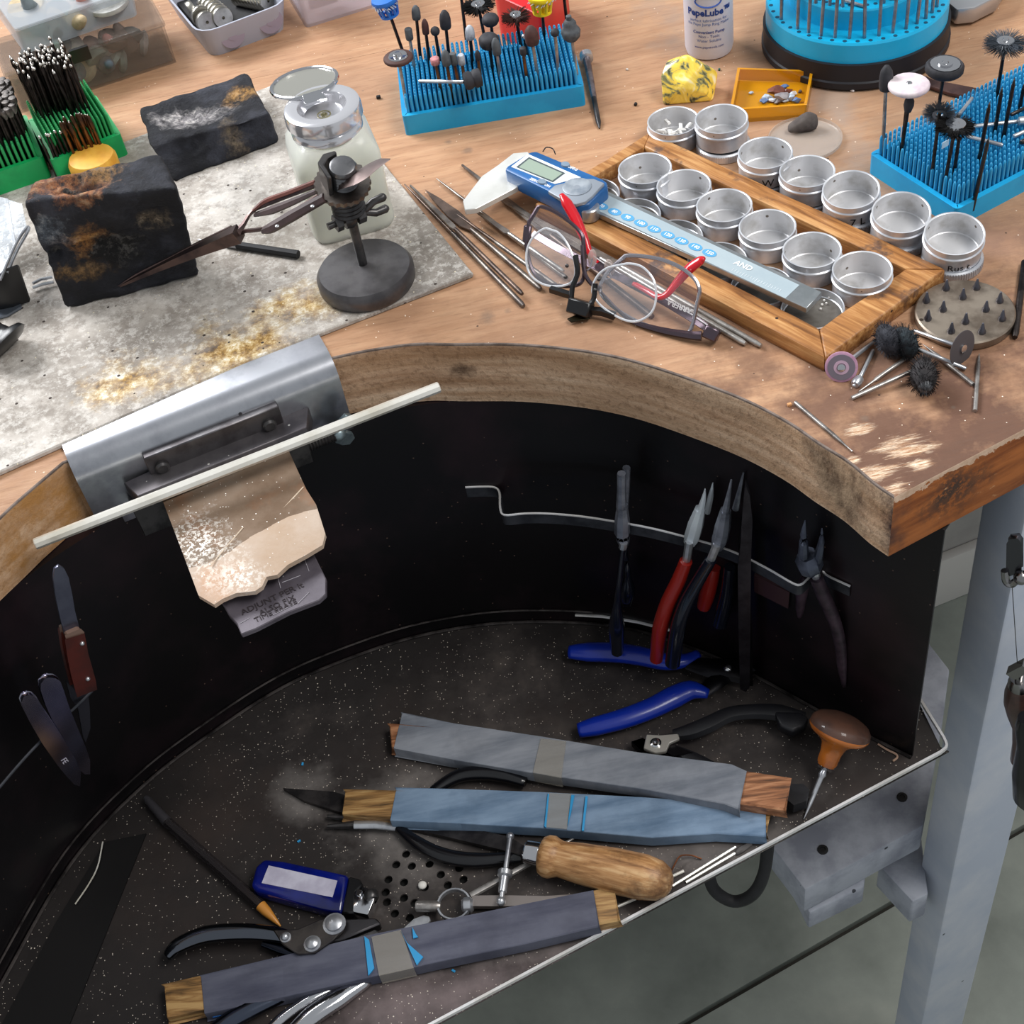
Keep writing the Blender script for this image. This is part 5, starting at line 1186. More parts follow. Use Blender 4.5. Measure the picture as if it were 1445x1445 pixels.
b = B(); b.tube(tb, .0020, 4, flat=.4, up=(.2,-.8,.5), square=True); obj('temple', b, M_gm, sp)
b = B(); b.tube(spline([P(894,400,.013),P(912,410,.013),P(929,419,.014),P(941,415,.016),P(955,399,.021),P(971,381,.027),P(988,368,.032),P(994,365,.034)],5), [.0016,.0018,.0020,.0022,.0023,.0030,.0036,.0030,.0012], 12, flat=.75); obj('temple_tip', b, M_red, sp, sharp=1.5)
cl_ = thing('clip_on_lenses', G(820,430,.004), 'black clip-on loupe with two clear oval lenses hung on the spectacles', 'clip-on lenses')
Lc = [(770,322),(752,334),(742,357),(746,385),(765,401),(789,404),(806,398),(811,385),(809,365),(798,341),(785,327)]
Rc = [(884,372),(906,377),(922,396),(925,421),(917,443),(895,454),(870,447),(845,429),(835,410),(842,390),(859,377)]
for O in (Lc, Rc):
    pts = closed_spline([G(x, y, .006) for x, y in O]); b = B(); v1 = b.verts(pts); v2 = b.verts([p-gn*.0014 for p in pts]); b.face(v1); b.face(v2[::-1])
    for i in range(len(v1)): b.face([v1[i], v1[(i+1)%len(v1)], v2[(i+1)%len(v1)], v2[i]])
    ln = obj('lens', b, M_lens2, cl_, sharp=.5)
    b = B(); b.tube([p-gn*.0007 for p in pts], .0007, 6, closed=True); obj('polished_edge', b, M('lens_edge', (222,224,228), .15, .2, alpha=.85), ln)
for x, y in ((800,375),(798,391),(845,394),(840,409)):
    b = B(); b.ball(G(x,y,.0068), .0012, n=8); obj('screw', b, M_iron, cl_)
b = B(); b.tube([G(777,408,.006), G(806,417,.006)], .0016, 4, square=True); b.tube(spline([G(812,360,.006),G(815,385,.006),G(808,405,.006),G(806,420,.007)],4), .0016, 6); b.tube(spline([G(840,400,.006),G(838,420,.006),G(833,430,.007)],4), .0016, 6); obj('lens_arm', b, M_black, cl_)
b = B(); F = frame(G(805,430,.008), G(833,438,.008), gup); b.box((.0065,0,0), (.0145,.007,.0085), F).bevel(.0008,1); obj('hinge_block', b, M_black, cl_)
b = B(); b.slab([(800,449),(806,454),(832,449),(834,441),(822,440)], .0032, .0012).bevel(.0003,1); obj('flip_tab', b, M('tab_dark_gold', (50,44,30), .25, .8), cl_)
b = B(); b.tube([G(832,438,.006), G(850,440,.005), G(868,446,.004)], .0018, 4, square=True); obj('spring_bar', b, M_black, cl_)
# ------------------------------------------------------------------ lube bottle
bc = P(1001,69,0); R_ = (P(1037,69,.02)-P(965,69,.02)).length/2*.98; pb = thing('lube_bottle', bc, 'translucent white oil bottle with blue printed lettering at the back of the bench', 'bottle')
b = B(); b.lathe([(R_*.8,.0005),(R_*.94,.001),(R_,.005),(R_,.118),(R_*.8,.130),(R_*.45,.134),(R_*.45,.142),(0,.142)], Matrix.Translation(bc), 48); obj('body', b, M('white_bottle', (214,212,222), .35, alpha=.93), pb, sharp=.8)
b = B(); b.lathe([(R_*.9,.002),(R_*.95,.006),(R_*.95,.013),(0,.013)], Matrix.Translation(bc), 40); obj('liquid', b, M('brown_oil', (150,120,112), .3), pb)
M_bt = M('blue_print', (52,88,170), .5); M_bt2 = M('pale_blue_print', (110,140,196), .5)
def wrap(s_, size, z, m, bold=0.0, da_=0.0):
    b = text_mesh(s_, size, I4, .00005, bold=bold); a0_ = math.atan2(-bc.y, -bc.x)+da_
    for v in b.bm.verts:
        a = a0_+v.co.x/R_; v.co = V((bc.x+(R_+.0002)*math.cos(a), bc.y+(R_+.0002)*math.sin(a), z+v.co.y))
    obj('printed_line', b, m, pb)
frt = bc+V((-bc.x,-bc.y,0)).normalized()*R_; zz = lambda py: up_to(frt, py)
wrap('PepeLube™', .0066, zz(19), M_bt, .00022, .05); wrap('perfect lubrication for', .0030, zz(29.5), M_bt2); wrap('the Pepe Jump Ring Maker', .0029, zz(35), M_bt2)
wrap('Convenient Pump', .0031, zz(46), M_bt, .00005); wrap('Non - Toxic', .0029, zz(52), M_bt); wrap('Water Soluble', .0029, zz(58), M_bt2); wrap('www.pepetools.com', .0025, zz(67), M_bt)
b = B(); ar = [(.0090*math.cos(a), .0040*math.sin(a)+zz(3)) for a in [2*math.pi*k/24 for k in range(25)]]
a0_ = math.atan2(-bc.y, -bc.x); b.tube([V((bc.x+(R_+.0002)*math.cos(a0_+x/R_), bc.y+(R_+.0002)*math.sin(a0_+x/R_), z)) for x, z in ar], .0006, 4); obj('printed_oval', b, M_bt, pb)
# ------------------------------------------------------------------ yellow nugget, yellow box, glass lid, stone
def nug():
    t = NT('swirled_yellow_resin'); v = t.coords(); f = t.noise(v, 55, 4, .5, 2.5); g = t.noise(v, 120, 3, .5, 1)
    col = t.ramp(f, [(.36, S(64,66,46)), (.42, S(150,146,96)), (.46, S(232,196,70)), (.58, S(248,218,96)), (.7, S(250,240,196))])
    t.set(col=col, rough=.25, coat=.3); t.bump(g, .3, .001); return t.m
c = P(972,135,0); b = B(); rnd = random.Random(21)
cx_ = [(-.019,-.006,.0),(.014,-.012,0),(.020,.004,.002),(.004,.014,0),(-.016,.012,0),(-.018,.002,.022),(-.012,.010,.028),(.002,.006,.033),(.010,-.002,.028),(.021,.002,.016),(-.006,-.010,.016),(.008,-.012,.010),(-.017,-.006,.008),(.0,.013,.028)]
for q_ in cx_: b.bm.verts.new((c.x+q_[0]*.98, c.y+q_[1], q_[2]*.82))
bmesh.ops.convex_hull(b.bm, input=b.bm.verts[:]); b.bevel(.0012, 2, .2); tag(obj('resin_lump', b, nug(), sharp=.35), 'faceted yellow swirled resin lump behind the tin of chips', 'lump')
M_yac = M('amber_acrylic', (232,160,10), .12, alpha=.60, spec=.7)
yq = flatq([(1030,174),(1138,167),(1147,118),(1041,114)], 0); yh = up_to(P(1138,167,0), 148)
yb = thing('amber_box', (yq[0]+yq[2])/2, 'open amber acrylic box of small stones in front of the round stand', 'box')
b = B(); tub(b, yq, 0, yh, .0018); obj('tray', b, M_yac, yb)
SC = [((88,120,170),'blue'),((176,190,206),'pale blue'),((120,66,50),'red-brown'),((150,146,150),'grey'),((206,210,216),'white'),((92,80,78),'dark')]
SM = [M('stone_%d' % i, c_, .4, c2=tuple(int(k*.75) for k in c_), scale=200) for i, (c_, _) in enumerate(SC)]
rnd = random.Random(5)
def stone(c, r, m, seed):
    rn = random.Random(seed); b = B()
    for i in range(12): a, z = rn.random()*6.28, rn.uniform(-1,1); s_ = (1-z*z)**.5; b.bm.verts.new((c.x+r*s_*math.cos(a)*1.3, c.y+r*s_*math.sin(a), c.z+r*z*.7))
    bmesh.ops.convex_hull(b.bm, input=b.bm.verts[:]); return obj('small_stone', b, m, sharp=.3)
names = {0:'blue',1:'pale blue',2:'red-brown',3:'grey',4:'white',5:'dark'}
for i, (x, y, r, k) in enumerate(((1083,137,.0030,1),(1095,128,.0046,2),(1106,122,.0030,0),(1103,136,.0044,3),(1115,137,.0032,1),(1124,141,.0026,0),(1090,141,.0022,4),(1112,128,.0026,2),(1120,132,.0022,4),(1078,142,.0024,0),(1098,143,.0024,5),(1108,142,.0020,1),(1060,131,.0014,1),(1129,129,.0015,5))):
    tag(stone(P(x, y, .0018+r*.7), r, SM[k], i), 'tiny %s stone in the amber acrylic box' % names[k], 'stone', '%s stones in the amber box' % names[k])
c = P(1136,199,.0); rg = (P(1188,199)-P(1083,199)).length/2
b = B(); b.lathe([(rg*.97,.0002),(rg,.0008),(rg,.0030),(rg*.975,.0032),(rg*.96,.0014),(0,.0014)], Matrix.Translation(c), 56); tag(obj('glass_dish', b, M('dusty_glass', (196,186,176), .2, alpha=.38, spec=.6)), 'shallow round clear dish lying behind the row of loose tins', 'dish')
b = B(); c = P(1134,186,.0)
for q_ in ((-.014,-.004,0),(.010,-.006,0),(.012,.004,0),(-.004,.008,0),(.011,0,.011),(.004,.004,.014),(.0,-.004,.010),(-.013,.002,.005),(-.010,-.002,.006)): b.bm.verts.new((c.x+q_[0]*.85, c.y+q_[1]*.9, .0018+q_[2]*.9))
bmesh.ops.convex_hull(b.bm, input=b.bm.verts[:]); bmesh.ops.subdivide_edges(b.bm, edges=b.bm.edges[:], cuts=3, use_grid_fill=True)
for _ in range(3): bmesh.ops.smooth_vert(b.bm, verts=b.bm.verts, factor=.5, use_axis_x=True, use_axis_y=True, use_axis_z=True)
tag(obj('grey_stone', b, M('dull_grey_stone', (92,84,80), .85, c2=(66,58,56), scale=90, bump=.4), sharp=2), 'dull grey stone lying on the round clear dish', 'stone')
# ------------------------------------------------------------------ round bur stand
sc0 = P(1206.5,47,.006); rS = (P(1340,47,.006)-P(1073.5,47,.006)).length/2; c = V((sc0.x, sc0.y, 0))
M_sky = M('sky_blue_plastic', (16,178,226), .38, c2=(14,168,214), scale=20); M_hl = M('hole_blue', (4,70,100), .6)
fr0 = c+V((-c.x,-c.y,0)).normalized()*rS*.955; zb1 = up_to(fr0, 91); zb2 = up_to(fr0, 62)
fr1 = c+V((-c.x,-c.y,0)).normalized()*rS*.70; zt1 = up_to(fr1, 15)
st = thing('round_bur_stand', c, 'round sky-blue tiered bur stand on a black base at the top edge', 'bur stand')
b = B(); b.lathe([(rS*.97,0),(rS,.002),(rS,.006),(rS*.985,.007),(rS*.985,zb1),(rS*.9,zb1+.001),(0,zb1+.001)], Matrix.Translation(c), 72); obj('base', b, M('black_stand_base', (18,18,26), .55), st, sharp=.5)
b = B(); b.lathe([(rS*.955,zb1),(rS*.955,zb2-.0015),(rS*.94,zb2),(rS*.70,zb2),(rS*.70,zt1-.001),(rS*.69,zt1),(rS*.42,zt1),(rS*.42,zt1+.016),(rS*.41,zt1+.017),(0,zt1+.017)], Matrix.Translation(c), 72); obj('tier', b, M_sky, st, sharp=.5)
b = B()
for k in range(44):
    for rr, z in ((.905,zb2),(.60,zt1)):
        a = 2*math.pi*k/44; b.lathe([(.0014,-.001),(.0014,.0002),(0,.0002)], Matrix.Translation(c+V((rS*rr*math.cos(a), rS*rr*math.sin(a), z))), 8)
tag(obj('hole', b, M_hl, st), kind='stuff')
feet = [(205,130),(315,195),(390,222),(475,243),(570,255),(668,260),(770,257),(868,242),(962,222),(1053,195),(1127,160),(1187,125),(1230,85),(1262,45)]
b = B(); b.lathe([(.00118,0),(.00118,.040),(.0008,.042),(.0018,.046),(.0016,.050),(0,.052)], I4, 8); sb_ = obj('bur', b, M('stand_bur_steel', (150,152,160), .3, .8, c2=(110,110,120), scale=80), base=(0,0,0))
i = 0
for x, y in feet:
    o = sb_ if i == 0 else sb_.copy()
    if i: C.objects.link(o)
    p = P(1060+x/4.817, y/4.817, zb2); o.matrix_basis = Matrix.Translation(p) @ Matrix.Rotation(rnd.uniform(-.04,.04),4,'Y'); tag(o, 'steel bur in the outer ring of the round blue stand, %s from the left' % ORD[i], 'bur', 'burs in the outer ring of the round stand'); i += 1
for x, y in ((535,35),(622,45),(805,-5),(440,20),(900,20),(980,0),(370,-10)):
    o = sb_.copy(); C.objects.link(o); o.matrix_basis = Matrix.Translation(P(1060+x/4.817, y/4.817, zt1)); tag(o, 'steel bur standing in the upper tier of the round blue stand', 'bur', 'burs in the upper tier of the round stand')
b = B(); b.cyl(P(1192,1,zt1+.0015), P(1221,9,zt1+.0012), .0011, n=8); tag(obj('bur', b, M_steel), 'bright steel bur lying flat on the upper tier of the blue stand', 'bur')
b = B(); b.slab([(1334,-40),(1338,3),(1350,13),(1376,10),(1408,-6),(1430,-40)], .014, .012).bevel(.002,2); sv = thing('silver_case', P(1370,0), 'rounded silver case with black underside cut by the top right edge', 'case'); obj('shell', b, M('silver_case_metal', (188,188,190), .3, .8), sv)
b = B(); b.slab([(1335,-35),(1341,5),(1352,15),(1378,12),(1408,-3),(1428,-35)], .004, .0035).bevel(.001,1); obj('underside', b, M_black, sv)
# ------------------------------------------------------------------ points and brushes in the right blue holder
def z2(px, py): return P(1180+px/5.453, 40+py/5.453, h2_+.010)
def h2(px, py): return (1180+px/5.453, 40+py/5.453)
mount('mounted_point', z2(368,850), h2(385,385), bullet(.0040,.016), M_g2, 'tall black rubber bullet point at the corner of the right blue holder', ms=M_shank)
mount('pink_felt_point', z2(505,900), h2(560,440), discp(.0118,.0018), M('pinkish_felt', (226,214,216), .8, c2=(206,190,200), scale=120), 'pinkish white felt wheel beside the black bullet point', 'mounted wheel', ms=M_shankd, hub=hubp)
mount('mounted_point', z2(487,935), h2(560,580), [(0,-.006),(.0020,-.005),(.0030,-.001),(.0028,.002),(.0014,.0045),(0,.005)], M_g2, 'small grey cone point just in front of the felt wheel', ms=M_shankd)
mount('rubber_wheel', z2(770,660), h2(835,300), [(.0006,-.0035),(.0100,-.0035),(.0113,-.002),(.0113,.0010),(.0100,.0025),(.0090,.0020),(.0006,.0020)], M_g2, 'black rimmed rubber wheel with grey face behind the right blue holder', 'mounted wheel', ms=M_shankd, hub=[(0,.0022),(.0088,.0022),(.0088,.0026),(.0044,.0026),(.0044,.0034),(.0020,.0034),(.0014,.0044),(0,.0046)])
mount('wire_brush', z2(1235,510), h2(1300,118), brush(.004,.0128,.0055,900,9,.00014), M_hair, 'silver wire brush wheel on tall mandrel near the right edge', 'brush', ms=M_shankd, hub=[(0,.001),(.0052,.001),(.0048,.0024),(.0020,.0026),(.0014,.0040),(0,.0042)])
mount('bristle_brush', z2(828,1160), h2(915,758), brush(.004,.0112,.0045,800,12,.0002), M_bhair, 'black bristle wheel with silver hub standing in the right blue holder', 'brush', ms=M_shankd, hub=[(0,.001),(.0060,.001),(.0056,.0024),(.0020,.0026),(.0014,.0036),(0,.0038)])
def edge_brush(hp, F): 
    F2_ = F @ Matrix.Rotation(1.25, 4, 'Y') @ Matrix.Rotation(.4,4,'X'); brush(.003,.0095,.003,600,14,.00015)(hp, F2_)
mount('wire_brush', z2(735,1100), h2(795,655), edge_brush, M_hair, 'tilted grey wire brush left of the black bristle wheel', 'brush', ms=M_shankd)
mount('thin_bur', z2(905,1090), h2(945,850), ballp(.0013), M_shankd, 'dark mandrel standing right under the black bristle wheel', 'bur', ms=M_shankd)
for (f_, t_, lab, mm_) in (((1072,1205),(1160,900),'black thin bur leaning at the front of the right blue holder',M_black),((1090,1010),(1172,625),'thin dark bur with fine point left of the leaning pair',M_shankd),((1215,800),(1268,510),'dark thin bur, left of the two in front of the wire brush',M_shankd),((1280,830),(1362,440),'dark thin bur, right of the two in front of the wire brush',M_shankd),((1400,620),(1440,470),'short dark bur at the right edge of the blue holder',M_shankd)):
    mount('thin_bur', z2(*f_), h2(*t_), [(0,-.003),(.0009,-.003),(.0008,.002),(0,.006)], mm_, lab, 'bur', ms=mm_, r=.0013)
for k, (a_, b_, r_, lab) in enumerate((((1005,832),(1282,900),.0013,'steel mandrel lying on the blue prongs below the black bristle wheel'),((1045,757),(1400,716),.0013,'long steel mandrel lying right of the black bristle wheel'),((925,690),(1048,535),.0012,'steel mandrel lying behind the black bristle wheel'),((1365,832),(1450,795),.0013,'steel mandrel end at the right edge above the blue prongs'),((1345,665),(1450,615),.0012,'dark mandrel lying at the right edge of the blue prongs'),((1420,880),(1500,840),.0015,'dull mandrel crossing the right edge above the blue prongs'))):
    zq = h2_+.0150; b = B(); b.axis(P(*h2(*a_), zq), P(*h2(*b_), zq), [(0,r_*.8),(.04,r_),(.96,r_),(1,r_*.7)], 10); tag(obj('mandrel', b, M_steel if k < 4 else M_shankd), lab, 'mandrel')
b = B(); b.axis(P(*h2(1400,716), h2_+.016), P(*h2(1480,706), h2_+.016), [(0,.0018),(.1,.0026),(1,.0026)], 14); tag(obj('collet', b, M_steel), 'thick steel collet at the right edge on the blue prongs', 'collet')
b = B(); b.box((0,0,0), (.0055,.0004,.0042), Matrix.Translation(P(*h2(840,890), h2_+.017)) @ Matrix.Rotation(.5,4,'Z')); tag(obj('paper_tag', b, M('pale_tag', (186,208,222), .5)), 'tiny pale tag among the blue prongs under the brushes', 'tag')
b = B(); b.slab([(1300,106),(1308,107),(1318,112),(1392,126),(1402,133),(1373,137),(1340,130),(1312,121)], .0035, .0030).bevel(.0006,1); tag(obj('brown_bar', b, M('brown_flat_steel', (104,76,70), .45, .6, c2=(80,58,56), scale=60)), 'flat brown steel bar on the bench behind the right blue holder', 'bar')
# ------------------------------------------------------------------ pin disc and loose burs
c = P(1362,449,0); zd = up_to(c+V((0,-.026,0)), 481); c = V((P(1362,438,zd).x, P(1362,438,zd).y, 0)); rd = (P(1433,438,zd)-P(1290,438,zd)).length/2
pdc = thing('pin_disc', c, 'round steel disc set with twelve pointed pins at the right of the frame', 'disc')
b = B(); b.lathe([(rd*.97,0),(rd,.001),(rd,zd-.0008),(rd*.97,zd),(0,zd)], Matrix.Translation(c), 64); obj('disc', b, M('scuffed_disc_steel', (164,152,138), .42, .75, c2=(118,106,94), scale=40, speck=(120,.15,.15,(80,68,58))), pdc)
for x, y in ((812,255),(940,175),(1048,232),(1137,170),(1287,255),(920,312),(1197,312),(822,370),(1065,391),(1303,371),(973,452),(1172,456)):
    p = P(1130+x/4.587, 370+y/4.587, zd); b = B(); b.lathe([(.0021,0),(.0021,.0012),(.0015,.0022),(.0005,.0066),(0,.0070)], Matrix.Translation(p), 12); obj('pin', b, M('pin_steel', (96,96,104), .35, .9), pdc)
def z5(px, py, z=.0013): return P(1130+px/4.587, 370+py/4.587, z)
def loose(name, a, b_, prof, label, m=None, cat='bur'):
    t = thing(name, (a+b_)/2-V((0,0,.0012)), label, cat); b = B(); b.axis(a, b_, prof, 10); obj('shank', b, m or M_steel, t); return t
R3 = .00118; sh = [(0,R3*.8),(.02,R3),(.98,R3),(1,R3*.8)]
tq = loose('separating_wheel', z5(490,500,.0016), z5(262,678,.0075), sh, 'pink and grey banded wheel leaning at the near corner of the wooden frame', cat='mounted wheel')
c = z5(263,678,.0078); ax = V((-.28,-.86,.36)).normalized(); F = Matrix.Translation(c) @ ax.to_track_quat('Z','Y').to_matrix().to_4x4()
b = B(); b.lathe(discp(.0086,.0006), F, 36); obj('rim_band', b, M('pink_abrasive', (196,150,176), .7, c2=(176,132,160), scale=200), tq)
b = B(); b.lathe([(.0040,.0005),(.0072,.0005),(.0072,.0009),(.0040,.0009)], F, 36, closed=True); obj('grey_band', b, M('grey_abrasive', (120,112,124), .7), tq)
b = B(); b.lathe([(.0024,.0005),(.0040,.0005),(.0040,.0010),(.0024,.0010)], F, 28, closed=True); obj('inner_band', b, M('pale_pink_band', (196,166,186), .7), tq)
b = B(); b.lathe([(.0023,.0005),(.0021,.0016),(0,.0019)], F, 20); obj('screw', b, M_chrome, tq)
t = loose('cup_bur', z5(470,570), z5(385,745,.0017), sh, 'small cup-headed bur pointing at the viewer beside the pink wheel'); b = B(); b.axis(z5(385,745,.0017), z5(350,795,.0022), [(0,.0010),(.2,.0026),(.75,.0028),(1,.0020)], 16); b.ball(z5(345,798,.0030), .0010, n=8); obj('head', b, M_steel, t)
loose('taper_bur', z5(745,575), z5(375,838), [(0,R3),(.70,R3),(.74,R3*.6),(.97,R3*.35),(1,.0001)], 'thin tapered bur lying between the black brushes and the cup bur', M_shank)
t = loose('end_brush', z5(330,880), z5(720,705,.004), [(0,R3),(1,R3)], 'black tufted end brush with grey tip on the bench below the pin disc', M_shank, 'brush')
def tuft(c, ax_, r, L_, n, seed, m, tip=None):
    rn = random.Random(seed); b = B(); F = Matrix.Translation(c) @ ax_.to_track_quat('Z','Y').to_matrix().to_4x4(); b.ball(V((0,0,0)), (r*.86,r*.86,L_*.86), F, 16)
    for i in range(n):
        a = rn.random()*6.28; z = rn.uniform(-1,1); s_ = (1-z*z)**.5; p = V((r*s_*math.cos(a), r*s_*math.sin(a), L_*z)); q_ = p*1.08+V((rn.uniform(-1,1),rn.uniform(-1,1),rn.uniform(-1,1)))*.0008
        t_ = V((-math.sin(a), math.cos(a), 0))*.0002; v = b.verts([F@(p*.8-t_), F@(p*.8+t_), F@(q_+t_*.5), F@(q_-t_*.5)]); b.face(v)
    return b
ax_ = (z5(795,850,.004)-z5(790,630,.008)).normalized()
obj('tuft', tuft(z5(795,735,.0090), ax_, .0082, .0112, 700, 3, None), M('black_tuft', (26,24,26), .8, c2=(50,46,48), scale=300), t)
obj('tip', tuft(z5(805,795,.0085), ax_, .0048, .0050, 250, 6, None), M('grey_tip', (110,112,116), .5, .4, c2=(60,60,64), scale=300), t)
t = thing('pair_of_brushes', z5(620,520,0), 'pair of dark blue-black bristle wheels lying against the wooden frame', 'brush')
axp = V((.95,.25,.1)).normalized()
obj('tuft', tuft(z5(565,500,.0100), axp, .0105, .0062, 700, 8, None), M('blue_black_tuft', (34,36,44), .8, c2=(60,62,70), scale=300), t)
obj('tuft', tuft(z5(680,520,.0100), axp, .0105, .0060, 700, 9, None), M('black_tuft_teal', (22,26,32), .8, c2=(44,56,62), scale=300), t)
t = loose('cutting_disc', z5(735,445,.0016), z5(1035,552,.006), sh, 'dark grey thin disc on silver mandrel leaning on the pin disc', cat='mounted wheel')
ax = (z5(1045,556,.007)-z5(900,505,.004)).normalized(); F = Matrix.Translation(z5(1045,556,.0085)) @ ax.to_track_quat('Z','Y').to_matrix().to_4x4()
b = B(); b.lathe(discp(.0098,.0003), F, 36); obj('disc', b, M('dark_abrasive', (74,68,70), .7), t)
b = B(); b.lathe([(.0024,.0002),(.0022,.0014),(0,.0017)], F, 16); obj('screw', b, M_chrome, t)
loose('silver_mandrel', z5(720,548,.0075), z5(1070,690,.0016), sh, 'bright silver mandrel crossing over another below the pin disc')
loose('taper_bur', z5(790,530,.003), z5(1115,792,.0013), [(0,.0001),(.12,R3*.5),(.3,R3),(1,R3)], 'tapered steel bur crossing beneath the bright silver mandrel', M_shank)
loose('taper_bur', z5(1155,592), z5(1128,962), [(0,.0002),(.1,R3*.6),(.22,R3),(1,R3)], 'single steel bur lying upright in the picture below the pin disc', M_shank)
loose('taper_bur', P(1122,568,.0013), P(1203,637,.0010), [(0,R3),(.70,R3),(.85,R3*.5),(.97,R3*.3),(1,R3*.45)], 'single tapered bur lying by the curved bench edge near the chipped corner', M_shank)
loose('dark_punch', P(1446,370,.002), P(1432,476,.002), [(0,.0020),(.95,.0020),(1,.0014)], 'dark steel rod lying along the right picture edge', M_shankd, 'rod')
for i, (x, y, s_, cc, nm) in enumerate(((534,137,.0030,(22,18,20),'black'),(897,147,.0024,(20,18,18),'black'),(1203,127,.0026,(236,232,230),'white'),(1114,571,.0024,(206,150,100),'tan'),(1015,98,.0018,(40,84,70),'green'),(885,98,.0016,(210,206,200),'pale'))):
    b = B(); b.box((0,0,0), (s_,s_*.8,s_*.8), Matrix.Translation(P(x,y,s_*.4)) @ Matrix.Rotation(i*1.1,4,'Z')).bevel(s_*.15,1); tag(obj('crumb', b, M('crumb_%d' % i, cc, .7)), 'tiny %s crumb on the bench %s' % (nm, ['left of the blue holder','left of the tin of chips','in front of the round stand','by the single tapered bur','near the yellow lump','behind the small driver'][i]), 'crumb')
# ------------------------------------------------------------------ tools lying in the tray
def T(px, py, dz=0.0): return P(px, py, TZ+dz)
def paper(name, c1, c2, dark=None):
    t = NT(name); v = t.coords(); f = t.noise(t.coords((1,6,1)), 16, 6, .6); g = t.noise(v, 30, 6, .6)
    col = t.ramp(f, [(.32, S(*c1)), (.62, S(*c2))]); col = t.mix(t.math('MULTIPLY', t.ramp(g, [(.5,0.0),(.7,1.0)]), .35), col, S(*[int(k*.75) for k in c1]))
    t.set(col=col, rough=.85, spec=.25); t.bump(t.noise(v, 700, 2), .15, .0003); return t.m
M_pg = paper('grey_abrasive_paper', (108,114,124), (146,150,158)); M_pb = paper('blue_abrasive_paper', (86,110,136), (128,150,174)); M_pd = paper('slate_abrasive_paper', (72,74,90), (98,100,114))
def stickwood(name, c1, c2, ang=0.0):
    t = NT(name); f = t.noise(grain(t, ang, (3,30,30)), 9, 6, .6, .4)
    col = t.ramp(f, [(.34, S(*[int(k*.55) for k in c1])), (.5, S(*c1)), (.64, S(*c2))]); t.set(col=col, rough=.55); t.bump(f, .3, .0006); return t.m
M_sw = stickwood('sooty_stick_wood', (150,112,66), (186,150,98), -.1); M_sw2 = stickwood('red_stick_wood', (150,98,64), (190,136,98), -.1)
M_tape = plast('clear_tape', (176,170,158), .45, .15)
def sandstick(label, wood, pap, woods, mp, mw, tapes, z0, z1, rips=()):
    """wood, pap: outlines (first half = upper edge left to right, second half = lower edge right to left) of the top faces"""
    xs = [p[0] for p in wood]; xa, xb = min(xs), max(xs)
    def Z(x): return TZ+z0+(z1-z0)*(x-xa)/(xb-xa)
    def layer(px, dz, th):
        n = len(px)//2; up_ = [P(x, y, Z(x)+dz) for x, y in px[:n]]; lo_ = [P(x, y, Z(x)+dz) for x, y in px[n:]][::-1]; b = B()
        A = b.verts(up_); D = b.verts(lo_); A2 = b.verts([v.co-V((0,0,th)) for v in A]); D2 = b.verts([v.co-V((0,0,th)) for v in D])
        for i in range(n-1): b.face([A[i],A[i+1],D[i+1],D[i]]); b.face([A2[i],A2[i+1],D2[i+1],D2[i]]); b.face([A[i],A[i+1],A2[i+1],A2[i]]); b.face([D[i],D[i+1],D2[i+1],D2[i]])
        b.face([A[0],D[0],D2[0],A2[0]]); b.face([A[-1],D[-1],D2[-1],A2[-1]]); return b
    t = thing('sanding_stick', P((xa+xb)/2, (wood[0][1]+wood[-1][1])/2, TZ), label, 'sanding stick')
    obj('stick', layer(wood, 0, .0078).bevel(.0012,2), mw, t)
    obj('abrasive_paper', layer(pap, .0007, .0092).bevel(.0007,2), mp, t)
    for i, (px, m) in enumerate(tapes):
        n = len(px)//2; b = layer(px, .0016+.0003*i, .0010 if m is not M_tape else .0108); b.rough(.0004, 300, i)
        obj('tape_band' if m is M_tape else 'torn_strip', b, m, t)
    return t, Z
cyan = M('cyan_backing', (46,150,206), .6)
sandstick('sanding stick wrapped in pale grey paper, reddish wood end at right', [(549,1022),(700,1037),(900,1068),(1114,1100),(1109,1143),(900,1112),(700,1082),(552,1054)],
    [(567,1006),(640,1022),(760,1040),(900,1063),(1032,1080),(1052,1089),(1043,1142),(1022,1134),(900,1112),(760,1092),(640,1072),(555,1056)], None, M_pg, M_sw2,
    [([(763,1042),(799,1046),(792,1098),(752,1090)], M_tape)], .010, .0235)
t, Z = sandstick('sanding stick wrapped in blue-grey paper with scorched wood end at left', [(487,1115),(700,1122),(900,1132),(1086,1144),(1082,1174),(900,1172),(700,1160),(482,1149)],
    [(559,1112),(650,1115),(760,1119),(900,1126),(1000,1133),(1079,1143),(1081,1180),(1010,1176),(920,1182),(760,1168),(650,1162),(550,1158)], None, M_pb, M_sw,
    [([(773,1119),(806,1120),(800,1170),(768,1167)], M_tape), ([(773,1120),(775,1120),(771,1168),(768,1166)], cyan), ([(806,1122),(811,1122),(805,1150),(801,1165)], cyan), ([(826,1123),(829,1124),(824,1172),(821,1172)], cyan)], .014, .0125)
sandstick('dark slate sanding stick with torn cyan backing and crinkled tape band', [(231,1390),(430,1346),(640,1300),(864,1254),(875,1298),(660,1343),(450,1387),(235,1437)],
    [(283,1377),(400,1350),(515,1322),(640,1297),(740,1277),(836,1258),(846,1307),(740,1332),(620,1357),(500,1384),(400,1407),(288,1431)], None, M_pd, M_sw,
    [([(524,1322),(566,1312),(584,1366),(535,1377)], M_tape), ([(514,1321),(521,1326),(528,1366),(520,1376)], cyan), ([(566,1313),(574,1330),(597,1350),(588,1362)], cyan), ([(582,1308),(587,1318),(590,1322),(583,1324)], cyan)], .0095, .0140)
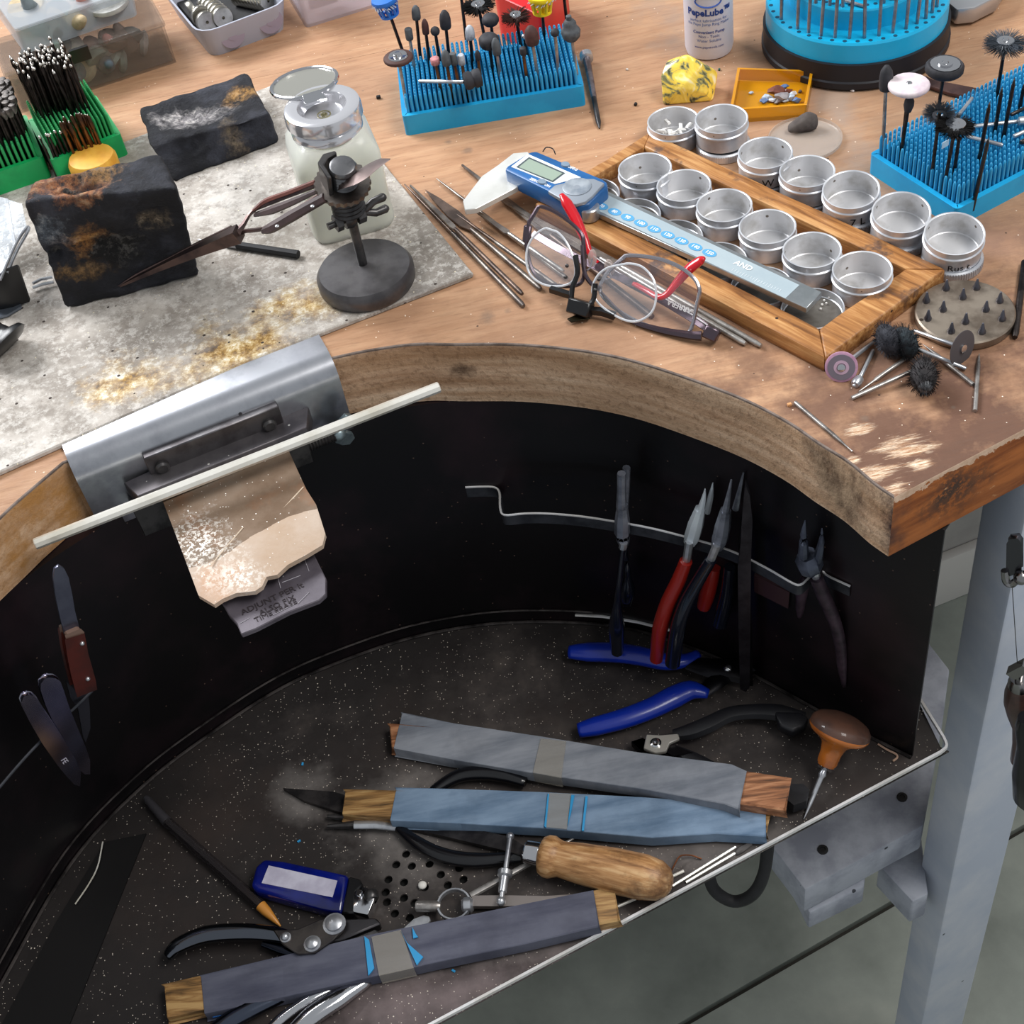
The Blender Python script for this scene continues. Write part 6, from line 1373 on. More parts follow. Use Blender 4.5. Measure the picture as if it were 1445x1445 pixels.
b = B(); b.slab([(300,1430),(500,1386),(700,1341),(702,1346),(500,1392),(300,1436)], TZ+.0052, .0008); tag(obj('torn_backing', b, M('blue_backing', (24,84,150), .6)), 'thin blue paper edge showing under the dark slate sanding stick', 'paper')
# file with wooden handle
f_ = thing('wooden_handled_file', T(800,1220), 'large file with worn turned wooden handle and steel ferrule in the tray', 'file')
a0, a1 = T(762,1206,.0150), T(950,1247,.0150)
def handlewood():
    t = NT('turned_handle_wood'); v = t.coords(); hx = (a1-a0).normalized(); g = grain(t, math.atan2(hx.y, hx.x), (4,34,34)); f = t.noise(g, 8, 7, .6, .3); q = t.noise(v, 24, 6, .7)
    col = t.ramp(f, [(.34, S(124,84,48)), (.5, S(176,130,84)), (.66, S(206,168,122))]); col = t.mix(t.math('MULTIPLY', t.ramp(q, [(.5,0.0),(.62,1.0)]), .7), col, S(86,58,38))
    t.set(col=col, rough=.42, spec=.4); t.bump(f, .25, .0006); return t.m
b = B(); b.axis(a0, a1, [(0,.0080),(.015,.0112),(.05,.0128),(.09,.0130),(.13,.0116),(.16,.0108),(.30,.0122),(.55,.0136),(.78,.0136),(.90,.0118),(.96,.0086),(.99,.0045),(1,.0005)], 32); obj('handle', b, handlewood(), f_, sharp=1.0)
b = B(); b.axis(a0+(a0-a1).normalized()*.0095, a0, [(0,.0062),(.08,.0070),(.9,.0074),(1,.0070)], 24); obj('ferrule', b, M_chrome, f_)
b = B(); q = [T(399,1112,.0035),T(470,1117,.0038),T(560,1143,.004),T(640,1163,.005),T(720,1181,.007),T(744,1196,.0125),T(742,1209,.0125),T(712,1200,.007),T(640,1183,.005),T(560,1165,.004),T(486,1148,.0038),T(430,1130,.0035)]
v = b.verts(q); v2 = b.verts([p.co-V((0,0,.0032)) for p in v]); n = len(v)
for i in range(5): b.face([v[i],v[i+1],v[n-2-i],v[n-1-i]]); b.face([v2[i],v2[i+1],v2[n-2-i],v2[n-1-i]])
for i in range(n): b.face([v[i],v[(i+1)%n],v2[(i+1)%n],v2[i]])
obj('blade', b, M('file_blade_steel', (84,80,80), .4, .8, c2=(52,50,52), scale=60, bump=.2, bscale=500), f_, sharp=.4)
# black handled round pliers under the sticks
M_blk = M('dipped_black_grip', (14,14,18), .24, spec=.6)
pl = thing('black_grip_pliers', T(600,1160), 'small pliers with curved glossy black grips under the blue-grey sanding stick', 'pliers')
b = B(); b.tube(spline([T(598,1128,.005),T(618,1112,.006),T(645,1096,.007),T(675,1091,.007),T(710,1094,.007),T(742,1104,.007)],5), [.0030,.0040,.0046,.0050,.0050,.0036], 12, flat=.8); obj('grip', b, M_blk, pl, sharp=1.5)
b = B(); b.tube(spline([T(562,1168,.005),T(590,1190,.006),T(625,1207,.006),T(670,1214,.006),T(735,1209,.006)],5), [.0030,.0044,.0050,.0050,.0036], 12, flat=.8); obj('grip', b, M_blk, pl, sharp=1.5)
b = B(); b.tube([T(500,1164,.006),T(530,1163,.006),T(562,1168,.005)], [.0030,.0034,.0026], 10, flat=.7); obj('neck', b, M_steel, pl)
b = B(); b.tube([T(540,1140,.004),T(570,1133,.004),T(600,1127,.005)], [.0034,.0034,.0028], 10, flat=.7); obj('neck', b, M_iron, pl)
for y0, y1 in ((1152,1155),(1166,1164)):
    b = B(); b.tube([T(462,y0,.004),T(485,(y0+y1)/2,.0045),T(503,y1,.005)], [.0012,.0022,.0030], 8); obj('jaw', b, M_iron, pl)
# spring divider
dv_ = thing('spring_divider', T(660,1275), 'steel spring divider with round bow and threaded adjusting screw in the tray', 'divider')
b = B(); c = T(641,1277,.008); b.tube([c+V((.0098*math.cos(a), .0098*math.sin(a), 0)) for a in [2*math.pi*k/32 for k in range(32)]], .0010, 6, closed=True, flat=2.2); obj('spring_bow', b, M_steel, dv_)
b = B(); b.axis(T(587,1279,.008), T(622,1279,.008), [(0,.0030),(.05,.0034),(.85,.0034),(1,.0024)], 14); obj('grip', b, M_shank, dv_)
b = B(); b.axis(T(652,1278,.008), T(668,1277,.008), [(0,.0034),(.2,.0048),(.8,.0048),(1,.0034)], 16, up=(0,1,0)); obj('pivot', b, M_steel, dv_)
b = B(); b.tube([T(664,1264,.007),T(700,1244,.007),T(755,1214,.006),T(818,1178,.003)], [.0022,.0022,.0018,.0006], 8, flat=.8); obj('leg', b, M_shank, dv_)
b = B(); b.tube([T(666,1273,.007),T(710,1273,.006),T(770,1272,.0045),T(830,1262,.003)], [.0034,.0036,.0028,.0006], 4, flat=.5, square=True); obj('leg', b, M('light_leg_steel', (150,142,138), .4, .8), dv_)
b = B(); s0, s1 = T(720,1180,.014), T(707,1272,.012); b.cyl(s0, s1, .0016, n=10); b.ball(s0, .0026, n=10); b.ball(s1, .0030, n=10); b.axis(s0+(s1-s0)*.52, s0+(s1-s0)*.64, [(0,.0030),(.2,.0046),(.8,.0046),(1,.0030)], 14); b.axis(s0+(s1-s0)*.64, s0+(s1-s0)*.86, [(0,.0030),(1,.0026)], 12); obj('adjusting_screw', b, M_steel, dv_)
# strip with round end
b = B(); b.slab([(566,1312),(584,1296),(598,1291),(606,1293),(608,1299),(602,1305),(560,1334),(540,1340)], TZ+.0042, .0016).bevel(.0004,1); rs = obj('round_ended_strip', b, M_steel); tag(rs, 'small round-ended steel strip poking out above the dark sanding stick', 'strip')
# lighter
lt = thing('lighter', T(440,1255), 'translucent dark blue pocket lighter with white sticker and steel hood', 'lighter')
M_lb = M('blue_translucent', (10,24,112), .15, coat=.5, c2=(6,14,80), scale=30)
lz_ = TZ+.0125
b = B(); b.slab([(360,1222),(372,1211),(400,1214),(492,1234),(482,1288),(452,1282),(362,1257),(353,1250)], lz_, .0122).bevel(.0026,3); obj('body', b, M_lb, lt, sharp=1.0)
b = B(); b.slab([(379,1221),(476,1242.5),(469,1266),(369,1246)], lz_+.0004, .0006).bevel(.0001,1); obj('sticker', b, M('white_sticker', (198,196,212), .55, c2=(176,172,190), scale=60, speck=(90,.08,.2,(60,56,66))), lt)
b = B(); b.slab([(492,1236),(508,1240),(512,1248),(502,1258),(500,1288),(482,1289)], lz_-.0004, .0118).bevel(.001,1); obj('collar', b, M_black, lt)
b = B(); b.slab([(497,1262),(507,1258),(512,1250),(527,1256),(530,1264),(519,1291),(490,1285)], lz_-.0006, .0105).bevel(.001,2); obj('hood', b, M_chrome, lt)
b = B(); b.slab([(503,1254),(511,1256),(508,1266),(501,1263)], lz_+.0018, .002).bevel(.0004,1); obj('hood_tab', b, M_chrome, lt)
b = B(); c = T(524,1264,.0105); hx = (T(530,1266,.0105)-T(524,1240,.0105)).normalized(); b.axis(c-hx*.0030, c+hx*.0030, [(0,.0036),(.2,.0044),(.8,.0044),(1,.0036)], 20); obj('spark_wheel', b, M_iron, lt)
# ballpoint pen
pn = thing('ballpoint_pen', T(300,1215), 'smoky clear ballpoint pen with amber tip lying at the left of the tray', 'pen')
M_smk = plast('smoky_pen_barrel', (46,42,44), .62, .15)
a0, a1, a2, a3 = T(205,1125,.006), T(236,1160,.0055), T(368,1278,.0045), T(396,1307,.0022)
b = B(); b.axis(a0, a1, [(0,.0016),(.1,.0026),(1,.0034)], 12); obj('end_plug', b, M('grey_pen_plug', (60,58,62), .4), pn)
b = B(); b.axis(a1, a2, [(0,.0036),(1,.0038)], 6); obj('barrel', b, M_smk, pn)
b = B(); b.cyl(a1, a2, .0014, n=8); obj('ink_tube', b, M('ink_dark', (20,16,18), .4), pn)
b = B(); b.axis(a2, a3, [(0,.0036),(.3,.0032),(.85,.0012),(.9,.0008),(1,.0005)], 14); obj('tip', b, M('amber_tip', (196,132,54), .3), pn)
# parallel pliers
pp = thing('parallel_pliers', T(400,1320), 'polished steel parallel-action pliers with riveted plates in the tray', 'pliers')
b = B(); b.tube(spline([T(236,1349,.008),T(252,1334,.011),T(290,1319,.012),T(340,1315,.012),T(385,1318,.011),T(420,1326,.009)],6), [.0036,.0050,.0056,.0054,.0048,.0040], 14, flat=.75); obj('handle', b, M('polished_handle', (96,100,108), .16, 1), pp, sharp=1.5)
b = B(); b.tube(spline([T(372,1330,.006),T(420,1348,.006),T(450,1356,.005)],5), [.0030,.0040,.0040], 10, flat=.7); obj('handle', b, M('polished_handle_dark', (46,50,60), .2, 1), pp, sharp=1.5)
b = B(); b.slab([(385,1312),(420,1311),(452,1297),(478,1293),(486,1300),(484,1312),(470,1326),(444,1344),(420,1346),(398,1332)], TZ+.0150, .0026).bevel(.0006,1); obj('plate', b, M('plate_steel_dark', (98,92,88), .34, .9, c2=(70,66,66), scale=60), pp)
b = B(); b.slab([(392,1316),(430,1315),(470,1300),(480,1305),(470,1326),(444,1344),(420,1346),(398,1334)], TZ+.0060, .0026); obj('plate', b, M_iron, pp)
b = B(); b.slab([(484,1296),(531,1295),(537,1303),(480,1327),(462,1330),(468,1302)], TZ+.0118, .0085).bevel(.0010,1); obj('jaw', b, M('jaw_dark_steel', (74,72,74), .35, .9), pp)
b = B(); b.slab([(474,1332),(530,1310),(536,1316),(486,1342),(466,1345)], TZ+.0112, .0080).bevel(.0010,1); obj('jaw', b, M_iron, pp)
for x, y, r in ((472,1304,.0054),(441,1332,.0040),(403,1323,.0026)):
    b = B(); b.lathe([(r*1.3,0),(r*1.3,.0006),(r,.0008),(r*.95,.0022),(r*.5,.0034),(0,.0036)], Matrix.Translation(T(x,y,.0150)), 20); obj('rivet', b, M_steel, pp)
# tools showing below the dark sanding stick
hp1 = thing('dark_steel_pliers', T(340,1430), 'dark polished plier handle showing under the dark sanding stick at left', 'pliers')
b = B(); b.tube(spline([T(290,1462,.006),T(320,1443,.007),T(350,1426,.007),T(385,1410,.006),T(430,1392,.004)],5), [.0040,.0056,.0058,.0050,.0030], 12, flat=.8); obj('handle', b, M('polished_handle_blue', (84,90,104), .18, 1), hp1, sharp=1.5)
hp2 = thing('chrome_pliers', T(450,1420), 'pair of bright chrome plier handles below the middle of the dark sanding stick', 'pliers')
b = B(); b.tube(spline([T(372,1462,.005),T(400,1436,.006),T(440,1409,.006),T(476,1392,.004)],5), [.0030,.0036,.0034,.0026], 12, flat=.8); obj('handle', b, M_chrome, hp2, sharp=1.5)
b = B(); b.tube(spline([T(402,1466,.006),T(440,1434,.008),T(480,1408,.007),T(520,1383,.004)],5), [.0042,.0062,.0058,.0036], 12, flat=.8); obj('handle', b, M_chrome, hp2, sharp=1.5)
# blue handled cutters
M_bh = M('royal_blue_grip', (12,44,158), .3, coat=.25)
bc_ = thing('blue_cutters', T(960,960), 'large cutters with royal blue grips and black head at the back of the tray', 'cutters')
b = B(); b.tube(spline([T(803,920,.008),T(830,920,.009),T(870,921,.010),T(905,926,.010),T(940,934,.010),T(966,932,.010),T(986,922,.010)],5), [.0050,.0072,.0074,.0070,.0062,.0050,.0030], 14, flat=.75); obj('grip', b, M_bh, bc_, sharp=1.5)
b = B(); b.tube(spline([T(816,1031,.008),T(840,1025,.009),T(880,1014,.010),T(920,999,.010),T(950,984,.010),T(975,974,.010),T(1000,979,.009)],5), [.0052,.0068,.0072,.0074,.0080,.0070,.0034], 14, flat=.75); obj('grip', b, M_bh, bc_, sharp=1.5)
M_bmet = M('blackened_steel', (20,19,24), .35, .7, c2=(12,11,14), scale=40)
b = B(); b.tube(spline([T(970,936,.009),T(1000,942,.009),T(1030,946,.008),T(1060,958,.006)],5), [.0050,.0078,.0088,.0060], 8, flat=.4); obj('arm', b, M_bmet, bc_)
b = B(); b.tube(spline([T(990,979,.008),T(1010,962,.008),T(1032,944,.007),T(1075,936,.005)],5), [.0046,.0064,.0086,.0040], 8, flat=.4); obj('arm', b, M_bmet, bc_)
b = B(); b.ball(T(1027,943,.0125), (.0030,.0030,.0020), n=14); obj('rivet', b, M_chrome, bc_)
# black snips
sn_ = thing('black_snips', T(1000,1030), 'black-handled flush snips with bare metal jaw near the pale grey sanding stick', 'snips')
b = B(); b.slab([(908,1056),(912,1036),(932,1037),(957,1035),(959,1042),(945,1048),(940,1060),(925,1063)], TZ+.0130, .0030).bevel(.0005,1); obj('jaw_plate', b, M('pale_cut_steel', (206,202,192), .35, .6), sn_)
b = B(); b.slab([(890,1046),(908,1040),(912,1060),(950,1066),(975,1062),(950,1052),(935,1064),(906,1062)], TZ+.0095, .0060).bevel(.0005,1); obj('jaw', b, M_bmet, sn_)
b = B(); b.lathe([(.0036,0),(.0036,.0010),(.0026,.0014),(.0022,.0026),(0,.0028)], Matrix.Translation(T(925.5,1049,.0130)), 18); obj('pivot_screw', b, M_chrome, sn_)
M_sh = M('matt_black_grip', (22,22,27), .45, c2=(14,14,18), scale=60, bump=.2)
b = B(); b.tube(spline([T(950,1037,.009),T(975,1032,.010),T(1000,1022,.011),T(1030,1008,.011),T(1065,1004,.011),T(1100,1006,.011),T(1136,1014,.010)],5), [.0040,.0060,.0062,.0056,.0056,.0064,.0046], 8, flat=.7); obj('handle', b, M_sh, sn_)
b = B(); b.slab([(1092,1003),(1130,1004),(1142,1012),(1135,1024),(1118,1032),(1100,1024)], TZ+.0158, .009).bevel(.002,2); obj('grip_end', b, M_sh, sn_)
b = B(); b.tube(spline([T(950,1058,.006),T(980,1072,.006),T(1030,1098,.006),T(1080,1118,.006),T(1128,1124,.008)],5), [.0040,.0052,.0056,.0058,.0060], 8, flat=.7); b.slab([(1112,1106),(1134,1106),(1142,1114),(1138,1130),(1120,1136),(1108,1126)], TZ+.0138, .009); obj('handle', b, M_sh, sn_)
# mushroom handled graver
gv = thing('mushroom_graver', T(1160,1090), 'graver with mushroom-shaped amber wooden handle at the right of the tray', 'graver')
tip, fe, cp = T(1134,1156,.0010), T(1166,1079,.0135), T(1189,1020,.036)
d = (cp-fe); 
def gw(name, c1, c2, r=.25): return M(name, c1, r, c2=c2, scale=26, coat=.4, stretch=(1,1,1), bump=.1)
b = B(); b.axis(fe, cp, [(0,.0058),(.08,.0064),(.3,.0066),(.5,.0082),(.62,.0125),(.72,.0178),(.80,.0192),(.84,.0192)], 32); obj('handle', b, gw('amber_handle_wood', (190,108,40), (132,70,26)), gv, sharp=.9)
b = B(); b.axis(fe, cp, [(.84,.0192),(.93,.0189),(1.02,.0168),(1.10,.0118),(1.14,.006),(1.155,.0002)], 32); obj('cap', b, gw('dark_cap_wood', (82,52,38), (52,34,28), .6), gv, sharp=.9)
b = B(); b.axis(fe+(tip-fe)*.10, fe, [(0,.0038),(.25,.0052),(.5,.0046),(.75,.0060),(1,.0062)], 20); obj('ferrule', b, M_chrome, gv)
b = B(); b.axis(fe+(tip-fe)*.10, tip, [(0,.0018),(.1,.0026),(.16,.0017),(.7,.0014),(1,.0002)], 10); obj('blade', b, M_steel, gv)
# wires and bits by the rim
for i, (p0, p1, r, lab) in enumerate((((949,1250),(1038,1195),.0009,'upper of the bright silver wires by the end of the wooden file handle'),((968,1245),(1037,1204),.0009,'lower of the bright silver wires by the end of the wooden file handle'),((872,1279),(906,1264),.0010,'short silver wire between the dark sanding stick and the tray rim'),((948,1237),(965,1229),.0010,'stub of silver wire touching the wooden file handle'))):
    b = B(); b.cyl(T(*p0, r+.0003), T(*p1, r+.0010), r, n=8); tag(obj('silver_wire', b, M_silver), lab, 'wire')
b = B(); b.tube(spline([T(946,1232,.001),T(953,1218,.004),T(960,1208,.005),T(975,1207,.003),T(990,1212,.001)],5), .0005, 6); tag(obj('copper_wire', b, M('copper_dull', (120,72,44), .4, .7)), 'thin curled copper wire near the wooden file handle', 'wire')
b = B(); b.slab([(1036,1203),(1042,1194),(1060,1186),(1063,1190),(1050,1200),(1040,1205)], TZ+.003, .003).bevel(.0008,1); tag(obj('grey_offcut', b, M('grey_offcut_m', (92,88,86), .6)), 'grey offcut lying past the silver wires near the tray rim', 'offcut')
b = B(); b.tube(spline([T(1239,1050,.001),T(1252,1058,.001),T(1264,1064,.001),T(1266,1069,.001),T(1260,1074,.001)],4), .0007, 6); tag(obj('bent_wire', b, M('tan_wire', (170,140,120), .5)), 'short bent wire lying by the foot of the skirt at right', 'wire')
b = B(); b.slab([(148,1188),(206,1176),(180,1240),(96,1450),(0,1450),(80,1300)], TZ+.0016, .0012); tag(obj('dark_reflection', b, M('reflection_tone', (30,29,30), .4, .5)), 'dark reflection laid as a thin sheet on the tray floor at the far left', 'sheet')  # reflection of darker metal, put in as a thin dark slab
b = B(); b.tube(spline([T(145,1188,.003),T(138,1222,.003),T(125,1248,.003),T(106,1276,.003)],5), .0005, 6); tag(obj('silver_wire', b, M_silver), 'curved thin silver wire on the dark reflection at the far left', 'wire')
for i, (x, y) in enumerate(((422,1187),(427,1078),(640,1370))):
    b = B(); b.box((0,0,0), (.0022,.0012,.0008), Matrix.Translation(T(x,y,.0005)) @ Matrix.Rotation(i+.4,4,'Z')); tag(obj('blue_crumb', b, cyan), 'tiny blue paper crumb on the tray floor %s' % ['above the lighter','near the dark file tip','below the slate sanding stick'][i], 'crumb')
# ------------------------------------------------------------------ plier rack on the skirt
w0 = hit_wall(700,690,.0010); zs = w0.z
def VPl(ref, px, py, off=0.0):
    """point on the upright plane through ref that faces the viewer"""
    n = V((-ref.x, -ref.y, 0)).normalized(); r = RC @ V((px-CX, -(py-CX), -FPX)); o_ = V((0,0,HC)); t = (ref+n*off-o_).dot(n)/r.dot(n); return o_+r*t
def vslab(b, ref, px, th, off=0.0):
    n = V((-ref.x, -ref.y, 0)).normalized(); q = [VPl(ref, x, y, off+th/2) for x, y in px]; a = b.verts(q); c = b.verts([p-n*th for p in q]); b.face(a); b.face(c[::-1])
    for i in range(len(q)): b.face([a[i], a[(i+1)%len(q)], c[(i+1)%len(q)], c[i]])
    return b
rk = thing('plier_rack', w0, 'bent metal strip rack screwed inside the skirt with pliers hung on it', 'rack')
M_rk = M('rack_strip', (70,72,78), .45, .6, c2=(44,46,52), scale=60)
sp_px = [(712,728),(740,726),(772,726),(820,730),(872,738),(920,747),(975,761),(1030,778),(1080,802),(1118,824)]
path = [hit_wall(657,689,.0008), hit_wall(680,688,.0008), hit_wall(698,689,.0010)] + [P(705,697,zs), P(706,718,zs)] + [P(x, y, zs) for x, y in sp_px] + [P(1130,826,zs), P(1140,818,zs), P(1158,800,zs)]
e0 = hit_wall(1166,801,.0010); path += [V((e0.x,e0.y,zs)), V((hit_wall(1200,823,.001).x, hit_wall(1200,823,.001).y, zs))]
pth = spline(path, 4); b = B()
va = b.verts([p+V((0,0,.0008)) for p in pth]); vb = b.verts([p-V((0,0,.0085)) for p in pth])
nn = []
for i, p in enumerate(pth):
    tn = (pth[min(i+1,len(pth)-1)]-pth[max(i-1,0)]); tn.z = 0; tn.normalize(); nn.append(V((-tn.y, tn.x, 0))*.0012)
vc = b.verts([p+V((0,0,.0008))+n_ for p, n_ in zip(pth, nn)]); vd = b.verts([p-V((0,0,.0085))+n_ for p, n_ in zip(pth, nn)])
for i in range(len(pth)-1):
    for a_, c_ in ((va,vb),(vb,vd),(vd,vc),(vc,va)): b.face([a_[i], a_[i+1], c_[i+1], c_[i]])
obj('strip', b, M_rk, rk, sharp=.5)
b = B(); b.tube([p+V((0,0,.0009)) for p in pth], .0007, 5); obj('edge_highlight', b, M_rim, rk)  # bright tube added to paint the highlight on the strip's top edge
b = B(); q = [hit_wall(1064,812,.002), hit_wall(1114,836,.002), hit_wall(1112,859,.002), hit_wall(1064,835,.002)]; a = b.verts(q); c = b.verts([p+V((.001,.002,0)) for p in q]); b.face(a); b.face(c[::-1])
for i in range(4): b.face([a[i], a[(i+1)%4], c[(i+1)%4], c[i]])
tag(obj('rust_patch_plate', b, M('reddish_plate', (58,34,38), .5)), 'dull reddish plate fixed to the skirt behind the rack, right side', 'plate')
def sref(x): 
    ys = [p for p in sp_px]; 
    for a_, c_ in zip(ys, ys[1:]):
        if a_[0] <= x <= c_[0]: return P(x, a_[1]+(c_[1]-a_[1])*(x-a_[0])/(c_[0]-a_[0]), zs)
def pliers(label, ref, tips, joint, neck, grip, grip2, mj, mg, mg2=None, rg=(.0042,.0050,.0052,.0036), rj=None, name='pliers', jd=.012):
    t = thing(name, ref-V((0,0,.02)), label, 'pliers')
    for i, tp_ in enumerate(tips):
        b = B(); pts = [VPl(ref, x, y, .004-jd*i) for x, y in tp_[0]]; b.tube(spline(pts, 3), tp_[1], 8, flat=tp_[2], up=(0,0,1)); obj('jaw', b, mj, t)
    b = B(); b.tube(spline([VPl(ref, x, y, .003) for x, y in joint], 3), rj or [.0036,.0052,.0054,.0040], 8, flat=.9); obj('joint', b, mj, t)
    b = B(); b.tube(spline([VPl(ref, x, y, .007) for x, y in neck], 3), .0026, 8); obj('neck', b, M_steel if mj is not M_bmet else mj, t)
    b = B(); b.tube(spline([VPl(ref, x, y, .008) for x, y in grip], 5), list(rg), 12); obj('grip', b, mg, t, sharp=1.5)
    if grip2: b = B(); b.tube(spline([VPl(ref, x, y, -.010) for x, y in grip2], 5), list(rg), 12); obj('grip', b, mg2 or mg, t, sharp=1.5)
    return t
M_dj = M('dark_jaw_steel', (140,144,156), .3, .6, c2=(84,88,98), scale=60); M_redg = M('brick_red_grip', (150,32,22), .3, coat=.3)
M_bgr = M('black_blue_grip', (14,18,30), .2, coat=.4)
pliers('flat-nosed pliers with thin black grips, leftmost on the rack', sref(879), [([(877,668),(877,690),(877,716)], [.0026,.0026,.0032], 1.0), ([(884,660),(883,690),(880,716)], [.0024,.0024,.0030], 1.0)], [(878,712),(878,735),(878,752),(880,766)], [(880,766),(879,773)], [(879,772),(875,810),(871,850),(870,885),(871,920)], [(882,772),(886,815),(884,850)], M_dj, M_bgr, rg=(.0014,.0018,.0024,.0056,.0042))
pliers('pliers with brick-red grips and bright cutting head', sref(973), [([(995,690),(993,703),(988,722)], [.0004,.0018,.0030], .8), ([(1006,681),(1003,700),(998,722)], [.0004,.0022,.0026], .8)], [(988,718),(982,738),(977,756),(973,766)], [(973,764),(969,790)], [(968,792),(957,820),(942,852),(932,885),(926,930)], [(1008,800),(1002,825),(993,856)], M('bright_plier_steel', (226,234,240), .25, .5), M_redg, rg=(.0040,.0046,.0050,.0052,.0044))
pliers('round-nosed pliers with glossy black grips right of the red ones', sref(1014), [([(1032,677),(1028,700),(1024,722)], [.0005,.0014,.0024], 1.0), ([(1049,667),(1043,695),(1038,718)], [.0005,.0014,.0022], 1.0)], [(1024,720),(1020,742),(1016,760),(1012,772)], [(1012,768),(1003,790)], [(1003,790),(985,820),(968,852),(957,885),(949,936)], [(1030,800),(1026,840),(1016,880)], M_dj, M_bgr, rg=(.0036,.0040,.0046,.0050,.0050))
t = thing('dark_flat_pliers', sref(1050)-V((0,0,.03)), 'long straight dark steel parallel tool hanging upright on the rack', 'pliers'); ref = sref(1050)
b = B(); vslab(b, ref, [(1053,692),(1056,700),(1060,735),(1058,790),(1057,900),(1056,970),(1052,975),(1046,972),(1044,900),(1043,800),(1047,770),(1050,720)], .004, .006).bevel(.0008,1); obj('bar', b, M('dark_bar_steel', (58,54,60), .35, .8, c2=(34,30,36), scale=60), t)
b = B(); vslab(b, ref, [(1047,740),(1050,748),(1050,800),(1056,830),(1060,900),(1061,968),(1057,968),(1052,900),(1046,830),(1044,770)], .004, -.008).bevel(.0008,1); obj('bar', b, M_bmet, t)
pliers('old dark pliers with open jaws and purple-brown handles, rightmost on the rack', P(1140,812,zs), [([(1136,735),(1134,755),(1134,782)], [.0006,.0034,.0052], .6), ([(1160,746),(1159,765),(1154,788)], [.0006,.0030,.0048], .6)], [(1138,782),(1141,790),(1145,800),(1150,808)], [(1148,800),(1154,822)], [(1152,816),(1163,842),(1176,872),(1185,905),(1188,940),(1191,968)], [(1140,812),(1132,838),(1128,870)], M('slate_jaw_steel', (88,94,110), .4, .5, c2=(56,60,74), scale=60), M('purple_brown_handle', (78,60,72), .45, .4, c2=(34,26,34), scale=60), rg=(.0038,.0042,.0040,.0036,.0030,.0014), rj=[.0060,.0088,.0080,.0040], jd=.001)
# ------------------------------------------------------------------ knives on the left rack
lrk = thing('wire_rack', P(40,1062,zs), 'thin wire rack on the left skirt holding the knives', 'rack')
b = B(); b.tube(spline([P(-30,1146,zs), P(0,1110,zs), P(30,1075,zs), P(57,1046,zs), P(78,1024,zs), P(106,998,zs), P(130,975,zs)], 5), .0009, 8); obj('wire', b, M_rk, lrk)
kref = P(104,1000,zs)
kn_ = thing('red_handled_knife', VPl(kref, 110, 940), 'knife with upright steel blade and dark red riveted wooden handle, left wall', 'knife')
b = B(); vslab(b, kref, [(83,799),(90,803),(96,815),(101,838),(105,862),(112,889),(92,897),(85,868),(79,840),(76,815),(78,803)], .0016, .004).bevel(.0003,1); obj('blade', b, M('knife_blade', (110,112,130), .3, .9, c2=(84,86,104), scale=30), kn_)
b = B(); vslab(b, kref, [(94,897),(113,889),(117,893),(116,899),(96,905)], .009, .004).bevel(.0008,1); obj('bolster', b, M('brown_bolster', (120,96,84), .5), kn_)
b = B(); vslab(b, kref, [(96,904),(116,898),(121,925),(131,960),(133,972),(112,980),(104,950),(99,925)], .0105, .004).bevel(.0016,2); hd_ = obj('handle', b, M('dark_red_wood', (76,22,12), .4, c2=(44,14,10), scale=40), kn_)
for x, y in ((116,908),(124,958)):
    b = B(); b.ball(VPl(kref, x, y, .0095), (.0014,.0014,.0014), n=10); obj('rivet', b, M_steel, hd_)
k2 = thing('small_dark_knife', VPl(kref, 118, 1010, -.004), 'small dark-backed blade hanging behind the chrome handles on the left wall', 'knife')
b = B(); vslab(b, kref, [(95,964),(103,972),(112,984),(124,981),(126,1000),(127,1028),(121,1046),(118,1040),(111,1000),(100,984)], .0016, -.004).bevel(.0003,1); obj('blade', b, M('dull_blade', (70,70,78), .4, .8), k2)
M_kch = M('shiny_knife_handle', (168,164,184), .16, 1, c2=(120,118,140), scale=14)
for nm_, px_, off, lab in (('steel_scraper', [(40,983),(46,984),(52,990),(60,1003),(75,1025),(91,1050),(104,1072),(112,1090),(111,1107),(107,1106),(96,1094),(83,1078),(62,1048),(47,1022),(36,1000),(33,991),(35,985)], .010, 'polished steel tool handle with tiny stamp, leftmost on the left wall'), ('steel_scraper', [(64,960),(69,958),(77,959),(83,963),(88,976),(94,995),(102,1015),(111,1037),(119,1056),(125,1074),(125,1091),(121,1091),(112,1082),(102,1069),(88,1040),(77,1017),(67,995),(60,974),(60,965)], .004, 'wider polished steel tool handle between the leftmost one and the dark knife')):
    t = thing(nm_, VPl(kref, 80, 1040, off), lab, 'scraper'); b = B(); vslab(b, kref, px_, .004, off).bevel(.0014,3); obj('handle', b, M_kch, t, sharp=1.0)
    if off > .009: obj('stamp', text_mesh('FE', .0048, frame(VPl(kref,91,1074,off+.0022), VPl(kref,97,1082,off+.0022), V((-kref.x,-kref.y,0))), .00005), M('stamp_pale', (190,186,196), .4), t)
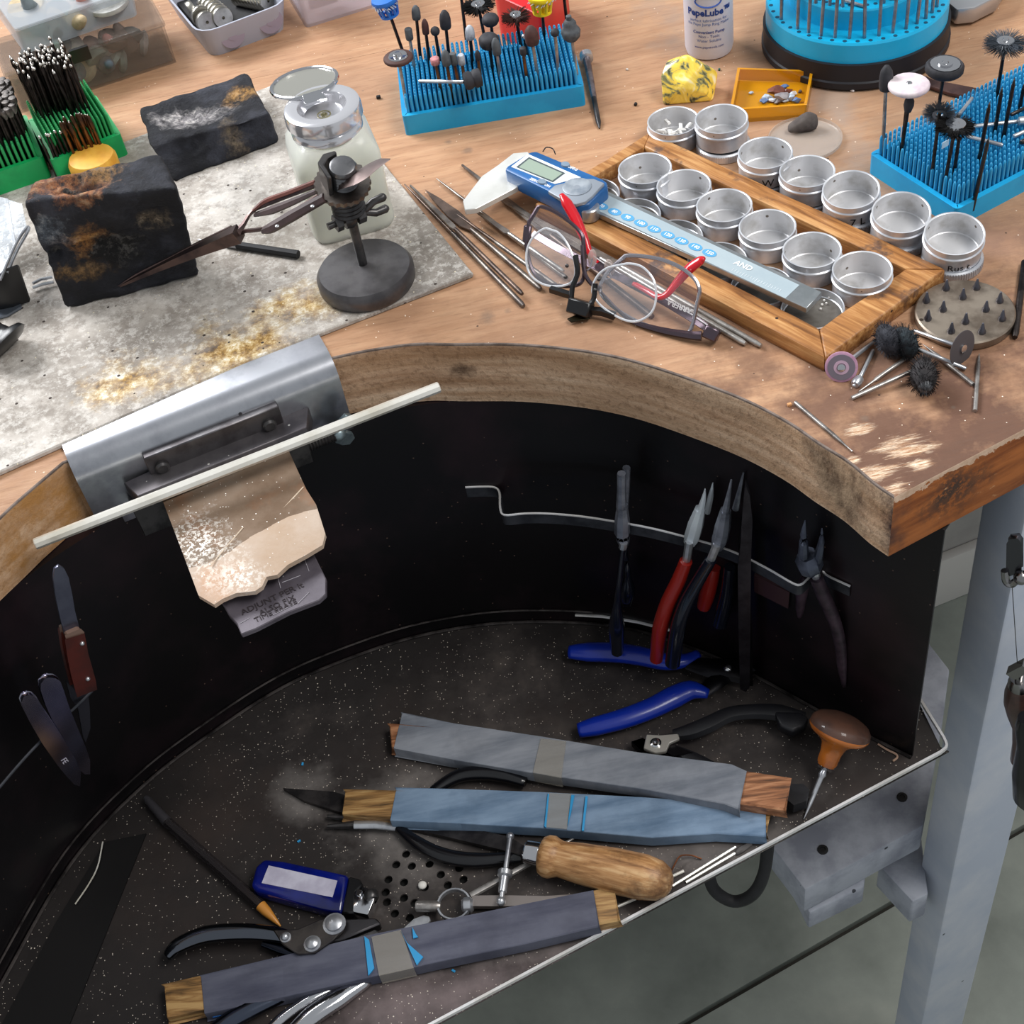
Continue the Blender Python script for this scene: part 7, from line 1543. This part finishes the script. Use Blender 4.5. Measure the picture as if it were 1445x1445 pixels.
# ------------------------------------------------------------------ saw frame at the right edge
sref_ = V((L.x+.028, L.y-.075, -.1))
sw = thing('saw_frame', VPl(sref_, 1438, 900), 'piercing saw with steel clamps and turned brown handle hanging at the right edge', 'saw')
M_sc = M('clamp_nickel', (150,148,148), .2, 1)
b = B(); vslab(b, sref_, [(1423,768),(1426,763),(1435,762),(1439,767),(1439,806),(1422,812)], .004).bevel(.0010,2); obj('clamp_plate', b, M('clamp_plate_steel', (92,92,98), .25, .95), sw)
b = B(); b.tube(spline([VPl(sref_,1418,805,.002),VPl(sref_,1420,820,.003),VPl(sref_,1428,824,.003),VPl(sref_,1438,816,.003),VPl(sref_,1450,808,.003)],4), .0022, 8); b.ball(VPl(sref_,1441,815,.004), .0042, n=12); obj('clamp', b, M_sc, sw)
b = B(); b.cyl(VPl(sref_,1428,824,.002), VPl(sref_,1435.5,936,.002), .00025, n=5); obj('saw_blade', b, M_iron, sw)
b = B(); b.tube([VPl(sref_,1427,950,.004),VPl(sref_,1450,938,.004)], .0030, 4, square=True); b.cyl(VPl(sref_,1440,938,.002), VPl(sref_,1437,962,.002), .0022, n=10); obj('clamp', b, M_sc, sw)
h0, h1 = VPl(sref_,1440,956,0), VPl(sref_,1446,1082,0)
b = B(); b.axis(h0, h0+(h1-h0)*.09, [(0,.0058),(.5,.0072),(1,.0076)], 24); obj('ferrule', b, M_sc, sw)
b = B(); b.axis(h0+(h1-h0)*.08, h1, [(0,.0076),(.08,.0094),(.2,.0102),(.34,.0088),(.5,.0062),(.7,.0066),(.9,.0084),(1,.0050)], 28); obj('handle', b, M('turned_brown_handle', (92,66,58), .35, coat=.3, c2=(64,44,40), scale=60), sw, sharp=1.2)
sw2 = thing('black_handled_saw', VPl(sref_, 1450, 1080, .022), 'glossy black turned handle overlapping the brown saw handle at the right edge', 'saw')
b = B(); b.axis(VPl(sref_,1449,1012,.020), VPl(sref_,1462,1140,.020), [(0,.0050),(.1,.0070),(.3,.0072),(.6,.0118),(.85,.0128),(.96,.0084),(1,.003)], 28); obj('handle', b, M_blk, sw2, sharp=1.2)
# hose loop below the tray
b = B(); b.tube(spline([P(985,1180,-.30),P(998,1225,-.33),P(1008,1256,-.35),P(1035,1272,-.36),P(1062,1262,-.35),P(1078,1232,-.33),P(1085,1180,-.30)],6), .0042, 10); tag(obj('black_cable', b, M_blackr, sharp=1.5), 'black cable looping down below the tray rim', 'cable')
# ------------------------------------------------------------------ lift everything so the room floor is at z = 0
for o in C.objects:
    if o.parent is None: o.matrix_basis = Matrix.Translation((0,0,BENCH_H)) @ o.matrix_basis
